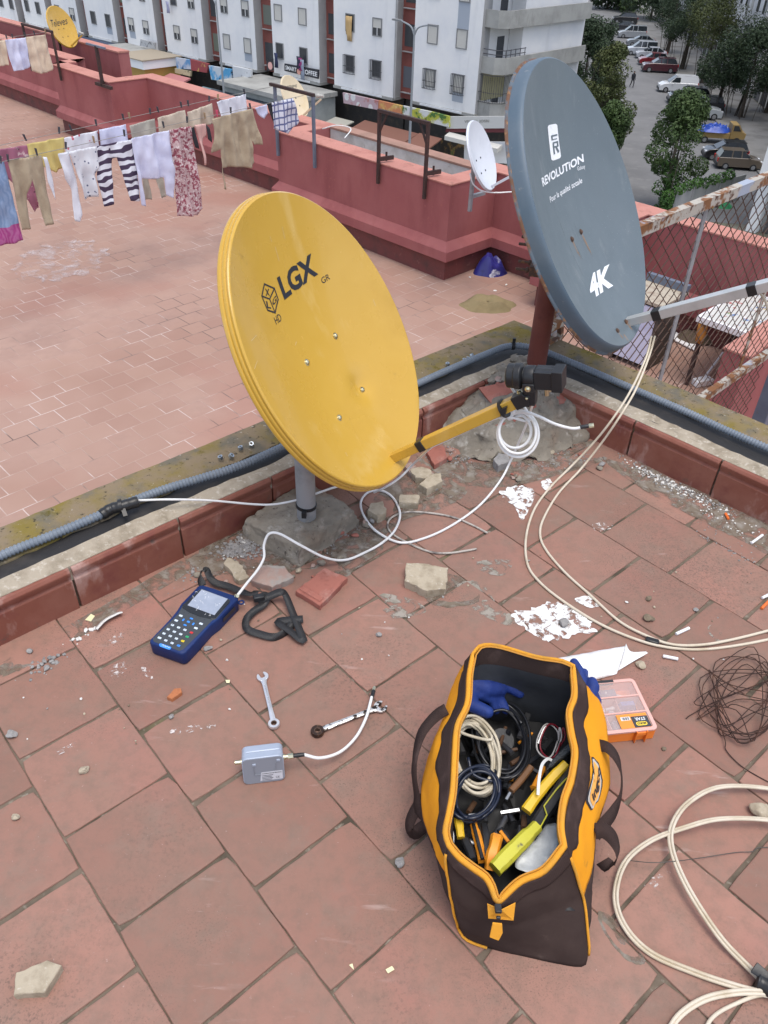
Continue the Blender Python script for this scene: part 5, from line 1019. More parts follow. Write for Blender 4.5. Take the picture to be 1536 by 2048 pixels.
mb = MB(); mb.prism(rrect(FO+back_dir*th_*.485+fx*.0006+lean*.0006, fx, lean, w_-.0012, h_-.0012, .012), back_dir*th_*.52); mb.build('rear_shell', fsil, ff, smooth=40, bevel=.003)
mb = MB(); mb.prism(rrect(FO+fx*.002+lean*.002-back_dir*.0012, fx, lean, w_-.004, h_-.004, .010), back_dir*.0012); plt = mb.build('back_plate', ffr, ff, smooth=0)
fp2 = lambda u, v, o=.0024: FO+fx*(u*w_)+lean*(v*h_)-back_dir*o
mb = MB(); mb.prism([fp2(.40, .10, .0014), fp2(.95, .10, .0014), fp2(.95, .43, .0014), fp2(.44, .43, .0014)], -back_dir*.0004); lbl = mb.build('label', mat('silver_label', (.52, .53, .57), .4), plt, smooth=0)
flat_text('Satellite Signal Monitor', fp2(.46, .355), fp2(.93, .355)-fp2(.46, .355), lean*h_*.045, ink, lbl, bold=.02)
flat_text('CE', fp2(.78, .16), fx*w_*.09, lean*h_*.07, ink, lbl)
for k in range(4):
    mb = MB(); mb.prism([fp2(.45, .31-.055*k, .002), fp2(.72-.03*(k % 2), .31-.055*k, .002), fp2(.72-.03*(k % 2), .295-.055*k, .002), fp2(.45, .295-.055*k, .002)], -back_dir*.0003); mb.build('text_line', ink, lbl, smooth=0)
mb = MB(); mb.tube([fp2(.27, .70), fp2(.28, .38), fp2(.44, .36)], .0009, 6); mb.tube([fp2(.82, .78), fp2(.78, .46)], .0007, 6); mb.build('wire_bail', ffr, ff)
for u, v in ((.25, .72), (.83, .80)):
    mb = MB(); mb.obox(fp2(u, v, .003), fx*.008, lean*.006, back_dir*.003); mb.build('lug', fsil, ff, bevel=.0008)
for sgn, o in ((-1, FO+lean*h_*.68+back_dir*th_*.45), (1, FO+fx*w_+lean*h_*.70+back_dir*th_*.40)):
    mb = MB(); mb.lathe([(.0070, 0), (.0070, .0025), (.0052, .003), (.0052, .016), (.0030, .016), (.003, .012)], o, fx*sgn, 12); mb.build('f_socket', steel, ff)
pe = FO+fx*(w_+.014)+lean*h_*.70+back_dir*th_*.40
sc1 = cable('coax_cable', 'short white jumper cable from the silver finder lying over the rusty spanner', [pe, pe+fx*.03, (640, 1516, .036), (680, 1504, .022), (712, 1474, .014), (732, 1436, .018), (741, 1404, .022), (745, 1388, .020), (749, 1376, .018)], .0038, white_cable)
mb = MB(); mb.lathe([(.0064, -.004), (.0064, .008), (.0048, .009)], pe, fx, 6); mb.build('connector', steel, sc1); mb = MB(); mb.tube([pe+fx*.008, pe+fx*.018, pe+fx*.034], [.0046, .0052, .0047], 10); mb.build('boot', blackpl, sc1)
e1, e2 = G(744, 1394, .021), G(749, 1374, .018); mb = MB(); mb.tube([e1, e1.lerp(e2, .6)], .0052, 10); mb.build('boot', blackpl, sc1); mb = MB(); mb.lathe([(.0052, 0), (.0052, .008), (.0038, .009), (.0038, .013)], e1.lerp(e2, .62), e2-e1, 8); mb.build('connector', steel, sc1)
# ---- spanners: one chrome, one worn
def spanner(label, ring, mouth, m_, ring_m, s=1.):
    a, b = G(*ring, .004), G(*mouth, .004); d = (b-a); L = d.length; d.normalize(); n = UP.cross(d); t = thing('spanner', label, 'spanner', a); zt = .0035*s
    mb = MB(); mb.lathe([(.0075*s, 0), (.0135*s, 0), (.0145*s, .002*s), (.0145*s, .008*s), (.0135*s, .010*s), (.0075*s, .010*s), (.0075*s, 0)], a-UP*.003, UP, 28, capa=False, capb=False); mb.build('ring_head', ring_m, t, smooth=50)
    mb = MB(); mb.lathe([(.0073*s, .001), (.0073*s, .0095*s), (.0055*s, .0095*s), (.0055*s, .001)], a-UP*.003, UP, 12, capa=False, capb=False); mb.build('ratchet_ring', rustbolt, t, smooth=0)
    mb = MB(); rows = []
    for f, w, h in ((.0, .009, .005), (.10, .0085, .006), (.2, .0075, .0062), (.5, .0070, .0062), (.85, .0075, .0062), (.97, .0115, .005)):
        c = a+d*(.0135*s+(L-.030*s)*f)+UP*.0005; w *= s*1.45; h *= s; rows.append([c-n*w*.5+UP*h*.25, c-n*w*.28, c+n*w*.28, c+n*w*.5+UP*h*.25, c+n*w*.5+UP*h*.75, c+n*w*.28+UP*h, c-n*w*.28+UP*h, c-n*w*.5+UP*h*.75])
    mb.grid(rows, closed_v=True); mb.f += [tuple(range(8)), tuple(range(40, 48))[::-1]]; mb.m += [0, 0]; mb.build('shank', m_, t, smooth=40)
    # open jaw, tilted 15 degrees
    j = (d*math.cos(R(15))+n*math.sin(R(15))); jn = UP.cross(j); c = a+d*(L-.010*s); g, R0 = .0060*s, .0145*s; po = []
    for k in range(15):
        an = R(32+(328-32)*k/14); po.append(c+j*R0*math.cos(an)*1.05+jn*R0*math.sin(an)*1.05)
    for k in range(7):
        an = R(270-180*k/6); po.append(c-j*.002*s+j*(-g*.75*abs(math.cos(an-math.pi/2)*0+math.sin(R(180*k/6))))+jn*g*math.sin(an))
    po = [po[i] for i in range(15)]+[c+j*.010*s-jn*g, c-j*.002*s-jn*g, c-j*.0045*s-jn*g*.5, c-j*.0045*s+jn*g*.5, c-j*.002*s+jn*g, c+j*.010*s+jn*g]
    mb = MB(); mb.prism(po, UP*.0055*s); mb.build('open_jaw', m_, t, smooth=0, bevel=.0008)
    if m_ is sat:
        q = a+d*L*.32+UP*.0068; flat_text('CHROME VANADIUM', q-n*.0014, d*L*.42, n*.0028, mat('stamped_grey', (.22, .23, .25), .5, metal=.6), t)
sat = mat('satin_chrome', (.74, .75, .77), .34, metal=.75, layers=[((.64, .65, .68), 60, .5, .7)], bump=[(400, .1)])
worn = mat('worn_chrome', (.68, .68, .67), .38, metal=.7, layers=[((.045, .035, .03), 70, .50, .56), ((.10, .06, .04), 30, .60, .68)], bump=[(150, .3)])
oily = mat('oily_rusty_steel', (.055, .035, .028), .4, metal=.7, layers=[((.14, .08, .05), 90, .55, .65)], bump=[(160, .3)])
spanner('clean chrome ratchet spanner lying alone on a tile', (548, 1449), (524, 1349), sat, sat)
spanner('worn ratchet spanner with a rusty ring end under the white jumper cable', (635, 1464), (769, 1412), worn, oily, 1.12)
# ---- parts organiser
LZ = .042
oFR, oFL = G(1317, 1458, LZ), G(1200, 1470, LZ); ox = (oFR-oFL).normalized(); oy = UP.cross(ox); oW = .185; oD = .158
oO = oFR-ox*oW
ptn = mat('orange_plastic', (.80, .21, .025), .4); lidm = mat('clear_pink_lid', (.80, .64, .60), .22, alpha=.30, spec=.6); lidr = mat('pink_lid_rim', (.78, .46, .40), .35, alpha=.85)
ob = thing('parts_box', 'orange small parts box with clear divided lid full of connectors, beside the tool bag', 'parts box', oO+ox*oW/2+oy*oD/2-UP*LZ)
def op(u, v, z): return Vector((oO.x, oO.y, 0))+ox*(u*oW)+oy*(v*oD)+UP*z
mb = MB(); o_ = [op(u, v, .0) for u, v in ((.02, .03), (.98, .03), (.98, .97), (.02, .97))]
mb.obox(op(.02, .03, 0), ox*oW*.96, oy*oD*.94, UP*.003)
for (a, b) in (((.02, .03), (.98, .03)), ((.98, .03), (.98, .97)), ((.98, .97), (.02, .97)), ((.02, .97), (.02, .03))):
    p, q = op(*a, 0), op(*b, 0); mb.bar(p+UP*.019, q+UP*.019, .003, .036)
mb.build('tray', ptn, ob, smooth=0, bevel=.0012)
mb = MB(); mb.obox(op(.03, .345, .003), ox*oW*.94, oy*.0015, UP*.033); mb.obox(op(.03, .655, .003), ox*oW*.94, oy*.0015, UP*.033)
for u, v in ((.34, .345), (.62, .345), (.40, .03), (.12, .345)): mb.obox(op(u, v, .003), ox*.0015, oy*oD*.31, UP*.033)
mb.build('divider', lidr, ob, smooth=0)
mb = MB(); mb.prism(rrect(op(0, 0, .0385), ox, oy, oW, oD, .012), UP*.0032); mb.build('lid', lidm, ob, smooth=0)
mb = MB()
R1 = rrect(op(0, 0, .0375), ox, oy, oW, oD, .012); R2 = rrect(op(0, 0, .0375)+ox*.009+oy*.009, ox, oy, oW-.018, oD-.018, .006)
mb.grid([[p+UP*z for p in r_] for r_, z in ((R1, 0), (R1, .0045), (R2, .0050), (R2, .0042))], closed_v=True)
mb.build('lid_rim', lidr, ob, smooth=30)
for v in (.35, .66):
    mb = MB(); mb.obox(op(.05, v-.012, .0418), ox*oW*.90, oy*.004, UP*.0016); mb.build('lid_rib', lidr, ob, smooth=0)
mb = MB(); mb.obox(op(.42, .955, .030), ox*oW*.28, oy*.008, UP*.0135); mb.build('hinge_clip', blackpl, ob, bevel=.001)
for u in (.70, .84):
    mb = MB(); mb.obox(op(u, -.035, .002), ox*.0025, oy*.008, UP*.040); mb.build('latch_rib', ptn, ob, bevel=.0008)
mb = MB(); mb.obox(op(.71, -.02, .026), ox*oW*.13, oy*.004, UP*.012); mb.build('latch', ptn, ob, bevel=.001)
lo = mat('label_orange', (.80, .28, .04), .5); ldk = mat('label_charcoal', (.045, .045, .05), .5); ly_ = mat('label_yellow', (.80, .58, .05), .5)
LZ2 = .0432
mb = MB(); mb.prism([op(.515, .055, LZ2), op(.93, .055, LZ2), op(.93, .315, LZ2), op(.515, .315, LZ2)], UP*.0004); lb = mb.build('label', lo, ob, smooth=0)
mb = MB(); mb.prism([op(.70, .058, LZ2+.0005), op(.927, .058, LZ2+.0005), op(.927, .26, LZ2+.0005), op(.70, .26, LZ2+.0005)], UP*.0003); mb.build('label_field', ldk, lb, smooth=0)
mb = MB(); mb.prism(rrect(op(.735, .085, LZ2+.0009), ox, oy, oW*.15, oD*.070, oD*.033), UP*.0003); mb.build('logo_oval', ly_, lb, smooth=0)
flat_text('MUKO', op(.868, .142, LZ2+.0014), -ox*oW*.118, -oy*oD*.040, ink, lb, bold=.04); flat_text('STAR', op(.885, .235, LZ2+.001), -ox*oW*.14, -oy*oD*.055, stub, lb, bold=.02)
mb = MB(); mb.prism([op(.56, .20, LZ2+.0005), op(.685, .20, LZ2+.0005), op(.685, .265, LZ2+.0005), op(.56, .265, LZ2+.0005)], UP*.0003); bcx = mb.build('barcode_panel', stub, lb, smooth=0)
mb = MB()
for k in range(9): mb.obox(op(.575+.011*k, .207, LZ2+.0009), ox*(.0006+.0005*(k % 3)), oy*oD*.050, UP*.0002)
mb.build('barcode', ink, bcx, smooth=0)
# contents: plugs, screws, washers and blue pouches
PG = 'fittings inside the parts box'
def fit(name, label, mb, m, c): tag(mb.build(name, m, None, loc=c), label, name.replace('_', ' '), PG)
rnd = random.Random(21)
plg = mat('bright_plug', (.72, .73, .74), .35, metal=.4)
for k in range(14):
    u = (.36+.24*rnd.random()) if k < 9 else (.13+.19*rnd.random()); v = .40+.20*rnd.random(); c = op(u, v, .010+.014*rnd.random()); an = rnd.uniform(0, 6.3); d = ox*math.cos(an)+oy*math.sin(an)+UP*rnd.uniform(-.2, .5); d.normalize()
    mb = MB(); mb.lathe([(.0052, -.010), (.0058, -.009), (.0058, -.001), (.0038, 0), (.0038, .008), (.0046, .009), (.0046, .013)], c, d, 10); fit('aerial_plug', 'bright metal coax plug under the clear lid of the parts box', mb, plg, c)
for k in range(5):
    u, v = .08+.5*rnd.random(), .72+.16*rnd.random(); c = op(u, v, .012+.008*k*.5); d = (ox*(.5+rnd.random())-oy*rnd.uniform(.1, .8)).normalized(); l = .03+.03*rnd.random()
    mb = MB(); mb.lathe([(.0040, -.002), (.0040, 0), (.0018, .0005), (.0016, l), (.0004, l+.003)], c, d, 8); fit('wood_screw', 'long pale screw in the back row of the parts box', mb, plg, c)
for k in range(4):
    c = op(.66+.22*rnd.random(), .38+.18*rnd.random(), .012); mb = MB(); mb.tube([c+ox*.0055*math.cos(R(i*36))+oy*.0055*math.sin(R(i*36)) for i in range(10)], .0008, 5, closed=True); fit('washer', 'thin ring in the middle right pocket of the parts box', mb, plg, c)
bpch = mat('blue_pouch', (.10, .17, .42), .35)
for lab, u0, v0, u1, v1 in (('blue plastic pouch in the middle right pocket of the parts box', .65, .52, .92, .63), ('slate plastic pouch in the front left pocket of the parts box', .43, .06, .60, .30), ('slate plastic pouch in the back row of the parts box', .40, .70, .74, .90)):
    c = op((u0+u1)/2, (v0+v1)/2, .02); mb = MB(); mb.box(c, ((u1-u0)*oW, (v1-v0)*oD, .022), Matrix((ox, oy, UP)).transposed(), taper=.7); fit('plastic_pouch', lab, mb, bpch if u0 > .6 else mat('slate_pouch', (.13, .16, .22), .4), c)
# ---- white wrapped packet behind the bag
P0, P1, P2, P3 = G(1160, 1364, .012), G(1235, 1343, .012), G(1252, 1287, .012), G(1090, 1316, .012)
mb = MB(); rows = []; nU, nV = 40, 18
for i in range(nU+1):
    u = i/nU; row = []
    for j in range(nV+1):
        v = j/nV; a = P3.lerp(P2, u); b = (P3+(P0-P3)*.9).lerp(P1, u) if u < .6 else P0.lerp(P1, u); b = P0.lerp(P1, u); c = a.lerp(b, v)
        z = .026*(1-abs(2*v-1)**2.2)*(1-max(0, (u-.6))*1.4)+.004*MN.noise(Vector((u*5, v*3, 1)))+.003*MN.noise(Vector((u*14, v*11, 4)))
        row.append(Vector((c.x, c.y, .002+max(z, 0))))
    rows.append(row)
mb.grid(rows)
tagp = spline([G(1235, 1342, .004), G(1268, 1322, .008), G(1296, 1306, .016)], 4); tagq = spline([G(1252, 1287, .006), G(1262, 1303, .010), G(1292, 1303, .018)], 4); mb.grid([[a.lerp(b, k/4) for k in range(5)] for a, b in zip(tagp, tagq)])
tag(mb.build('paper_packet', mat('white_paper', (.80, .81, .82), .5, layers=[((.66, .67, .68), 12, .55, .75)], bump=[(30, .5), (8, .5, 'noise', None, .006)]), None, smooth=60, solid=.0006, loc=P0), 'white crumpled paper packet lying behind the tool bag', 'paper packet')
# ================================================================= LOWER ROOF TERRACE
ZF, ZT = -2.4, -1.2
def floor_mat():
    m = bpy.data.materials.new('roof_tiles'); m.use_nodes = True; N = m.node_tree.nodes; L = m.node_tree.links; b = N['Principled BSDF']
    tc = N.new('ShaderNodeTexCoord'); mp = N.new('ShaderNodeMapping'); mp.inputs['Rotation'].default_value = (0, 0, -TH); L.new(tc.outputs['Object'], mp.inputs[0])
    wob = N.new('ShaderNodeTexNoise'); wob.inputs['Scale'].default_value = 2.2; L.new(mp.outputs[0], wob.inputs['Vector'])
    ad = N.new('ShaderNodeMix'); ad.data_type = 'VECTOR'; ad.inputs[0].default_value = .016; L.new(mp.outputs[0], ad.inputs[4]); L.new(wob.outputs['Color'], ad.inputs[5])
    br = N.new('ShaderNodeTexBrick'); br.offset = .5; br.inputs['Scale'].default_value = 1.; br.inputs['Brick Width'].default_value = .25; br.inputs['Row Height'].default_value = .25; br.inputs['Mortar Size'].default_value = .006; br.inputs['Mortar Smooth'].default_value = .4; br.inputs['Bias'].default_value = 0
    br.inputs['Color1'].default_value = (.355, .225, .175, 1); br.inputs['Color2'].default_value = (.315, .19, .148, 1); br.inputs['Mortar'].default_value = (.385, .265, .215, 1); L.new(ad.outputs[1], br.inputs['Vector'])
    def nz_(sc, lo, hi, det=5, amt=1.):
        t = N.new('ShaderNodeTexNoise'); t.inputs['Scale'].default_value = sc; t.inputs['Detail'].default_value = det; t.inputs['Roughness'].default_value = .65; L.new(tc.outputs['Object'], t.inputs['Vector'])
        r = N.new('ShaderNodeMapRange'); r.inputs['From Min'].default_value = lo; r.inputs['From Max'].default_value = hi; r.inputs['To Max'].default_value = amt; L.new(t.outputs['Fac'], r.inputs['Value']); return r.outputs[0]
    def mix(f, a, c):
        x = N.new('ShaderNodeMix'); x.data_type = 'RGBA'; L.new(f, x.inputs[0]); L.new(a, x.inputs[6])
        if isinstance(c, tuple): x.inputs[7].default_value = (*c, 1)
        else: L.new(c, x.inputs[7])
        return x.outputs[2]
    c = mix(nz_(.55, .42, .62, 3, .55), br.outputs['Color'], (.41, .275, .225)); c = mix(nz_(1.1, .5, .7, 5, .6), c, (.26, .165, .135)); c = mix(nz_(.5, .55, .68, 2, .6), c, (.33, .17, .13))
    # white lime along some joints
    mu = N.new('ShaderNodeMath'); mu.operation = 'MULTIPLY'; L.new(br.outputs['Fac'], mu.inputs[0]); L.new(nz_(1.3, .52, .6, 4, .7), mu.inputs[1]); c = mix(mu.outputs[0], c, (.58, .48, .44))
    m2 = N.new('ShaderNodeMath'); m2.operation = 'MULTIPLY'; L.new(br.outputs['Fac'], m2.inputs[0]); L.new(nz_(.9, .55, .62, 3, .9), m2.inputs[1]); c = mix(m2.outputs[0], c, (.14, .10, .085))
    c = mix(nz_(5., .68, .76, 8, .5), c, (.60, .50, .47)); L.new(c, b.inputs['Base Color']); b.inputs['Roughness'].default_value = .8; b.inputs['Specular IOR Level'].default_value = .25
    bn = N.new('ShaderNodeBump'); bn.inputs['Strength'].default_value = .5; bn.inputs['Distance'].default_value = .006; bn.invert = True; L.new(br.outputs['Fac'], bn.inputs['Height']); L.new(bn.outputs[0], b.inputs['Normal']); return m
mb = MB(); mb.add([AB(-9, -9, ZF), AB(8.72, -9, ZF), AB(8.72, 31, ZF), AB(-9, 31, ZF)], [(0, 1, 2, 3)]); tag(mb.build('roof_floor', floor_mat(), None, smooth=0), kind='structure')
render_w = mat('dull_render', (.52, .51, .49), .85, layers=[((.40, .39, .37), 1.6, .45, .7), ((.28, .27, .25), 3, .6, .75, 'noise', (1, 1, .3))], spec=.2)
own = thing('apartment_building', 'apartment building whose red tiled roof terrace carries the clotheslines', 'building', AB(0, 10, -16.5))
mb = MB(); mb.prism([AB(-9, -9, -16.5), AB(8.7, -9, -16.5), AB(8.7, 31, -16.5), AB(-9, 31, -16.5)], UP*14.07); mb.build('wall', render_w, own, smooth=0)
pw = thing('parapet_wall', 'red plastered roof parapet with salmon coping, stepping in and out round the terrace', 'wall', AB(8.5, 8, ZF))
IN = [(8.6, -9), (8.6, 4.42), (7.95, 4.42), (7.95, 5.3), (8.58, 5.3), (8.58, 6.6), (7.68, 6.6), (7.68, 10.02), (8.34, 10.02), (8.30, 14.6), (7.54, 14.6), (7.54, 16.73), (8.05, 16.73), (8.05, 31)]
OUTP = [(8.88, -9), (8.88, 4.7), (8.88, 4.7), (8.88, 5.0), (8.88, 5.0), (8.88, 6.88), (8.0, 6.88), (8.0, 9.74), (8.62, 9.74), (8.58, 14.88), (7.84, 14.88), (7.84, 17.02), (8.35, 17.02), (8.35, 31)]
def wallband(name, m, i_off, o_off, z0, z1, parent=pw, sl=None, bevel=0.):
    """closed band following the parapet; offsets push the inner/outer face along -a/+a and in b"""
    mb = MB()
    def off(path, i, d):
        a, b = path[i]; pa, pb = path[max(i-1, 0)]; na, nb = path[min(i+1, len(path)-1)]
        n1 = Vector((pb-b, -(pa-a), 0)); n2 = Vector((b-nb, -(a-na), 0)); v = Vector((0, 0, 0))
        for n in (n1, n2):
            if n.length > 1e-6: v += n.normalized()
        for n in (n1, n2):
            if n.length > 1e-6: n.normalize()
        q = Vector((n1.x+n2.x, n1.y+n2.y, 0)) if (n1-n2).length > .1 and n1.length > .1 and n2.length > .1 else (n1 if n1.length > .1 else n2)
        return AB(a+q.x*d, b+q.y*d)
    rows = []
    for i in range(len(IN)):
        pi = off(IN, i, i_off); pi2 = off(IN, i, i_off if sl is None else sl); po = AB(OUTP[i][0]+o_off, OUTP[i][1])
        rows.append([Vector((pi.x, pi.y, z0)), Vector((pi2.x, pi2.y, z1)), Vector((po.x, po.y, z1)), Vector((po.x, po.y, z0))])
    mb.grid(rows, closed_v=True); return mb.build(name, m, parent, smooth=0, bevel=bevel)
wallband('wall', plaster, 0, 0, ZF+.02, ZT-.012); wallband('coping', salmon, .012, .012, ZT-.015, ZT+.004, bevel=.004)
wallband('plinth', plaster, .085, 0, ZF+.27, ZF+.40, sl=.085, bevel=.006); wallband('plinth_slope', plaster, .082, 0, ZF+.40, ZF+.50, sl=.003); wallband('skirting', mat('dark_red_skirting', (.17, .05, .045), .8, layers=[((.10, .045, .04), 5, .45, .7), ((.28, .12, .10), 14, .6, .75)]), .012, 0, ZF, ZF+.27)
# outer parapet with the open trough behind the jutting wall
white_in = mat('white_trough', (.60, .60, .57), .85, layers=[((.42, .41, .37), 3, .5, .72), ((.25, .20, .15), 9, .64, .78)])
browncop = mat('brown_coping', (.33, .185, .14), .9, layers=[((.25, .15, .11), 4, .45, .7), ((.40, .22, .17), 20, .6, .75)])
ow = thing('parapet_wall', 'outer parapet with white inner face and brown top behind the jutting red wall', 'wall', AB(8.6, 8.4, ZF))
mb = MB(); mb.obox(AB(8.47, 6.89, ZF), DA*.20, DB*2.84, UP*(ZT-ZF-.02)); mb.build('wall', white_in, ow, smooth=0)
mb = MB(); mb.obox(AB(8.455, 6.885, ZT-.02), DA*.23, DB*2.85, UP*.03); mb.build('coping', browncop, ow, smooth=0, bevel=.004)
mb = MB(); mb.obox(AB(8.005, 6.885, ZF+.3), DA*.46, DB*2.85, UP*.45); mb.build('trough_floor', white_in, ow, smooth=0)
o2 = thing('parapet_wall', 'short outer parapet beyond the left roof corner behind the yellow dish', 'wall', AB(9.3, 19, ZF))
mb = MB(); mb.obox(AB(9.2, 17.2, -3.5), DA*.25, DB*9, UP*(2.3)); mb.build('wall', plaster, o2, smooth=0); mb = MB(); mb.obox(AB(9.19, 17.19, -1.2), DA*.27, DB*9.02, UP*.03); mb.build('coping', salmon, o2, smooth=0)
p2 = thing('partition_wall', 'red wall with salmon top running off behind the mesh fence at the right', 'wall', AB(7.3, 2.1, ZF))
mb = MB(); mb.obox(AB(6.04, 1.99, ZF), DA*2.54, DB*.20, UP*(ZT-ZF)); mb.build('wall', plaster, p2, smooth=0); mb = MB(); mb.obox(AB(6.03, 1.975, ZT), DA*2.55, DB*.23, UP*.02); mb.build('coping', salmon, p2, smooth=0, bevel=.004)
# ---- clothesline frames
rusty = mat('rusted_iron', (.04, .023, .021), .8, layers=[((.075, .032, .024), 16, .45, .7), ((.03, .02, .018), 30, .55, .7)], bump=[(90, .5)])
bluegrey = mat('blue_grey_paint', (.115, .14, .19), .5, layers=[((.16, .12, .09), 22, .66, .74), ((.15, .18, .23), 6, .45, .7)])
DF = 'clothesline frames on the parapet'
def frame(label, a, b0, b1, zb, zt, m, brace=True, feet=True, over=0., topm=None):
    t = thing('washing_line_support', label, 'clothesline frame', AB(a, (b0+b1)/2, zb), group=DF)
    for b in (b0, b1):
        mb = MB(); mb.bar(AB(a-.022, b, zb), AB(a-.022, b, zt), .038, .038, DA); mb.build('post', m, t, smooth=0, bevel=.002)
    mb = MB(); mb.bar(AB(a-.022, b0-.02, zt), AB(a-.022, b1+.02+over, zt), .045, .04); mb.build('crossbar', topm or m, t, smooth=0, bevel=.002)
    if brace:
        for b, s in ((b0, 1), (b1, -1)):
            mb = MB(); mb.bar(AB(a-.022, b, zt-.26), AB(a-.022, b+s*.14, zt-.01), .02, .02, DA); mb.build('brace', m, t, smooth=0)
    if feet:
        for b in (b0, b1):
            mb = MB(); mb.bar(AB(a-.03, b, ZT+.055), AB(a+.20, b-.05, ZT+.055), .03, .05); mb.bar(AB(a+.10, b-.02, ZT+.02), AB(a+.10, b-.02, ZT+.13), .02, .02, DA); mb.build('foot', m, t, smooth=0)
frame('blue grey clothesline frame with a dark crossbar at the parapet step', 7.66, 9.12, 9.95, -1.52, -.59, bluegrey, False, False, .08, rusty)
frame('rusty black braced clothesline frame on the jutting red wall', 7.66, 6.99, 7.83, -1.45, -.57, rusty)
frame('rust red clothesline frame near the far left dish', 7.52, 16.38, 17.6, -1.42, -.62, rusty, False, False)
tp = thing('clothesline_post', 'single black T shaped clothesline post on the far red parapet', 'clothesline post', AB(7.52, 14.76, -1.25)); mb = MB(); mb.bar(AB(7.5, 14.76, -1.28), AB(7.5, 14.76, -.66), .05, .05, DA); mb.build('post', rusty, tp, smooth=0); mb = MB(); mb.bar(AB(7.5, 14.45, -.66), AB(7.5, 15.1, -.66), .03, .03); mb.build('crossbar', bluegrey, tp, smooth=0); mb = MB(); mb.bar(AB(7.5, 14.45, -1.27), AB(7.5, 15.0, -1.27), .05, .05); mb.build('foot', rusty, tp, smooth=0)
# ---- clotheslines and washing
LN = {'near': ((-1.5, 7.93), (7.62, 9.30), -.62), 'far': ((-1.5, 8.35), (7.64, 10.03), -.62), 'left': ((2.5, 15.05), (7.50, 16.55), -.64)}
cord_m = mat('clothesline_cord', (.25, .24, .22), .7)
LP = {}
for k, (p, q, z) in LN.items():
    P, Q = AB(*p, z), AB(*q, z); d = (Q-P); n = Vector((-d.y, d.x, 0)).normalized(); LP[k] = (P, n, d.normalized())
    mb = MB(); mb.tube([P.lerp(Q, i/20)-UP*(.0 if k == 'left' else .012*math.sin(math.pi*i/20)) for i in range(21)], .003, 6)
    tag(mb.build('clothesline', cord_m, None, smooth=180, loc=P), {'near': 'thin clothesline of the front row of washing', 'far': 'thin clothesline of the back row of washing', 'left': 'thin clothesline with three cloths by the far left frame'}[k], 'clothesline', 'clotheslines')
C1 = lambda x, y: (x/2.954, y/2.954)
C2 = lambda x, y: (500+x/2.743, y/2.743)
cl_white = mat('white_cotton', (.70, .72, .78), .8, layers=[((.60, .62, .68), 3, .5, .7)]); cl_lilac = mat('lilac_white_cotton', (.62, .64, .80), .8, layers=[((.50, .52, .70), 4, .5, .7)])
cl_beige = mat('beige_fleece', (.40, .33, .23), .9, layers=[((.33, .26, .18), 9, .45, .7)], bump=[(70, .6)]); cl_peach = mat('peach_towel', (.68, .56, .42), .9, bump=[(90, .4)], layers=[((.6, .48, .36), 5, .5, .7)])
cl_yellow = mat('yellow_cloth', (.62, .50, .18), .85, layers=[((.55, .43, .14), 4, .45, .7)]); cl_grey = mat('grey_beige_cloth', (.42, .40, .34), .85, layers=[((.36, .34, .28), 5, .5, .7)]); cl_sand = mat('sand_cloth', (.56, .48, .38), .85, layers=[((.48, .40, .31), 5, .5, .7), ((.42, .36, .27), 20, .6, .7)])
cl_black = mat('black_cloth', (.02, .02, .026), .85); cl_pink = mat('pink_cotton', (.62, .38, .34), .8)
cl_dots = mat('dotted_cotton', (.66, .68, .72), .8, layers=[((.12, .14, .22), 21, .24, .20, 'vor')]); cl_hearts = mat('red_dotted_cotton', (.68, .68, .72), .8, layers=[((.50, .12, .16), 12, .20, .16, 'vor')])
cl_zebra = mat('zebra_print', (.70, .72, .78), .8, layers=[((.055, .035, .075), 3.4, .50, .56, 'wavy'), ((.06, .04, .08), 8, .15, .12, 'vor')])
cl_floral = mat('floral_print', (.52, .38, .38), .85, layers=[((.25, .05, .08), 24, .48, .55), ((.70, .62, .62), 34, .56, .62), ((.16, .04, .06), 46, .58, .64)])
cl_mauve = mat('mauve_print', (.33, .12, .18), .85, layers=[((.62, .45, .45), 9, .60, .66), ((.08, .03, .05), 16, .62, .68)])
cl_check = mat('checked_shirt', (.62, .64, .72), .8, layers=[((.12, .14, .28), 5.5, .80, .9, 'wave', (1, 1, 0)), ((.12, .14, .28), 7.5, .80, .9, 'wave', (0, 0, 1))])
def towel_mat():
    m = mat('blue_bordered_towel', (.16, .24, .38), .9, layers=[((.22, .31, .46), 6, .45, .7)], bump=[(60, .4)]); nt = m.node_tree; N = nt.nodes; L = nt.links; b = N['Principled BSDF']
    tc = N.new('ShaderNodeTexCoord'); sp = N.new('ShaderNodeSeparateXYZ'); L.new(tc.outputs['Object'], sp.inputs[0]); cr = N.new('ShaderNodeValToRGB'); cr.color_ramp.interpolation = 'CONSTANT'
    mr = N.new('ShaderNodeMapRange'); mr.inputs['From Min'].default_value = -1.12; mr.inputs['From Max'].default_value = 0.; L.new(sp.outputs['Z'], mr.inputs['Value']); L.new(mr.outputs[0], cr.inputs[0])
    e = cr.color_ramp.elements; e[0].position = 0; e[0].color = (.30, .36, .45, 1); e[1].position = .17; e[1].color = (.36, .05, .22, 1); x = e.new(.44); x.color = (.20, .30, .48, 1)
    no = N.new('ShaderNodeTexWave'); no.inputs['Scale'].default_value = 9; no.inputs['Distortion'].default_value = 9; L.new(tc.outputs['Object'], no.inputs['Vector'])
    mx = N.new('ShaderNodeMix'); mx.data_type = 'RGBA'; mx.inputs[0].default_value = .07; L.new(cr.outputs[0], mx.inputs[6]); L.new(no.outputs['Color'], mx.inputs[7]); L.new(mx.outputs[2], b.inputs['Base Color']); return m
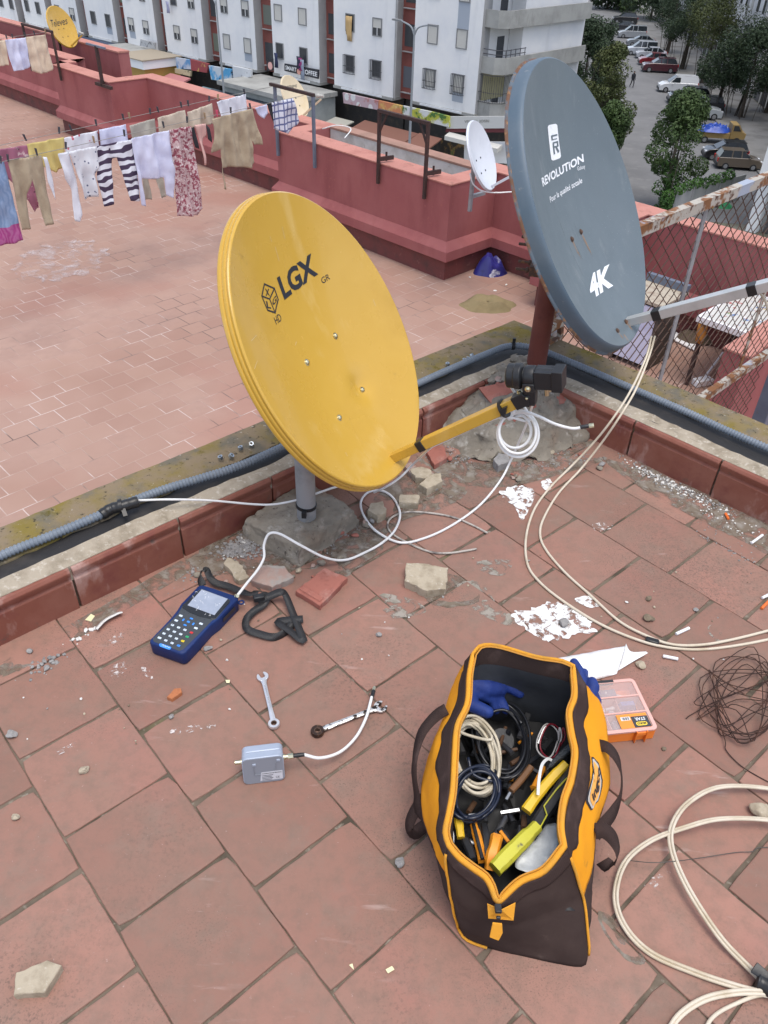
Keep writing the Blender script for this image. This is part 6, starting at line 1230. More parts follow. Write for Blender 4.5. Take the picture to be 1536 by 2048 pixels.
def cloth(name, label, cat, line, poly, m, conv=C1, seed=0, amp=.02, group='washing on the clotheslines', off=0., th=.004):
    P0, n, d = LP[line]; q = []
    for x, y in poly:
        w = onpl(*conv(x, y), P0, n); q.append(Vector(((w-P0).dot(d), (w-P0).z, 0)))
    bm = bmesh.new(); bm.faces.new([bm.verts.new(v) for v in q]); bmesh.ops.triangulate(bm, faces=bm.faces[:])
    for _ in range(8):
        es = [e for e in bm.edges if e.calc_length() > .035]
        if not es: break
        bmesh.ops.subdivide_edges(bm, edges=es, cuts=1); bmesh.ops.triangulate(bm, faces=[f for f in bm.faces if len(f.verts) > 3])
    bmesh.ops.smooth_vert(bm, verts=[v for v in bm.verts if not v.is_boundary], factor=.5, use_axis_x=True, use_axis_y=True); ztop = max(v.co.y for v in bm.verts)
    vs = []
    for v in bm.verts:
        s, h = v.co.x, v.co.y; dr = min(1, max(0, (ztop-h)/.35)); r_ = amp*(math.sin(s*26+seed*2+h*1.5)+.6*math.sin(s*47+seed+h*3))*(.25+.75*dr)+.04*MN.noise(Vector((s*4, h*2.2, seed*3.1)))*dr+.022*MN.noise(Vector((s*13, h*6, seed)))
        vs.append(P0+d*s+UP*h-n*(r_+off))
    bm.verts.index_update(); mb = MB(); mb.add(vs, [tuple(v.index for v in f.verts) for f in bm.faces]); bm.free()
    top = sum(vs, Vector())/len(vs); top.z = P0.z; return tag(mb.build(name, m, None, smooth=180, solid=th, loc=top), label, cat, group)
cloth('towel', 'blue towel with a magenta paisley border at the left picture edge', 'towel', 'near', ((-120, 960), (25, 955), (50, 1050), (140, 1420), (-120, 1480)), towel_mat(), seed=1)
cloth('trousers', 'beige fleece trousers hanging next to the blue towel', 'trousers', 'near', ((45, 945), (245, 918), (265, 1000), (295, 1180), (315, 1322), (262, 1332), (215, 1160), (180, 1055), (165, 1150), (185, 1355), (130, 1358), (95, 1180)), cl_beige, seed=2)
cloth('bra', 'white bra hanging beside the beige trousers', 'bra', 'near', ((250, 925), (275, 928), (300, 1000), (320, 1080), (326, 1180), (308, 1130), (283, 1075), (272, 1000)), cl_white, seed=3, amp=.01)
cloth('shirt', 'white long sleeve hanging left of the dotted top', 'shirt', 'near', ((345, 910), (402, 895), (430, 980), (455, 1060), (492, 1270), (475, 1315), (445, 1305), (430, 1120), (385, 1055)), cl_white, seed=4)
cloth('pyjama_top', 'white top with small dark dots beside the zebra trousers', 'pyjama top', 'near', ((398, 895), (565, 862), (578, 990), (552, 1030), (572, 1158), (500, 1178), (462, 1060), (445, 1000)), cl_dots, seed=5, off=.01)
cloth('trousers', 'white trousers printed with wavy dark purple zebra stripes', 'trousers', 'near', ((560, 865), (772, 825), (800, 950), (832, 1190), (768, 1185), (725, 1040), (690, 930), (672, 940), (660, 1060), (668, 1205), (620, 1222), (580, 1060)), cl_zebra, seed=6, amp=.012)
cloth('t_shirt', 'plain white t-shirt hanging upside down between the zebra trousers and floral dress', 't-shirt', 'near', ((772, 820), (995, 770), (1010, 950), (1032, 1010), (1025, 1172), (990, 1155), (972, 1050), (840, 1062), (857, 1218), (835, 1212), (800, 1000)), cl_lilac, seed=7)
cloth('dress', 'wine red floral dress hanging in the front row', 'dress', 'near', ((995, 770), (1122, 745), (1150, 900), (1192, 1230), (1165, 1272), (1055, 1278), (1030, 1000)), cl_floral, seed=8, amp=.022)
cloth('underwear', 'small black briefs right of the floral dress', 'underwear', 'near', ((1125, 762), (1146, 750), (1177, 880), (1155, 872)), cl_black, seed=9, amp=.008)
cloth('bra', 'pink bra hanging between two black garments', 'bra', 'near', ((1145, 738), (1212, 730), (1217, 800), (1192, 850), (1216, 972), (1200, 974), (1172, 815)), cl_pink, seed=10, amp=.02)
cloth('underwear', 'small black garment left of the fluffy robe', 'underwear', 'near', ((1215, 732), (1242, 760), (1252, 842), (1225, 822)), cl_black, seed=11, amp=.008)
cloth('bathrobe', 'fluffy beige bathrobe with two pockets hanging by its hem', 'bathrobe', 'near', ((1250, 702), (1300, 690), (1490, 640), (1530, 800), (1536, 850), (1500, 855), (1490, 830), (1507, 962), (1480, 992), (1390, 985), (1312, 992), (1332, 1120), (1320, 1116), (1300, 880), (1255, 906), (1262, 780)), cl_beige, seed=12, amp=.022)
cloth('underwear', 'lilac and white briefs next to the checked shirt', 'underwear', 'near', ((28, 592), (92, 572), (97, 622), (75, 652), (42, 622)), cl_lilac, C2, seed=13, amp=.008)
cloth('underwear', 'black garment tucked left of the checked shirt', 'underwear', 'near', ((95, 565), (130, 556), (140, 690), (118, 650)), cl_black, C2, seed=14, amp=.008)
cloth('checked_shirt', 'white shirt with dark blue checks by the blue grey frame', 'shirt', 'near', ((118, 562), (235, 538), (272, 668), (215, 737), (133, 707)), cl_check, C2, seed=15, amp=.015)
cloth('scarf', 'mauve flowered cloth in the back row at the left', 'scarf', 'far', ((-60, 890), (157, 858), (172, 960), (242, 1230), (205, 1252), (168, 1190), (60, 1060), (-60, 1050)), cl_mauve, seed=16)
cloth('towel', 'plain yellow towel in the back row', 'towel', 'far', ((160, 852), (377, 810), (378, 990), (320, 1017), (270, 990), (170, 945)), cl_yellow, seed=17)
cloth('pillowcase', 'white pillowcase with tiny red dots in the back row', 'pillowcase', 'far', ((380, 815), (582, 770), (592, 880), (390, 915)), cl_hearts, seed=18)
cloth('pillowcase', 'plain white pillowcase right of the red dotted one', 'pillowcase', 'far', ((585, 766), (747, 735), (757, 840), (600, 865)), cl_lilac, seed=19)
cloth('trousers', 'grey beige trousers hanging in the back row behind the white t-shirt', 'trousers', 'far', ((765, 742), (912, 700), (930, 800), (985, 1162), (945, 1168), (920, 1060), (880, 1062), (892, 1177), (850, 1177), (782, 840)), cl_grey, seed=20)
cloth('towel', 'sand coloured towel behind the floral dress', 'towel', 'far', ((930, 697), (1092, 650), (1112, 760), (940, 800)), cl_sand, seed=21)
cloth('tablecloth', 'sand coloured cloth with a wavy print right of the plain sand towel', 'cloth', 'far', ((1110, 662), (1252, 610), (1267, 730), (1120, 755)), cl_sand, seed=22, amp=.03)
cloth('pillowcase', 'white cloth pinned highest in the back row beside the robe', 'cloth', 'far', ((1280, 602), (1452, 555), (1462, 670), (1302, 712)), cl_white, seed=23)
cloth('towel', 'peach towel cut by the left picture edge', 'towel', 'left', ((-90, 255), (30, 236), (56, 386), (-90, 400)), cl_peach, seed=24)
cloth('shirt', 'lilac white shirt on the far left clothesline', 'shirt', 'left', ((30, 236), (150, 222), (176, 392), (165, 406), (85, 422), (70, 390)), cl_lilac, seed=25)
cloth('towel', 'long cream towel pinned beside the rust red frame', 'towel', 'left', ((147, 220), (272, 204), (318, 405), (280, 430), (240, 436), (195, 420)), cl_peach, seed=26)
peg_m = [mat('dark_peg', (.05, .05, .06), .6), mat('wooden_peg', (.35, .24, .14), .7), mat('pink_peg', (.6, .08, .15), .5)]
for i, (ln, x, y) in enumerate([('far', *p) for p in ((155, 848), (358, 813), (425, 798), (575, 770), (735, 742), (770, 728), (893, 705), (938, 690), (1075, 665), (1115, 645), (1238, 610), (1290, 600), (1443, 548))]+[('near', *p) for p in ((5, 950), (50, 950), (222, 930), (395, 890), (560, 860), (740, 825), (970, 775), (1110, 750), (1283, 690), (1365, 675), (1215, 735), (1478, 640))]+[('left', *p) for p in ((40, 228), (75, 225), (150, 215), (205, 210), (270, 200))]):
    P0, n, d = LP[ln]; c = onpl(*C1(x, y), P0, n); c.z = P0.z+.012; mb = MB(); an = .5*(hsh(i)-.5); ax = (UP*math.cos(an)+d*math.sin(an))
    for s in (-1, 1): mb.bar(c-ax*.035+n*s*.006, c+ax*.035+n*s*.010, .010, .008, n)
    tag(mb.build('clothes_peg', peg_m[2 if i in (21,) else (1 if i % 6 == 5 else 0)], None, smooth=0, loc=c), 'clothes peg gripping the washing on a line', 'clothes peg', 'clothes pegs')
# ---- smaller dishes on the parapets
def small_dish(label, C, az, el, W, m, texts, pole, armlen=.40, foot=None, polem=None, bolts=4):
    d_ = Dish(C, R(az), R(el), 0, W, W*1.1, W*.10); t = thing('satellite_dish', label, 'satellite dish', (pole[0], pole[1], pole[2])); rf = d_.shell([m], t, [(.004, .002), (.006, .012), (.012, .02), (.012, .026)], 8, 56)
    for tx, BL, BR, TL, tm in texts: d_.text(tx, BL, BR, TL, tm, rf, off=.004)
    for sx, sy in ((-.08, -.02), (.08, -.02), (.08, -.18), (-.08, -.18))[:bolts]:
        b = MB(); bolt(b, d_.at(sx*W/.74, sy*W/.74, .001), d_.n, .009); b.build('bolt', ink, rf)
    P = Vector(pole); back = d_.at(0, -.1*W)-d_.n*.05; mb = MB(); zt = back.z-.03; top = Vector((P.x, P.y, zt)); mb.lathe([(.028, 0), (.028, zt-P.z+.05)], P, UP, 12)
    if foot: mb.bar(Vector((P.x, P.y, foot)), Vector((P.x, P.y, foot))+DA*.25, .04, .04)
    mb.build('pole', polem or galv, t); mb = MB(); mb.bar(back, top, .07, .09); mb.build('mount_bracket', polem or galv, t, smooth=0)
    a0 = d_.at(0, -.5*W*1.02); a1 = a0+d_.n*armlen+d_.u*armlen*.16; mb = MB(); mb.bar(a0, a1, .026, .026, d_.r); mb.build('feed_arm', m, t, smooth=0)
    mb = MB(); ax = (d_.at(0, 0)-a1).normalized(); mb.lathe([(.026, .05), (.03, .045), (.03, .02), (.02, .01), (.02, -.07)], a1+d_.u*.05, ax, 14); mb.build('feed_horn', mat('grey_lnb', (.45, .44, .40), .5), t); return d_
wd_ = mat('pale_grey_enamel', (.58, .61, .66), .45, layers=[((.50, .53, .58), 3, .5, .7)]); cd_ = mat('faded_cream_enamel', (.62, .52, .36), .5, layers=[((.55, .42, .22), 2.2, .5, .7)])
small_dish('plain pale grey dish on the end of the red jutting wall', (.983, 9.62, -.736), 67, 24.9, .682, wd_, [], AB(7.72, 6.30, -1.45), .38, -1.28)
R3 = lambda x, y: (560+x/5.12, y/5.12)
small_dish('faded cream dish with worn letters behind the checked shirt', (-1.60, 13.66, -.953), 63, 29.5, .565, cd_, [('XTREME', R3(75, 905), R3(172, 893), R3(72, 878), ink)], AB(8.66, 10.93, -1.6), .42, None)
R1 = lambda x, y: (x/5.12, y/5.12)
small_dish('yellow dish with black maker lettering on the far left parapet', (-7.214, 19.567, -.881), 67.4, 23.6, .728, yellow, [('Televes', R1(530, 275), R1(692, 245), R1(513, 205), ink)], AB(8.86, 19.08, -1.9), .40, None, rusty)
for lab, P in (('loose white cables of the pale grey dish trailing along the wall', [AB(7.66, 6.3, -1.0), AB(7.65, 6.2, -1.12), AB(7.75, 6.0, -1.17), AB(8.3, 5.6, -1.15), AB(8.55, 5.0, -1.15)]), ('white pole stub and cables of the faded cream dish', [AB(8.2, 9.6, -1.17), AB(8.3, 9.4, -1.10), AB(8.4, 9.2, -1.12), AB(8.1, 9.0, -1.17)])):
    mb = MB(); mb.tube(spline(P, 6), .008, 6); tag(mb.build('loose_cable', white_cable, None, smooth=180, loc=P[0]), lab, 'cable')
# ---- odds and ends on the lower terrace
rnd = random.Random(31)
def heapcloth(name, label, cat, c, sz, m, seed, h=.12):
    mb = MB(); n, k = 34, 9; rows = []
    for j in range(k+1):
        s = 1-j/k*.97; row = []
        for i in range(n):
            an = 2*math.pi*i/n; q = 1+.25*MN.noise(Vector((math.cos(an)*1.6, math.sin(an)*1.6, seed))); p = Vector(c)+Vector((sz[0]*s*q*math.cos(an), sz[1]*s*q*math.sin(an), 0)); p.z = c[2]+h*min(1, (1-s**2)*1.6)*(.7+.7*MN.noise(Vector((p.x*6, p.y*6, seed))))+.25*h*(1-s)*MN.noise(Vector((p.x*22, p.y*22, seed))); row.append(p)
        rows.append(row)
    mb.grid(rows, closed_v=True); return tag(mb.build(name, m, None, smooth=40, loc=c), label, cat)
heapcloth('dropped_cloth', 'khaki cloth dropped in folds on the lower terrace', 'cloth', G(975, 612, ZF), (.34, .22), mat('khaki_cloth', (.22, .17, .085), .9, layers=[((.15, .115, .055), 4, .45, .7)]), 2, .10)
o = heapcloth('rubbish_bag', 'shiny blue and white plastic bag in the corner of the red wall', 'plastic bag', G(978, 545, ZF), (.24, .17), mat('blue_plastic', (.03, .03, .19), .3, layers=[((.65, .66, .75), 2.6, .60, .62), ((.015, .015, .09), 6, .5, .65)]), 5, .24)
for i, (x, y) in enumerate(((815, 530), (1012, 570), (940, 555), (990, 582), (845, 520))): rock('litter_scrap', 'tiny white scrap of litter on the lower terrace', 'litter', (x, y), (.06, .04, .015), white_stone, 300+i, i, 'litter scraps on the lower terrace', ZF, 1)
film('lime_stain', 'white lime bloom on the lower terrace under the blue towel', 'stain', ((20, 530), (60, 500), (150, 480), (210, 520), (120, 560), (40, 560)), filmmat('lime_bloom', (.58, .50, .49), 5, .46, .80, .9), rag=.03, seed=3)
bpy.data.objects['lime_stain'].location.z = ZF+.004; _o = bpy.data.objects['lime_stain']
for v in _o.data.vertices: v.co *= (CAM_H-ZF)/CAM_H
_o.location = G(110, 522, ZF+.004)
ca, cb_ = 7.45, 3.45; cab = thing('old_cabinet', 'old dark sided cabinet with a dirty cream top against the red wall', 'cabinet', AB(7.7, 3.67, ZF))
mb = MB(); mb.obox(AB(ca, cb_, ZF), DA*.50, DB*.03, UP*.72); mb.obox(AB(ca, cb_+.42, ZF), DA*.50, DB*.03, UP*.72); mb.obox(AB(ca+.47, cb_+.03, ZF), DA*.03, DB*.39, UP*.72); mb.obox(AB(ca+.01, cb_+.03, ZF+.05), DA*.46, DB*.39, UP*.02); mb.build('side', mat('burnt_brown', (.05, .04, .035), .8, layers=[((.11, .08, .06), 9, .5, .7)]), cab, smooth=0)
mb = MB(); mb.obox(AB(ca-.01, cb_+.03, ZF+.06), DA*.02, DB*.39, UP*.64); mb.build('front', cl_lilac, cab, smooth=0); mb = MB(); mb.obox(AB(ca-.02, cb_-.02, ZF+.72), DA*.54, DB*.49, UP*.04); mb.build('top', mat('dirty_cream', (.42, .37, .29), .7, layers=[((.20, .12, .08), 5, .5, .66)]), cab, smooth=0, bevel=.005); mb = MB(); mb.obox(AB(ca+.46, cb_-.02, ZF+.76), DA*.06, DB*.49, UP*.08); mb.build('backboard', bluegrey, cab, smooth=0)
tb = thing('mosaic_table', 'low table with a white top covered in coloured bottle caps behind the fence', 'table', AB(7.95, 2.72, ZF))
tm = mat('bottle_cap_top', (.55, .55, .52), .6, layers=[((.35, .05, .05), 11, .60, .64), ((.05, .14, .35), 13, .62, .66), ((.05, .25, .12), 12, .64, .68), ((.60, .45, .08), 9, .66, .7), ((.75, .75, .74), 16, .62, .68)])
mb = MB(); mb.obox(AB(7.50, 2.27, -1.69), DA*1.0, DB*.80, UP*.03); tt = mb.build('tabletop', tm, tb, smooth=0)
mb = MB()
for o_, ax, ay in ((AB(7.49, 2.26, -1.705), DA*1.02, DB*.03), (AB(7.49, 3.05, -1.705), DA*1.02, DB*.03), (AB(7.49, 2.29, -1.705), DA*.03, DB*.76), (AB(8.48, 2.29, -1.705), DA*.03, DB*.76)): mb.obox(o_, ax, ay, UP*.06)
mb.build('edge_frame', stub, tb, smooth=0)
for a, b in ((7.53, 2.30), (7.53, 3.0), (8.42, 2.30), (8.42, 3.0)):
    mb = MB(); mb.bar(AB(a, b, ZF), AB(a, b, -1.69), .04, .04, DA); mb.build('leg', rusty, tb, smooth=0)
cloth_pl = [('hanging_rag', 'orange rag hanging under the table edge', (.36, .15, .03), 7.50, 2.95), ('hanging_rag', 'green rag hanging under the table edge', (.03, .16, .12), 7.50, 2.42), ('hanging_rag', 'lilac rag hanging under the table corner', (.42, .40, .60), 7.52, 2.30)]
for nm, lab, c, a, b in cloth_pl:
    mb = MB(); mb.grid([[AB(a+.02*math.sin(i*1.3+j), b+.03*i, -1.71-.05*j) for j in range(5)] for i in range(4)]); tag(mb.build(nm, mat('rag_'+lab.split()[0], c, .9), None, smooth=180, solid=.006, loc=AB(a, b, -1.8)), lab, 'rag', 'rags under the table')
mb = MB(); P = [G(*p, ZF+.012) for p in ((1322, 668), (1330, 655), (1400, 690), (1388, 702))]; mb.prism(P, UP*.012); tag(mb.build('white_board', stub, None, smooth=0, loc=P[0]), 'flat white board on the lower terrace by the cabinet', 'board')
heapcloth('dropped_cloth', 'brown cloth heaped on the white board behind the fence', 'cloth', G(1398, 678, ZF+.02), (.26, .16), mat('brown_cloth_heap', (.10, .075, .05), .9), 4, .14)
sq = thing('floor_squeegee', 'white handled floor squeegee lying behind the fence', 'squeegee', G(1405, 762, ZF)); mb = MB(); mb.tube([G(1407, 758, ZF+.05), G(1446, 706, ZF+.12)], .014, 8); mb.build('handle', stub, sq); mb = MB(); mb.bar(G(1389, 766, ZF+.04), G(1421, 760, ZF+.04), .10, .07); mb.build('head', stub, sq, smooth=0, bevel=.008)
# ---- expanded metal fence beside the kerb
FB = 1.672
pr_ = mat('rusty_painted_rail', (.40, .37, .32), .8, layers=[((.20, .085, .03), 12, .47, .54), ((.10, .045, .025), 20, .56, .63), ((.32, .36, .44), 3, .60, .64)], bump=[(60, .5)])
meshm = mat('rusty_mesh', (.085, .052, .038), .85, layers=[((.11, .06, .04), 14, .45, .65)])
fe = thing('mesh_fence', 'rusty diamond mesh fence in an angle iron frame rising behind the right kerb', 'fence', AB(4, FB, ZF))
def rail(name, a0, a1, z, m=pr_):
    mb = MB(); mb.obox(AB(a0, FB-.025, z-.005), DA*(a1-a0), DB*.042, UP*.006); mb.obox(AB(a0, FB-.025, z-.05), DA*(a1-a0), DB*.006, UP*.046); mb.build(name, m, fe, smooth=0)
rail('top_rail', 2.66, 5.62, .52); rail('lower_rail', 2.70, 5.55, -.80)
for a in (2.69, 3.84, 5.0):
    mb = MB(); mb.obox(AB(a-.018, FB+.006, -.82 if a > 3 else -.3), DA*.036, DB*.008, UP*(1.33 if a > 3 else .80)); mb.build('upright', galv if a == 3.84 else pr_, fe, smooth=0)
mb = MB(); mb.obox(AB(5.44, FB-.14, ZF), DA*.10, DB*.10, UP*2.93); mb.build('post', bluegrey, fe, smooth=0, bevel=.008)
def diamond(a0, a1, z0, z1, dw=.052, dh=.088):
    mb = MB(); n = int((a1-a0)/dw); k = int((z1-z0)/dh)
    for i in range(n+1):
        P = []
        for j in range(2*k+1):
            s = 1 if (j % 2) else 0; sg = 1 if i % 2 else -1
            P.append(AB(a0+dw*(i+.5)+(sg*dw*.5 if s else -sg*dw*.5)*.94, FB+.012+.004*((i+j) % 2), z0+dh*.5*j))
        mb.tube(P, .0031, 4, cap=False)
    return mb
diamond(2.70, 5.45, -.78, .50).build('mesh', meshm, fe, smooth=0); diamond(2.75, 5.45, ZF+.1, -.83).build('mesh', meshm, fe, smooth=0)
br = thing('steel_bracket', 'galvanised steel bracket screwed on the mossy kerb corner at the fence foot', 'bracket', AB(2.60, 1.70, .17)); c = G(1095, 668, .20)
mb = MB(); mb.obox(G(1088, 690, .17), Vector((.012, 0, 0)), Vector((.0, .03, 0)), UP*.09); mb.bar(G(1090, 662, .24), G(1122, 642, .24), .03, .03); mb.bar(G(1120, 672, .17), G(1122, 642, .24), .02, .02, DA); mb.bar(G(1092, 690, .17), G(1124, 672, .17), .02, .012); mb.build('angle', pr_, br, smooth=0)
# ================================================================= THE STREET AND THE BLOCKS ACROSS IT
ZG = -16.5
F0 = Vector((6.19, 67.81, 0)); FD = Vector((-.74, .6726, 0)); FN = Vector((-.6726, -.74, 0))
def FW(t, d, z): return F0+FD*t+FN*d+UP*z
def FQ(x, y, d): return onpl(x, y, FW(0, d, 0), FN)
asph = mat('asphalt', (.18, .18, .182), .8, layers=[((.145, .145, .148), .25, .42, .65), ((.22, .218, .215), .9, .55, .75), ((.09, .09, .09), 1.6, .66, .74)], bump=[(40, .3)], spec=.3)
pave = mat('pavement', (.22, .215, .205), .9, layers=[((.12, .115, .105), .5, .45, .7), ((.22, .21, .195), 2, .55, .75)])
grd = mat('dusty_ground', (.20, .185, .15), .95, layers=[((.13, .135, .085), .35, .45, .65), ((.26, .24, .20), 1.2, .55, .75)])
def ground(name, pts, z, m): mb = MB(); mb.add([Vector((p[0], p[1], z)) for p in pts], [tuple(range(len(pts)))]); tag(mb.build(name, m, None, smooth=0), kind='structure')
ground('ground', [(-900, -300), (900, -300), (900, 1300), (-900, 1300)], ZG-.02, grd)
SD, SR, SO = Vector((.1215, .9926, 0)), Vector((.9926, -.1215, 0)), Vector((24, 60, 0))
def SW(u, v, z=ZG): q = SO+SD*u+SR*v; return Vector((q.x, q.y, z))
toSW = lambda P: ((P-SO).dot(SD), (P-SO).dot(SR))
ground('road', [SW(u, v)[:2] for u, v in ((-2, 5.3), (420, 5.3), (420, -9), (21, -9), (-2, -9))], ZG, asph)
ground('street', [FW(t, d, 0)[:2] for t, d in ((-60, 7), (160, 7), (160, 22), (-60, 22))], ZG-.005, asph)
ground('pavement', [FW(t, d, 0)[:2] for t, d in ((0, -3), (160, -3), (160, 7), (0, 7))], ZG-.012, pave)
mb = MB(); mb.obox(SW(6, 5.3), SD*300, SR*6.5, UP*.13); tag(mb.build('sidewalk', pave, None, smooth=0), kind='structure')
fac = mat('white_facade', (.80, .795, .785), .8, layers=[((.70, .71, .73), .35, .42, .68), ((.60, .60, .60), .8, .58, .78, 'noise', (1, 1, .12)), ((.44, .41, .36), 1.1, .68, .82, 'noise', (1, 1, .06))], spec=.2)
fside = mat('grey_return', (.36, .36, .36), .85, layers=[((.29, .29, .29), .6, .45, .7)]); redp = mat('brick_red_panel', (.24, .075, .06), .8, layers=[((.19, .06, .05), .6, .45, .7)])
gband = mat('blue_grey_band', (.36, .40, .46), .85); conc = mat('stained_concrete', (.36, .36, .34), .9, layers=[((.27, .27, .255), .7, .42, .66), ((.18, .175, .16), 1.4, .6, .78, 'noise', (1, 1, .3))])
darkg = mat('dark_window', (.055, .06, .068), .2, spec=.6); shut = mat('cream_shutter', (.60, .59, .55), .6, bump=[(12, .9, 'wave', (0, 0, 1), .02)]); wfr = mat('dark_frame', (.20, .205, .21), .6); grl = mat('dark_grille', (.05, .052, .06), .6)
soft = mat('shop_dark', (.035, .033, .032), .7, layers=[((.075, .06, .045), 1.6, .5, .7)])
def window(b, t, z, kind, w=1.05, h=1.3, d=0.):
    def B(name, t0, t1, d0, d1, z0, z1, m, par): mb = MB(); mb.obox(FW(t0, d+d0, z0), FD*(t1-t0), FN*(d1-d0), UP*(z1-z0)); return mb.build(name, m, par, smooth=0)
    mb = MB(); q = .07
    for t0, t1, z0, z1 in ((t-w/2, t+w/2, z-h/2, z-h/2+q), (t-w/2, t+w/2, z+h/2-q, z+h/2), (t-w/2, t-w/2+q, z-h/2+q, z+h/2-q), (t+w/2-q, t+w/2, z-h/2+q, z+h/2-q)): mb.obox(FW(t0, d-.02, z0), FD*(t1-t0), FN*.10, UP*(z1-z0))
    o = mb.build('window', wfr, b, smooth=0); s0 = z-h/2+q
    if kind in 'hd': B('pane', t-w/2+q, t+w/2-q, .0, .02, s0, z+h/2-q, darkg, o)
    if kind in 'sh':
        lo = z-h/2+q if kind == 's' else z-.05; B('shutter', t-w/2+q, t+w/2-q, .022, .05, lo, z+h/2-q, shut, o)
    if kind == 'h': B('mullion', t-.03, t+.03, .022, .05, s0, z-.05, stub, o)
    if kind in 'gG':
        B('pane', t-w/2+q, t+w/2-q, .0, .02, s0, z+h/2-q, darkg if kind == 'g' else shut, o); g = MB(); D_ = .34
        for k in range(8): tt = t-w/2-.04+(w+.08)*k/7; g.bar(FW(tt, d+D_, z-h/2-.1), FW(tt, d+D_, z+h/2-.02), .025, .025, FN)
        for zz in (z-h/2-.1, z-.2, z+h/2-.02):
            g.bar(FW(t-w/2-.06, d+D_, zz), FW(t+w/2+.06, d+D_, zz), .03, .03)
            for s in (-1, 1): g.bar(FW(t+s*(w/2+.04), d+.0, zz), FW(t+s*(w/2+.04), d+D_, zz), .03, .03)
        for s in (-1, 1):
            for k in (1, 2): g.bar(FW(t+s*(w/2+.04), d+D_*k/3, z-h/2-.1), FW(t+s*(w/2+.04), d+D_*k/3, z+h/2-.02), .02, .02, FN)
        g.build('grille', grl, o, smooth=0)
    return o
BL = [ # t0, t1, window columns (t), kinds bottom->top per column, band column, label
    (.3, 6.9, (5.0, 2.1), ('GsssS', 'GsssS'), 1, 'white apartment block at the street corner with grey corner balconies'),
    (9.0, 16.1, (14.1, 10.95), ('gdhss', 'ghdss'), None, 'white apartment block with a cloth hanging from a window, left of the corner block'),
    (18.0, 24.3, (23.3, 20.05), ('dsshs', 'dssss'), None, 'white apartment block above the flat café canopy'),
    (26.8, 32.6, (31.2, 28.0), ('shsss', 'shshs'), 1, 'white apartment block behind the tall curved street lamp'),
    (34.9, 41.6, (39.5, 36.5), ('hdshs', 'hhsss'), None, 'white apartment block above the blue and red shop boards'),
    (43.4, 49.2, (48.0, 45.2), ('hsssh', 'hhsss'), 0, 'white apartment block above the grey shop canopy'),
    (51.3, 57.5, (55.8, 52.7), ('dssss', 'dhsss'), 1, 'white apartment block just right of the far yellow dish'),
    (59.3, 65.1, (63.9, 60.5), ('dhsss', 'hssss'), None, 'white apartment block behind the far yellow dish'),
    (66.8, 72.8, (71.5, 68.7), ('ddsss', 'ddsss'), None, 'white apartment block left of the far yellow dish'),
    (74.7, 80.6, (78.5, 75.7), ('ddsss', 'ddsss'), None, 'white apartment block at the top left corner of the picture'),
    (82.6, 88.6, (86.5, 83.7), ('ddsss', 'ddsss'), None, 'farthest white apartment block cut by the left picture edge')]
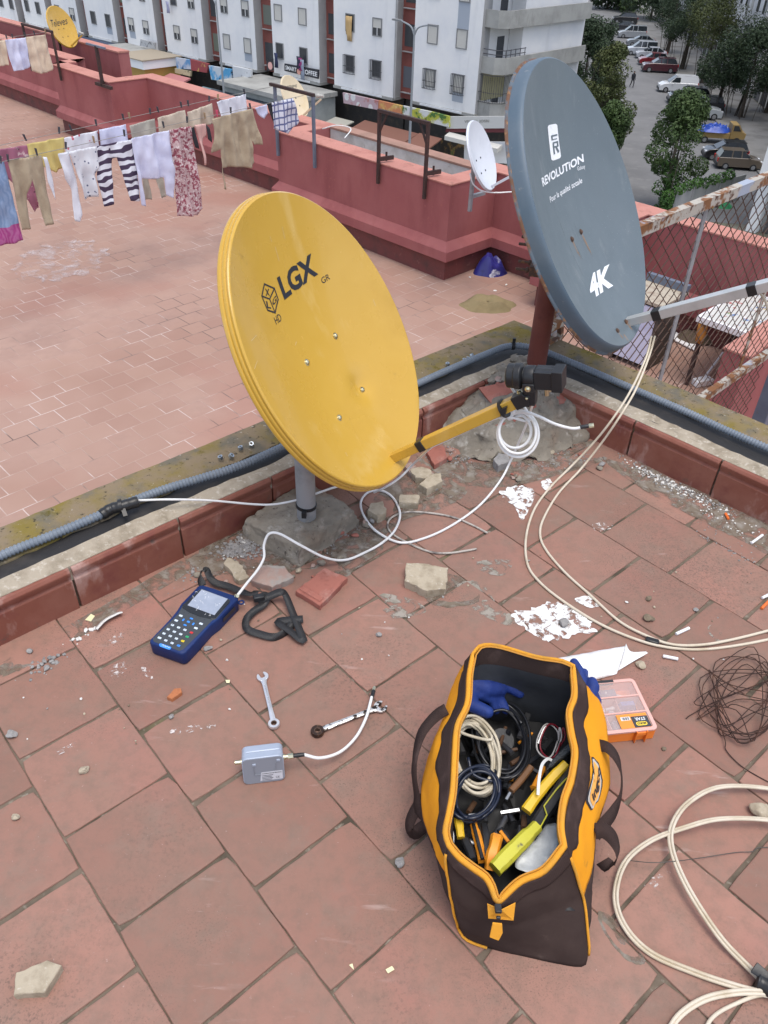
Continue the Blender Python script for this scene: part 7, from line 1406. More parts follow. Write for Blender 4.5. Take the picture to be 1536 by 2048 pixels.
for i, (t0, t1, cols, kinds, band, lab) in enumerate(BL):
    zo = -.8*t0/57; zb, ztop = -12+zo, 3.2+zo; b = thing('apartment_block', lab, 'apartment block', FW((t0+t1)/2, 0, ZG), group='white blocks along the street')
    mb = MB(); mb.obox(FW(t0, -9, zb), FD*(t1-t0), FN*9, UP*(ztop-zb)); mb.build('wall', fac, b, smooth=0)
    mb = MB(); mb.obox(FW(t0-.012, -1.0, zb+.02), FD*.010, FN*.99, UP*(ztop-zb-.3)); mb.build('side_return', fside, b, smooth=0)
    mb = MB(); mb.obox(FW(t0-.05, -1.8, zb-.22), FD*(t1-t0+.1), FN*1.9, UP*.21); mb.build('edge_slab', conc, b, smooth=0)
    mb = MB(); mb.obox(FW(t0+1.2, .10, zb-.16), FD*(t1-t0-2.2), FN*.05, UP*.15); mb.build('light_strip', stub, b, smooth=0)
    mb = MB(); mb.obox(FW(t0, -9, ZG), FD*(t1-t0+1.9), FN*7.6, UP*(zb-ZG-.23)); mb.build('shop_front', soft, b, smooth=0)
    mb = MB(); mb.obox(FW(t0-.1, -9.1, ztop), FD*(t1-t0+.2), FN*9.2, UP*.25); mb.build('roof', conc, b, smooth=0)
    if i < 10:
        g1 = BL[i+1][0]; mb = MB(); mb.obox(FW(t1+.001, -9, zb-.2), FD*(g1-t1-.02), FN*8.1, UP*(ztop-zb)); mb.build('recess', redp, b, smooth=0)
        for k in range(5):
            mb = MB(); mb.obox(FW(t1+.3, -.93, -11.35+3*k+zo), FD*(g1-t1-.6), FN*.06, UP*1.55); o = mb.build('loggia', darkg if (i+k) % 3 else mat('washed_%d_%d' % (i, k), (.12+.1*hsh(i, k), .13+.1*hsh(k, i), .15), .8), b, smooth=0)
            mb = MB(); mb.obox(FW(t1+.25, -.88, -11.75+3*k+zo), FD*(g1-t1-.5), FN*.25, UP*.06); mb.build('ledge', fside, b, smooth=0)
    if band is not None:
        c = cols[band]
        for k in range(5): mb = MB(); mb.obox(FW(c-.55, .001, -9.5+3*k+zo if k else zb+.6), FD*1.1, FN*.012, UP*(1.75 if k else .7)); mb.build('grey_band', gband, b, smooth=0)
    for c, ks in zip(cols, kinds):
        for k in range(4 if i < 7 else 3):
            kd = ks[min(k, len(ks)-1)]; window(b, c, -10.1+3*k+zo, {'S': 's', 'G': 'G'}.get(kd, kd))
    if i == 0:      # corner balconies and end wall
        mb = MB(); mb.obox(FW(-1.0, -12, zb), FD*1.25, FN*8.6, UP*(ztop-zb)); mb.build('end_wall', fac, b, smooth=0)
        for k in range(5):
            zf = -12+3*k; mb = MB(); P = [FW(.28, -.30, zf), FW(-.9, -.30, zf), FW(-1.5, -.85, zf), FW(-1.5, -11.9, zf), FW(-1.38, -11.9, zf), FW(-1.38, -.90, zf), FW(-.85, -.42, zf), FW(.28, -.42, zf)]
            mb.prism([p-UP*.15 for p in P], UP*1.12); mb.build('balcony', conc, b, smooth=0); mb = MB(); mb.prism([FW(.28, -.42, zf-.15), FW(-.85, -.42, zf-.15), FW(-1.38, -.9, zf-.15), FW(-1.38, -11.9, zf-.15), FW(.28, -11.9, zf-.15)], UP*.12); mb.build('balcony_floor', conc, b, smooth=0)
            mb = MB(); mb.obox(FW(.285, -2.9, zf), FD*.01, FN*.9, UP*2.1); mb.build('balcony_door', darkg, b, smooth=0)
            if k == 1:
                mb = MB()
                for zz in (1.15, 1.45): mb.tube([FW(.25, -.36, zf+zz), FW(-.87, -.36, zf+zz), FW(-1.44, -.88, zf+zz), FW(-1.44, -3.4, zf+zz)], .03, 6)
                for q in range(5): mb.bar(FW(-1.44, -.9-.6*q, zf+.9), FW(-1.44, -.9-.6*q, zf+1.5), .04, .04, FN)
                mb.build('railing', grl, b, smooth=0)
            if k == 0:
                mb = MB(); mb.obox(FW(.2, -3.3, zf+.9), -FD*.02, FN*2.8, UP*1.95); mb.build('yellow_panel', mat('pale_yellow_wall', (.46, .42, .25), .8), b, smooth=0); mb = MB()
                rp_ = [FW(.3, -.2, 0), FW(-.95, -.2, 0), FW(-1.62, -.8, 0), FW(-1.62, -3.3, 0)]
                for p, q in zip(rp_, rp_[1:]):
                    n = int((q-p).length/.16)
                    for j in range(n+1): c = p.lerp(q, j/n); mb.bar(c+UP*(zf+.9), c+UP*(zf+2.8), .022, .022, FN)
                    for zz in (.92, 1.6, 2.78): mb.bar(p+UP*(zf+zz), q+UP*(zf+zz), .035, .035)
                mb.build('cage', grl, b, smooth=0)
    if i == 1:
        mb = MB(); rows = [[FW(14.1+.42-.12*j, .12+.05*math.sin(j*2+k), -6.75-.45*k*(1 if j > 1 else .75)) for j in range(7)] for k in range(5)]; mb.grid(rows); tag(mb.build('hanging_blanket', mat('ochre_blanket', (.55, .37, .17), .9), None, smooth=180, solid=.03, loc=FW(14, .1, -7)), 'ochre blanket hung out of a white facade window', 'blanket')
        mb = MB(); mb.tube([FW(8.75, .1, zb), FW(8.75, .1, 3)], .09, 8); mb.build('drainpipe', fside, b)
for lab, c, t, z, l in (('dark trousers hung below a window over the café sign', (.03, .03, .06), 20.3, -10.4, 1.0), ('magenta cloth hung below a window over the café sign', (.28, .04, .16), 20.05, -10.5, 1.0), ('pale blue cloth hung low over the café sign', (.26, .30, .38), 19.8, -10.6, 1.6), ('navy clothes hung left of the café sign', (.03, .04, .10), 23.4, -10.5, 1.2), ('white and blue clothes hung from the topmost window', (.35, .35, .5), 40.0, -7.9, 1.0)):
    mb = MB(); mb.grid([[FW(t+.22*j-.2, .42+.04*math.sin(j+k*2), z-l*k/3) for j in range(3)] for k in range(4)]); tag(mb.build('hung_clothes', mat('hung_'+lab.split()[0], c, .9), None, smooth=180, solid=.03, loc=FW(t, .42, z)), lab, 'clothes', 'clothes hung from the facades')
# ---- signboards, awnings and canopies
def signmat(name, base, blots): return mat(name, base, .6, layers=blots)
def board(name, label, cat, pts, d, m, th=.15, group=None, text=None):
    P = [FQ(x, y, d) for x, y in pts]; c = sum(P, Vector())/len(P); t = thing(name, label, cat, c, group=group); mb = MB(); mb.prism([p-FN*th for p in P], FN*th); mb.build('panel', m, t, smooth=0)
    for tx, BLc, BRc, TLc, tm in text or ():
        o, e, u = FQ(*BLc, d+.02), FQ(*BRc, d+.02), FQ(*TLc, d+.02); flat_text(tx, o, e-o, u-o, tm, t, bold=.02)
    return t
Z1 = lambda x, y: (660+x/4.76, 180+y/4.76)
Z2 = lambda x, y: (830+x/4.76, 210+y/4.76)
Z3 = lambda x, y: (330+x/4.76, 90+y/4.76)
Q3 = lambda x, y: (560+x/5.12, y/5.12)
Q2 = lambda x, y: (250+x/4.389, y/4.389)
Q1 = lambda x, y: (x/5.12, y/5.12)
SB = 'shop signs along the street'
m1 = lambda f, *pts: [f(*p) for p in pts]
cafe = board('cafe_sign', 'black SMART COFFEE sign with a cup emblem under the white block', 'sign', m1(Q3, (45, 650), (395, 715), (388, 808), (45, 725)), .35, ink, .12, SB, [('SMART', Q3(55, 712), Q3(168, 738), Q3(55, 668), stub), ('COFFEE', Q3(222, 752), Q3(380, 786), Q3(222, 704), stub)])
mb = MB(); c_ = FQ(*Q3(193, 722), .37); mb.lathe([(.001, .02), (.26, .02), (.26, 0)], c_-UP*.08, FN, 12); mb.build('cup_emblem', mat('salmon_print', (.7, .35, .27), .6), cafe)
bs = board('blade_sign', 'small black upright sign with a round pink emblem left of the café sign', 'sign', m1(Q2, (1240, 520), (1298, 515), (1302, 615), (1245, 625)), 1.2, ink, .1, SB); mb = MB(); mb.lathe([(.001, .02), (.32, .02), (.32, 0)], FQ(*Q2(1275, 578), 1.22), FN, 12); mb.build('round_emblem', mat('pink_print', (.7, .4, .36), .6), bs)
board('shop_sign', 'lilac pink shop sign with pale round pictures', 'sign', m1(Z1, (120, 25), (458, 102), (455, 190), (130, 125)), 1.6, signmat('lilac_sign', (.45, .33, .36), [((.62, .62, .62), 1.1, .34, .30, 'vor'), ((.40, .16, .15), .9, .58, .64)]), .2, SB)
board('shop_sign', 'orange and red food shop sign', 'sign', m1(Z1, (462, 100), (680, 150), (680, 235), (460, 180)), 1.6, signmat('orange_sign', (.52, .20, .09), [((.60, .40, .12), 1.3, .52, .6), ((.62, .52, .40), 2.4, .62, .68), ((.18, .25, .08), 1.8, .62, .7)]), .2, SB)
board('shop_sign', 'white shop sign with green and yellow vegetables', 'sign', m1(Z1, (690, 150), (952, 205), (1130, 250), (1130, 355), (952, 310), (690, 240)), 1.6, signmat('green_sign', (.58, .60, .60), [((.40, .42, .05), .9, .47, .54), ((.05, .14, .03), 1.1, .55, .6), ((.45, .07, .04), 1.9, .66, .69)]), .2, SB)
board('shop_sign', 'long grey white shop sign on the corner with small dark drawings', 'sign', m1(Z2, (305, 110), (882, 108), (868, 222), (300, 225)), 1.4, signmat('grey_sign', (.55, .55, .53), [((.20, .20, .19), 1.5, .66, .70)]), .2, SB, [('VIVA EL JOSRI', Z2(470, 178), Z2(705, 172), Z2(470, 145), mat('sign_grey', (.25, .24, .22), .6))])
board('shop_sign', 'maroon fascia below the corner shop sign', 'sign', m1(Z2, (295, 228), (925, 225), (920, 352), (860, 345), (855, 262), (290, 258)), 1.3, mat('maroon', (.14, .03, .035), .7), .15, SB)
board('shop_poster', 'dark poster wall of fruit pictures on the corner shop', 'poster', m1(Z2, (250, 300), (505, 300), (470, 345), (465, 530), (235, 480)), .9, signmat('fruit_poster', (.03, .025, .02), [((.22, .13, .04), 1.8, .52, .6), ((.10, .12, .03), 1.5, .6, .68)]), .1, SB)
board('shop_wall', 'pale grey wall panel right of the fruit posters', 'panel', m1(Z2, (470, 345), (925, 352), (925, 560), (465, 540)), .9, fac, .1, SB)
board('shop_sign', 'blue and white shop board with black splashes, left one', 'sign', m1(Z3, (100, 120), (240, 140), (248, 232), (112, 225)), 2.2, signmat('blue_sign_a', (.50, .56, .62), [((.10, .28, .52), .8, .52, .6), ((.03, .03, .04), 1.2, .63, .66)]), .2, SB)
board('shop_sign', 'dark red shop board with gold writing', 'sign', m1(Z3, (240, 135), (412, 180), (395, 265), (248, 240)), 2.2, signmat('red_sign', (.30, .055, .06), [((.55, .38, .10), 1.8, .60, .65)]), .2, SB)
board('shop_sign', 'pale yellow shop board below the blue one', 'sign', m1(Z3, (92, 222), (245, 250), (240, 300), (95, 265)), 2.3, signmat('yellow_sign', (.50, .45, .28), [((.08, .07, .05), 1.7, .60, .66)]), .2, SB)
board('shop_sign', 'light blue and white shop board beside the lamp post', 'sign', m1(Z3, (415, 195), (632, 232), (635, 362), (440, 328)), 2.2, signmat('blue_sign_b', (.52, .58, .63), [((.08, .33, .58), .7, .50, .57), ((.02, .03, .06), 1.0, .64, .67)]), .2, SB)
board('shop_sign', 'white shop board with thin grey script', 'sign', m1(Z3, (640, 200), (818, 238), (818, 300), (655, 345)), 2.2, signmat('white_sign', (.60, .62, .64), [((.28, .30, .33), 2.2, .62, .66)]), .2, SB)
board('shop_sign', 'grey shop board with two worn lines above the old canopy', 'sign', m1(Q2, (135, 345), (262, 375), (262, 430), (130, 400)), .8, signmat('worn_sign', (.42, .43, .44), [((.12, .12, .13), 2.6, .55, .62)]), .15, SB)
board('shop_sign', 'orange shop sign at the far left edge', 'sign', m1(Q1, (0, 190), (115, 245), (120, 310), (0, 250)), 2, signmat('far_orange_sign', (.48, .16, .09), [((.6, .5, .4), 1.2, .6, .66)]), .15, SB)
def slabf(name, label, cat, t0, t1, d0, d1, z0, z1, m, group=None, drop=0.):
    mb = MB(); A0 = [FW(t0, d0, z1), FW(t1, d0, z1), FW(t1, d1, z1-drop), FW(t0, d1, z1-drop)]; mb.prism(A0, UP*-(z1-z0) if False else Vector((0, 0, z0-z1))); return tag(mb.build(name, m, None, smooth=0, loc=A0[0]), label, cat, group)
AW = 'awnings and canopies along the street'
cv = thing('cafe_canopy', 'single storey café annex with a flat stained concrete roof and grey side wall', 'annex', FW(20, 3, ZG))
mb = MB(); mb.obox(FW(15.6, .1, -12.95), FD*10.6, FN*5.2, UP*.35); mb.build('roof', conc, cv, smooth=0); mb = MB(); mb.obox(FW(15.9, .1, ZG), FD*10, FN*4.7, UP*3.54); mb.build('wall', mat('grey_green_wall', (.36, .38, .37), .85, layers=[((.28, .30, .29), .8, .45, .7)]), cv, smooth=0); mb = MB(); mb.obox(FW(17.2, 4.82, ZG), FD*8.4, FN*.05, UP*2.6); mb.build('glazing', darkg, cv, smooth=0)
navy_aw = mat('navy_awning', (.045, .06, .075), .7); brown_aw = mat('brown_awning', (.19, .085, .06), .8); beige_aw = mat('beige_awning', (.36, .35, .30), .85); pink_aw = mat('pink_awning', (.42, .17, .17), .8); white_aw = mat('white_awning', (.55, .54, .50), .8)
slabf('awning', 'dark blue awning with a white edge in front of the café annex', 'awning', 17, 27.5, 4.9, 7.2, -14.0, -13.5, navy_aw, AW, .6)
slabf('awning_edge', 'white edge strip along the dark blue awning', 'awning edge', 17, 27.5, 7.2, 7.35, -14.25, -13.95, stub, AW)
slabf('awning', 'beige sloping awning beside the café annex wall', 'awning', 11.9, 14.2, 1.7, 4.3, -14.3, -14.2, beige_aw, AW, .5)
slabf('awning', 'brown awning under the orange food shop sign', 'awning', 4.6, 10.7, 1.6, 4.0, -14.0, -13.9, brown_aw, AW, .6); slabf('awning_edge', 'white edge strip of the brown awning', 'awning edge', 4.6, 10.7, 4.0, 4.15, -14.65, -14.4, stub, AW)
slabf('awning', 'brown awning with white valance at the corner shop', 'awning', 2.0, 4.4, 1.7, 3.9, -13.9, -13.8, brown_aw, AW, .7); slabf('awning_edge', 'white scalloped valance of the corner awning', 'valance', 2.0, 4.4, 3.9, 4.0, -15.4, -14.5, signmat('valance', (.6, .6, .58), [((.1, .2, .06), 1.6, .56, .62)]), AW)
slabf('awning', 'cream scalloped awning under the corner shop sign', 'awning', -3.6, 1.6, 1.35, 1.9, -13.6, -13.3, white_aw, AW, .2)
slabf('awning', 'dusty pink awning between the red board and the street', 'awning', 34.5, 38.0, 2.4, 5.0, -14.0, -13.85, pink_aw, AW, .7); slabf('awning', 'dark red awning under the pink one', 'awning', 31.5, 36.5, 2.6, 4.6, -14.9, -14.8, mat('dark_red_awning', (.16, .02, .03), .8), AW, .4); slabf('awning', 'teal awning beside the lamp post', 'awning', 27.8, 32.5, 2.4, 5.0, -14.4, -14.3, mat('teal_awning', (.12, .20, .22), .8), AW, .5)
kk = thing('kiosk', 'ochre yellow kiosk with a white rim and beige flat roof', 'kiosk', FW(40.5, 4, ZG)); mb = MB(); mb.obox(FW(38.3, 1, ZG), FD*4.9, FN*4.2, UP*3.2); mb.build('wall', mat('ochre_wall', (.38, .24, .06), .8), kk, smooth=0); mb = MB(); mb.obox(FW(38.1, .8, ZG+3.2), FD*5.3, FN*4.6, UP*.75); mb.build('rim', stub, kk, smooth=0); mb = MB(); mb.obox(FW(38.0, .7, ZG+3.95), FD*5.5, FN*4.8, UP*.1); mb.build('roof', mat('beige_roof', (.34, .29, .22), .9), kk, smooth=0)
oc = thing('old_canopy', 'broad grey weathered shop canopy with a corner towards the street', 'canopy', FW(44, 3, ZG)); mb = MB(); mb.prism([FW(40.6, .2, -12.6), FW(49.5, .2, -12.6), FW(49.5, 4.6, -12.6), FW(44.5, 5.6, -12.6), FW(40.6, 3.8, -12.6)], UP*-.85); mb.build('slab', conc, oc, smooth=0)
for k in range(5):
    mb = MB(); mb.bar(FW(41.5+1.7*k, 3.6, ZG), FW(41.5+1.7*k, 3.6, -13.4), .3, .3, FN); mb.build('pillar', mat('yellow_pillar', (.36, .25, .05), .8) if k == 4 else white_aw, oc, smooth=0)
slabf('awning', 'navy blue shop fascia left of the grey canopy', 'fascia', 50.5, 60, .3, 2.6, -14.0, -12.9, mat('navy_fascia', (.035, .055, .10), .7), AW); slabf('awning', 'pale green awning below the navy fascia', 'awning', 50.8, 58.5, 2.6, 5.2, -14.6, -14.4, mat('mint_awning', (.36, .46, .42), .8), AW, .5); slabf('awning', 'grey flat canopy at the far left shops', 'canopy', 62, 82, .3, 5, -13.9, -13.3, conc, AW)
slabf('stall_roof', 'yellow topped white wall behind the far parapet', 'wall', 53.8, 59, 14.5, 15.5, ZG, -13.7, white_aw); slabf('stall_top', 'ochre cap on the white wall behind the far parapet', 'coping', 53.4, 59.2, 14.3, 15.8, -13.69, -13.2, mat('ochre_cap', (.38, .28, .07), .8))
lampm = mat('lamp_grey', (.30, .32, .34), .5, metal=.4)
def lamp(label, base, top, arms):
    P = base; t = thing('street_lamp', label, 'street lamp', P, group='street lamps'); mb = MB(); mb.tube([P, Vector((P.x, P.y, top))], [.11, .06], 8); mb.build('pole', lampm, t)
    for s in arms:
        mb = MB(); Q = spline([Vector((P.x, P.y, top-.5)), Vector((P.x, P.y, top))+FD*s*.35, Vector((P.x, P.y, top+.25))+FD*s*1.3], 5); mb.tube(Q, .05, 6); mb.build('arm', lampm, t); mb = MB(); mb.box(Q[-1]+FD*s*.3, (.7, .28, .1), Matrix((FD*s, FN, UP)).transposed()); mb.build('lamp_head', wfr, t, smooth=0)
Pb = onpl(819, 288, FW(0, 8.5, 0), FN); lamp('double armed street lamp in front of the white blocks', Vector((Pb.x, Pb.y, ZG)), zabove(54, Pb), (-1, 1))
Pb = onpl(448, 187, FW(0, 7, 0), FN); lamp('tall street lamp with one curved arm in front of the blue shop board', Vector((Pb.x, Pb.y, ZG)), zabove(0, Pb), (1,))
# ---- the near building at the right edge and the blocks along the street
nb = thing('corner_building', 'white overhanging building with a garage shutter at the right picture edge', 'building', (24.2, 56, ZG)); NP = Vector((24.2, 56, ZG))
zu = -12.75
mb = MB(); mb.obox(Vector((24.2, 56, zu)), -FD*14, -FN*13, UP*(3-zu)); mb.build('wall', fac, nb, smooth=0); mb = MB(); mb.obox(NP-FN*.6-FD*.0, -FD*.7, -FN*.7, UP*(zu-ZG)); mb.build('pillar', fac, nb, smooth=0); mb = MB(); mb.obox(NP-FN*1.2-FD*.75, -FD*10, -FN*10, UP*(zu-ZG)); mb.build('ground_floor', conc, nb, smooth=0)
mb = MB(); mb.obox(NP-FN*1.15-FD*1.0, -FD*3.2, -FN*.04, UP*2.5); mb.build('garage_shutter', mat('brown_shutter', (.10, .085, .08), .7, layers=[((.22, .20, .19), 1.2, .62, .7)], bump=[(9, .9, 'wave', (0, 0, 1), .02)]), nb, smooth=0); mb = MB(); mb.obox(NP-FN*1.12-FD*.9+UP*2.9, -FD*3.4, -FN*.08, UP*.3); mb.build('vent', darkg, nb, smooth=0)
for i, (u0, u1, v, m, lab) in enumerate(((14, 31, 11.5, fac, 'white apartment building on the right of the street nearest the green awning'), (31.3, 48, 12.2, mat('cream_facade', (.52, .49, .43), .85, layers=[((.44, .41, .36), .5, .45, .7)]), 'cream apartment building behind the big dark tree on the right'), (48.3, 74, 11.6, fac, 'white apartment building half hidden by the olive tree'), (74.3, 112, 12, mat('grey_facade', (.42, .42, .42), .85), 'grey apartment building far up the street on the right'))):
    b = thing('street_building', lab, 'apartment building', SW((u0+u1)/2, v), group='buildings along the right of the street'); mb = MB(); mb.obox(SW(u0, v), SD*(u1-u0), SR*14, UP*22); mb.build('wall', m, b, smooth=0)
    n = int((u1-u0)/3.0)
    for k in range(n):
        for fl in range(3):
            mb = MB(); mb.obox(SW(u0+1.0+3.0*k, v-.05, -11.6+3.1*fl), SD*1.1, SR*.1, UP*1.4); mb.build('window', darkg if (k+fl) % 3 else shut, b, smooth=0)
        mb = MB(); mb.obox(SW(u0+.6+3.0*k, v-.06, ZG), SD*2.2, SR*.1, UP*2.7); mb.build('shop_shutter', soft if k % 2 else mat('grey_shutter_%d%d' % (i, k), (.13, .125, .12), .8), b, smooth=0)
    for k in range(0, n, 3): mb = MB(); mb.obox(SW(u0+.3+3.0*k, v-.10, -13.3), SD*.55, SR*.1, UP*18); mb.build('pilaster', fside, b, smooth=0)
slabq = MB(); slabq.obox(SW(10.5, 8.5, -13.6), SD*2.2, SR*2.6, UP*.12); slabq.obox(SW(10.5, 8.5, -14.7), SD*.1, SR*2.6, UP*1.1); tag(slabq.build('shop_box', mat('pale_green_box', (.36, .44, .42), .6), None, smooth=0, loc=SW(11.5, 9.5)), 'pale green glazed shop sign box beside the corner building', 'sign box')
# ---- boundary wall with ivy, junk in the yard
bw = thing('boundary_wall', 'pale concrete panel wall overgrown with ivy behind the right roof edge', 'wall', G(1360, 430, ZG))
W0, W1 = G(1345, 436, ZG), G(1478, 400, ZG); n = 5
for k in range(n):
    a, b = W0.lerp(W1, k/n+.012), W0.lerp(W1, (k+1)/n-.012); mb = MB(); mb.bar(a+UP*.95, b+UP*.95, .12, 1.9); mb.build('panel', conc if k else fside, bw, smooth=0)
    mb = MB(); mb.bar(W0.lerp(W1, k/n), W0.lerp(W1, k/n)+UP*2.1, .22, .22, FN); mb.build('pier', fside, bw, smooth=0)
for lab, px_, m, s in (('yellow barrow dumped in the yard', (1408, 414), mat('yellow_barrow', (.45, .33, .08), .7), .7), ('green plastic bag in the yard', (1449, 416), mat('green_bag', (.05, .30, .12), .5), .5), ('rusty scrap heap in the yard', (1434, 412), rusty, .7)): heapcloth('yard_junk', lab, 'junk', G(*px_, ZG), (s, s*.6), m, len(lab), .5)
# ---- trees of leaf-sized faces
def leafmat(name, c1, c2, c3):
    m = mat(name, c1, .6, layers=[(c2, .9, .42, .6), (c3, 2.6, .55, .72)], spec=.3); b = m.node_tree.nodes['Principled BSDF']; return m
lf = [leafmat('leaf_green', (.042, .072, .022), (.056, .092, .025), (.028, .050, .018)), leafmat('leaf_dark', (.028, .048, .023), (.038, .062, .026), (.019, .033, .018)), leafmat('leaf_olive', (.055, .072, .022), (.074, .088, .026), (.038, .052, .018))]
bark = mat('bark', (.10, .08, .06), .95, layers=[((.06, .05, .04), 8, .45, .65)], bump=[(20, .8)])
def leafcloud(mb, clumps, n, ls, rnd):
    for _ in range(n):
        c, r_ = rnd.choice(clumps)
        while True:
            v = Vector((rnd.uniform(-1, 1), rnd.uniform(-1, 1), rnd.uniform(-1, 1)))
            if .15 < v.length < 1: break
        v = v.normalized()*(v.length**.45); p = c+Vector((v.x*r_, v.y*r_, v.z*r_*.9)); nrm = (v*.8+Vector((rnd.uniform(-1, 1), rnd.uniform(-1, 1), rnd.uniform(-.3, 1.2)))).normalized(); a = nrm.orthogonal().normalized(); b = nrm.cross(a); an = rnd.uniform(0, 6.3); a, b = a*math.cos(an)+b*math.sin(an), b*math.cos(an)-a*math.sin(an); s = ls*rnd.uniform(.6, 1.3)
        mb.add([p-a*s*.6, p-b*s*.28, p+a*s*.6, p+b*s*.28], [(0, 1, 2, 3)])
def tree(label, P, top, r, m, seed, low=.25, n=12500, ls=.19, shape=1.): # crown between low*height and top
    rnd = random.Random(seed); h = top-P.z; t = thing('tree', label, 'tree', P, group='street trees'); tr = MB(); hub = P+UP*h*(low+.12)
    tr.tube(spline([P, P+Vector((.1, .05, h*.2)), hub, P+UP*h*.75], 5), [.26-.013*i for i in range(16)], 8); clumps = []
    for k in range(26):
        f = rnd.random()**.85; z = P.z+h*(low+(1-low)*f); w = r*(math.sin(math.pi*min(1, (.14+.86*f)**shape*.97+.03)))**.7; an = rnd.uniform(0, 6.3); d = w*rnd.uniform(.2, 1.)*.8; c = Vector((P.x+d*math.cos(an), P.y+d*math.sin(an), min(z, top-.3))); clumps.append((c, r*rnd.uniform(.22, .42)))
        if k < 9: tr.tube([P+UP*h*(low+.1*rnd.random()), (P+UP*z).lerp(c, .4), c], [.09, .05, .02], 5)
    clumps.append((P+UP*(h*.97), r*.2)); tr.build('trunk', bark, t); cr = MB(); leafcloud(cr, clumps, n, ls, rnd); cr.build('crown', m, t, smooth=0)
def tg(label, base, topy, r, m, seed, **k): P = G(*base, ZG); tree(label, P, zabove(topy, P), r, lf[m], seed, **k)
tg('bushy green tree right beside the grey dish, nearest to the corner shop', (1196, 392), 205, 2.0, 0, 1, low=.2); tg('olive green tree reaching over the road behind the grey dish', (1192, 330), 95, 2.7, 2, 2, low=.2); tg('dark pointed tree left of the grey dish top', (1150, 275), 48, 3.1, 1, 3, low=.2); tg('slim dark tree by the white end wall', (1105, 232), 66, 2.3, 1, 4, low=.2); tg('tall dark tree at the kerb above the grey dish', (1185, 250), 52, 2.6, 1, 14, low=.2)
tg('dense green tree with ivy on its trunk in front of the parked cars', (1322, 420), 200, 3.0, 0, 5, low=.30, n=15000, ls=.19)
tg('big dark tree on the right pavement beside the shop box', (1478, 236), 52, 4.6, 1, 6, low=.36, n=15000); tg('dark tree left of the big one on the right pavement', (1432, 222), 88, 3.4, 1, 7, low=.36); tg('olive green tree on the right pavement behind the white van', (1404, 168), -20, 4.6, 2, 8, low=.40, n=14000); tg('dark tree on the right pavement behind the maroon car', (1364, 140), -50, 4.4, 1, 9, low=.36); tg('dark tree far up the right pavement', (1334, 108), -70, 4.4, 1, 10, low=.32); tg('leafy tree cut by the right picture edge', (1530, 228), 110, 2.0, 0, 16, low=.5)
tg('broad dark tree far up the street on the left', (1214, 18), -60, 6.5, 1, 11, low=.12, ls=.5); tg('broad tree at the far end of the street', (1262, 22), -75, 7, 0, 12, low=.1, ls=.5); tg('dark tree at the far end of the street on the right', (1300, 40), -90, 6, 1, 13, low=.15, ls=.5)
iv = MB(); rnd = random.Random(17); ip = [G(1310, 430, ZG), G(1345, 425, ZG), G(1380, 405, ZG), G(1420, 395, ZG)]; Pt = G(1322, 420, ZG)
leafcloud(iv, [(Pt+UP*(.4*k)+Vector((rnd.uniform(-.5, .5), rnd.uniform(-.3, .3), 0)), .6) for k in range(9)]+[(W0.lerp(W1, .12*k)+UP*(2.0+.2*rnd.random()), .42) for k in range(7)]+[(W0+Vector((-.6, .2, .5*k)), .5) for k in range(4)], 3800, .18, rnd); tag(iv.build('ivy', leafmat('ivy_green', (.045, .11, .022), (.07, .15, .03), (.03, .06, .02)), None, smooth=0, loc=Pt), 'bright green ivy over the concrete wall and tree trunk', 'ivy')
# ---- parked vehicles
tyre = mat('tyre', (.02, .02, .021), .8); rimm = mat('wheel_rim', (.38, .39, .40), .35, metal=.7); gls = mat('car_glass', (.02, .025, .03), .08, spec=.8); hlm = mat('headlight', (.65, .67, .70), .15); tlm = mat('tail_light', (.45, .02, .02), .25); trimm = mat('dark_trim', (.03, .03, .032), .6)
SHAPES = {'hatch': (3.75, 1.62, [(-1.85, .45), (-1.88, .75), (-1.80, .98), (.75, 1.0), (1.55, .88), (1.84, .68), (1.86, .35)], [(-1.80, .96), (-1.52, 1.44), (-1.2, 1.50), (-.1, 1.49), (.25, 1.42), (.95, .98)], .28),
 'suv': (4.5, 1.85, [(-2.22, .5), (-2.25, .9), (-2.15, 1.12), (.85, 1.14), (1.95, 1.0), (2.2, .8), (2.24, .4)], [(-2.12, 1.10), (-1.8, 1.62), (-1.4, 1.70), (.0, 1.69), (.35, 1.60), (1.05, 1.12)], .34),
 'sedan': (4.3, 1.70, [(-2.12, .45), (-2.15, .8), (-2.05, .98), (.8, .98), (1.8, .88), (2.1, .68), (2.13, .35)], [(-1.75, .96), (-1.05, 1.38), (-.7, 1.43), (.0, 1.42), (.3, 1.36), (1.05, .97)], .29),
 'van': (4.5, 1.80, [(-2.22, .45), (-2.24, 1.0), (-2.2, 1.12), (.85, 1.12), (1.75, .98), (2.18, .75), (2.22, .38)], [(-2.21, 1.10), (-2.14, 1.74), (-2.0, 1.80), (.1, 1.79), (.4, 1.70), (1.15, 1.10)], .31)}
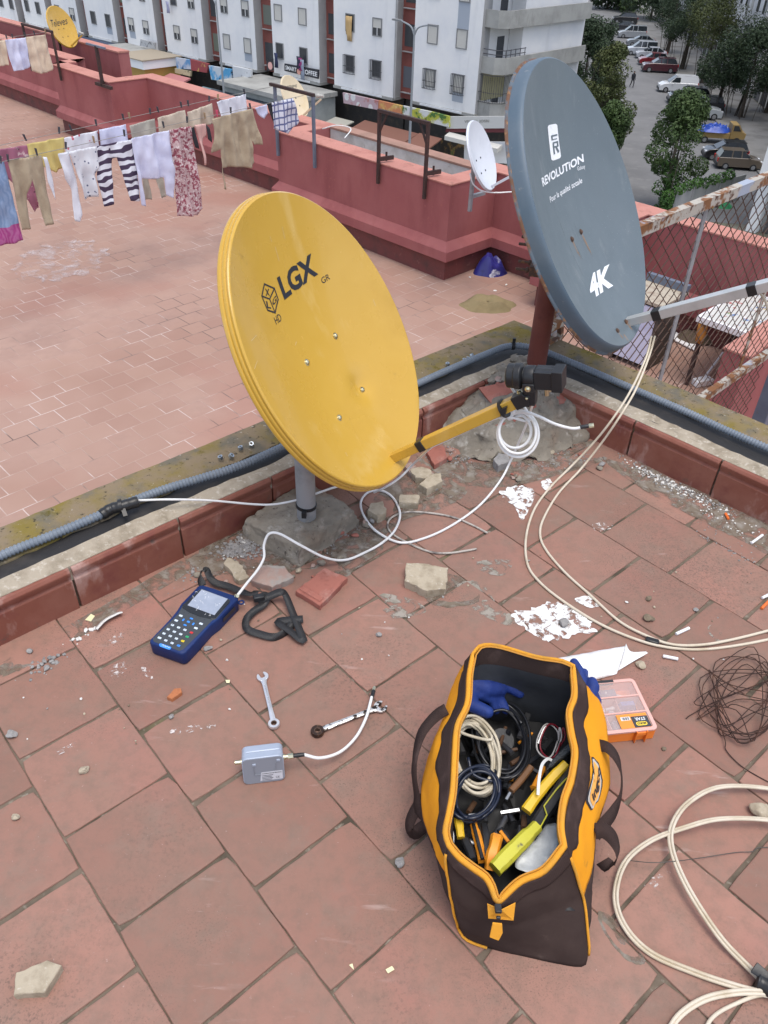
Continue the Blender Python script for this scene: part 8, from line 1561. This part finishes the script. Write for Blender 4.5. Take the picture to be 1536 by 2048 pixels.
def car(label, c, yaw, kind, col, panel=False, name='parked_car', tail=True, flip=1):
    L_, Wd, low, cab_, wr = SHAPES[kind]; pm = mat('paint_'+str(len(bpy.data.materials)), col, .28, spec=.6, coat=.6) if not isinstance(col, bpy.types.Material) else col
    t = thing(name, label, 'van' if kind == 'van' else 'car', c, yaw, 'vehicles parked along the street'); ORG[t.name] = Vector((0, 0, 0)); w2 = Wd/2
    mb = MB(); rows = []
    pf = [(low[0][0]+.05, .26)]+low+[(low[-1][0]-.05, .26)]
    for y, sx, sz in ((-w2, .965, .94), (-w2+.05, .99, .985), (-w2*.6, 1, 1), (w2*.6, 1, 1), (w2-.05, .99, .985), (w2, .965, .94)): rows.append([Vector((x*sx, y, .26+(z-.26)*sz)) for x, z in pf])
    mb.grid(rows, closed_v=True); k = len(pf); mb.f += [tuple(range(k))[::-1], tuple(range(5*k, 6*k))]; mb.m += [0, 0]; mb.build('body', pm, t, smooth=30)
    def green(f0, f1, y0, y1, m, nm):   # band of the cabin between heights
        mb = MB(); rows = []; zb_, zt_ = cab_[0][1], max(z for x, z in cab_)
        for y, s in ((-1, 0), (1, 0)):
            rows.append([Vector((x, y*(w2-.06-(z-zb_)*.28), z)) for x, z in cab_])
        mb.grid(rows, closed_v=True); k = len(cab_); mb.f += [tuple(range(k))[::-1], tuple(range(k, 2*k))]; mb.m += [0, 0]; return mb.build(nm, m, t, smooth=20)
    green(0, 1, 0, 0, pm if panel else gls, 'cabin')
    zt = max(z for x, z in cab_); xs = [x for x, z in cab_ if z > zt-.12]; mb = MB(); wt = w2-.06-(zt-cab_[0][1])*.28; mb.box(Vector(((min(xs)+max(xs))/2, 0, zt+.005)), (max(xs)-min(xs)+.06, wt*2+.02, .035)); mb.build('roof', pm, t, smooth=0, bevel=.015)
    if panel:
        mb = MB(); (x0, z0), (x1, z1) = cab_[-2], cab_[-1]; mb.add([Vector((x1+.02, -w2+.16, z1+.03)), Vector((x1+.02, w2-.16, z1+.03)), Vector((x0+.03, w2-.28, z0)), Vector((x0+.03, -w2+.28, z0))], [(0, 1, 2, 3)]); mb.build('windscreen', gls, t, smooth=0)
        for s in (-1, 1): mb = MB(); mb.prism([Vector((-.1, s*(w2-.05), 1.14)), Vector((.95, s*(w2-.05), 1.14)), Vector((.42, s*(w2-.20), 1.64)), Vector((-.1, s*(w2-.20), 1.64))], Vector((0, s*.02, 0))); mb.build('side_window', gls, t, smooth=0)
    else:
        for s in (-1, 1):
            for x in (-.75, .15): mb = MB(); zb_ = cab_[0][1]; mb.bar(Vector((x-.1*(x > 0), s*(w2-.055), zb_)), Vector((x-.16*(x > 0), s*(w2-.045-(zt-zb_)*.28), zt)), .09, .02, Vector((0, 1, 0))); mb.build('pillar', pm, t, smooth=0)
    for x in (-L_*.30, L_*.31):
        for s in (-1, 1):
            mb = MB(); mb.lathe([(wr*.55, -.09), (wr*.97, -.09), (wr, -.06), (wr, .06), (wr*.97, .09), (wr*.55, .09)], Vector((x, s*(w2-.07), wr)), Vector((0, s, 0)), 18); wo = mb.build('wheel', tyre, t); mb = MB(); mb.lathe([(wr*.16, .10), (wr*.6, .095), (wr*.62, .085)], Vector((x, s*(w2-.07), wr)), Vector((0, s, 0)), 10); mb.build('rim', rimm, wo, smooth=0)
    for s in (-1, 1):
        mb = MB(); mb.box(Vector((low[-2][0]-.10, s*(w2-.26), low[-2][1]+.02)), (.26, .34, .15)); mb.build('headlight', hlm, t, smooth=0, bevel=.03); mb = MB(); mb.box(Vector((low[1][0]+.05, s*(w2-.12), low[1][1]+.02)), (.14, .18, .30)); mb.build('tail_light', tlm, t, smooth=0, bevel=.02); mb = MB(); mb.box(Vector((.72, s*(w2+.03), 1.0)), (.12, .18, .12)); mb.build('mirror', pm, t, smooth=0, bevel=.02)
    for x, nm in ((low[-1][0]-.02, 'front_bumper'), (low[0][0]+.02, 'rear_bumper')): mb = MB(); mb.box(Vector((x, 0, .38)), (.14, Wd*.92, .26)); mb.build(nm, trimm, t, smooth=0, bevel=.03)
    return t
yl = math.atan2(-SR.y, -SR.x)   # nose towards the road
def park(label, base, kind, col, rot=0., **k): P = G(*base, ZG); return car(label, Vector((P.x, P.y, ZG)), yl+rot, kind, col, **k)
park('black estate car parked farthest up the street', (1248, 47), 'suv', (.012, .013, .016)); park('dark grey car parked second from the far end', (1246, 62), 'sedan', (.03, .032, .038)); park('silver grey van parked third from the far end', (1262, 76), 'van', (.32, .34, .36)); park('grey car almost hidden behind the white four window van', (1280, 92), 'sedan', (.20, .22, .24)); park('silver white van with four side windows', (1279, 110), 'van', (.45, .48, .52)); park('pale silver car between the vans and the red car', (1300, 117), 'sedan', (.46, .48, .52)); park('bright red hatchback beside the maroon car', (1303, 130), 'hatch', (.24, .018, .025)); park('maroon hatchback parked with a gap to the white van', (1317, 144), 'suv', (.075, .012, .02))
park('white panel van parked in the middle of the row', (1352, 184), 'van', (.66, .68, .70), panel=True, name='parked_van'); park('black off-road car with a pale bonnet behind the dense tree', (1374, 207), 'suv', (.018, .02, .024)); park('dark car squeezed behind the silver off-road car', (1408, 222), 'hatch', (.03, .03, .034)); park('silver off-road car nosing towards the pavement', (1396, 236), 'suv', (.40, .43, .44), rot=math.pi); park('glossy black hatchback behind the brown one', (1446, 318), 'hatch', (.012, .012, .014)); park('brown hatchback with red tail lights in front of the black car', (1472, 336), 'hatch', (.11, .085, .06), rot=math.pi)
P = G(1432, 284, ZG); pk = thing('pickup_truck', 'ochre pickup truck with its load under a blue tarpaulin', 'pickup truck', P, yl+math.pi, 'vehicles parked along the street'); ORG[pk.name] = Vector((0, 0, 0)); och = mat('ochre_paint', (.30, .20, .07), .5)
mb = MB(); mb.box(Vector((-.6, 0, .75)), (3.0, 1.7, .5)); mb.build('cargo_bed', och, pk, smooth=0, bevel=.03); mb = MB(); mb.prism([Vector((x, -.82, z)) for x, z in ((.95, .5), (2.3, .5), (2.35, 1.0), (1.95, 1.15), (1.55, 1.75), (.95, 1.75))], Vector((0, 1.64, 0))); mb.build('cab', och, pk, smooth=0, bevel=.04)
for s in (-1, 1): mb = MB(); mb.prism([Vector((x, s*.83, z)) for x, z in ((1.1, 1.2), (1.8, 1.2), (1.5, 1.65), (1.1, 1.65))], Vector((0, s*.015, 0))); mb.build('side_window', gls, pk, smooth=0)
mb = MB(); mb.add([Vector((1.99, -.72, 1.18)), Vector((1.99, .72, 1.18)), Vector((1.60, .66, 1.72)), Vector((1.60, -.66, 1.72))], [(0, 1, 2, 3)]); mb.build('windscreen', gls, pk, smooth=0)
for x in (-1.3, 1.6):
    for s in (-1, 1): mb = MB(); mb.lathe([(.17, -.1), (.31, -.1), (.32, .08), (.30, .1), (.17, .1)], Vector((x, s*.76, .32)), Vector((0, s, 0)), 16); wo = mb.build('wheel', tyre, pk); mb = MB(); mb.lathe([(.05, .11), (.18, .105)], Vector((x, s*.76, .32)), Vector((0, s, 0)), 10); mb.build('rim', rimm, wo, smooth=0)
tq = heapcloth('tarpaulin', 'blue tarpaulin tied over the pickup load', 'tarpaulin', P+(Matrix.Rotation(yl+math.pi, 3, 'Z') @ Vector((-.5, 0, 1.0))), (1.7, .95), mat('blue_tarp', (.015, .06, .36), .4, layers=[((.03, .10, .5), 2, .5, .7)]), 3, .6)
# ---- a passer-by walking down the road
PP = G(1263, 175, ZG); pe_ = thing('person', 'person in dark clothes walking down the middle of the road', 'person', PP)
skin = mat('skin', (.30, .17, .11), .6); dk = mat('dark_clothes', (.018, .02, .028), .85); hair = mat('black_hair', (.01, .009, .008), .7)
def skinmesh(name, nodes, edges, m, parent, sub=2):
    me = bpy.data.meshes.new(name); me.from_pydata([n[:3] for n in nodes], edges, []); me.materials.append(m); o = bpy.data.objects.new(name, me); COL.objects.link(o); o.parent = parent; md = o.modifiers.new('skin', 'SKIN'); md.use_smooth_shade = True
    for v, n in zip(me.skin_vertices[0].data, nodes): v.radius = (n[3], n[3])
    me.skin_vertices[0].data[0].use_root = True; s = o.modifiers.new('sub', 'SUBSURF'); s.levels = s.render_levels = sub; return o
nodes = [(0, 0, .95, .15), (0, 0, 1.2, .15), (0, 0, 1.42, .14), (0, .01, 1.53, .06), (0, .03, 1.66, .10), (0, .02, 1.74, .07), (-.10, 0, .9, .10), (-.11, .20, .50, .07), (-.11, .10, .08, .045), (-.11, .24, .04, .04), (.10, 0, .9, .10), (.11, -.08, .5, .07), (.11, -.34, .12, .045), (.11, -.24, .03, .04), (-.20, 0, 1.40, .065), (-.27, -.10, 1.12, .05), (-.27, .02, .88, .035), (-.27, .06, .79, .03), (.20, 0, 1.40, .065), (.27, .08, 1.12, .05), (.26, .22, .92, .035), (.26, .28, .85, .03)]
body = skinmesh('body', nodes, [(0, 1), (1, 2), (2, 3), (3, 4), (4, 5), (0, 6), (6, 7), (7, 8), (8, 9), (0, 10), (10, 11), (11, 12), (12, 13), (2, 14), (14, 15), (15, 16), (16, 17), (2, 18), (18, 19), (19, 20), (20, 21)], dk, pe_)
mb = MB(); mb.lathe([(.02, -.10), (.075, -.07), (.088, 0), (.082, .06), (.05, .09)], Vector((0, .035, 1.655)), UP, 14); mb.build('head', skin, pe_).parent = pe_; pe_h = MB(); pe_h.lathe([(.094, .0), (.096, .05), (.075, .095), (.03, .115)], Vector((0, .022, 1.66)), UP, 14); pe_h.build('hair', hair, pe_)
for o in [c for c in bpy.data.objects if c.parent == pe_ and c.name.split('.')[0] in ('head', 'hair')]:
    for v in o.data.vertices: v.co = v.co+PP
pe_.rotation_euler = (0, 0, math.pi+.2)
# ================================================================= LIGHT, SKY, CAMERA
wd = bpy.data.worlds.new('World'); SC.world = wd; wd.use_nodes = True
nt = wd.node_tree; bg = nt.nodes['Background']; sky = nt.nodes.new('ShaderNodeTexSky'); sky.sky_type = 'NISHITA'; sky.sun_disc = False
SUN_EL, SUN_AZ = R(76), R(150)      # azimuth clockwise from +Y
sky.sun_elevation = SUN_EL; sky.sun_rotation = SUN_AZ; sky.air_density = .8; sky.dust_density = 2.; sky.ozone_density = 1.
hs = nt.nodes.new('ShaderNodeHueSaturation'); hs.inputs['Saturation'].default_value = .6      # thin cloud greys the sky
nt.links.new(sky.outputs[0], hs.inputs['Color']); nt.links.new(hs.outputs[0], bg.inputs[0]); bg.inputs[1].default_value = .14
sl = bpy.data.lights.new('sun', 'SUN'); sl.energy = .85; sl.angle = R(34); sl.color = (1., .95, .86)
so = bpy.data.objects.new('sun', sl); COL.objects.link(so)
dv = Vector((math.sin(SUN_AZ)*math.cos(SUN_EL), math.cos(SUN_AZ)*math.cos(SUN_EL), math.sin(SUN_EL))); so.rotation_euler = dv.to_track_quat('Z', 'Y').to_euler(); so.location = (3, 3, 12)
cd = bpy.data.cameras.new('camera'); co = bpy.data.objects.new('camera', cd); COL.objects.link(co)
co.matrix_world = Matrix(((CM[0][0], CM[1][0], -CM[2][0], 0), (CM[0][1], CM[1][1], -CM[2][1], 0), (CM[0][2], CM[1][2], -CM[2][2], CAM_H), (0, 0, 0, 1)))
cd.sensor_fit = 'VERTICAL'; cd.sensor_height = 36.; cd.lens = F_PX/2048*36; cd.clip_start = .05; cd.clip_end = 1500
SC.camera = co
SC.view_settings.view_transform = 'Standard'; SC.view_settings.look = 'None'; SC.view_settings.exposure = 1.08; SC.view_settings.gamma = 1
SC.render.engine = 'CYCLES'; SC.cycles.max_bounces = 6; SC.cycles.use_denoising = True
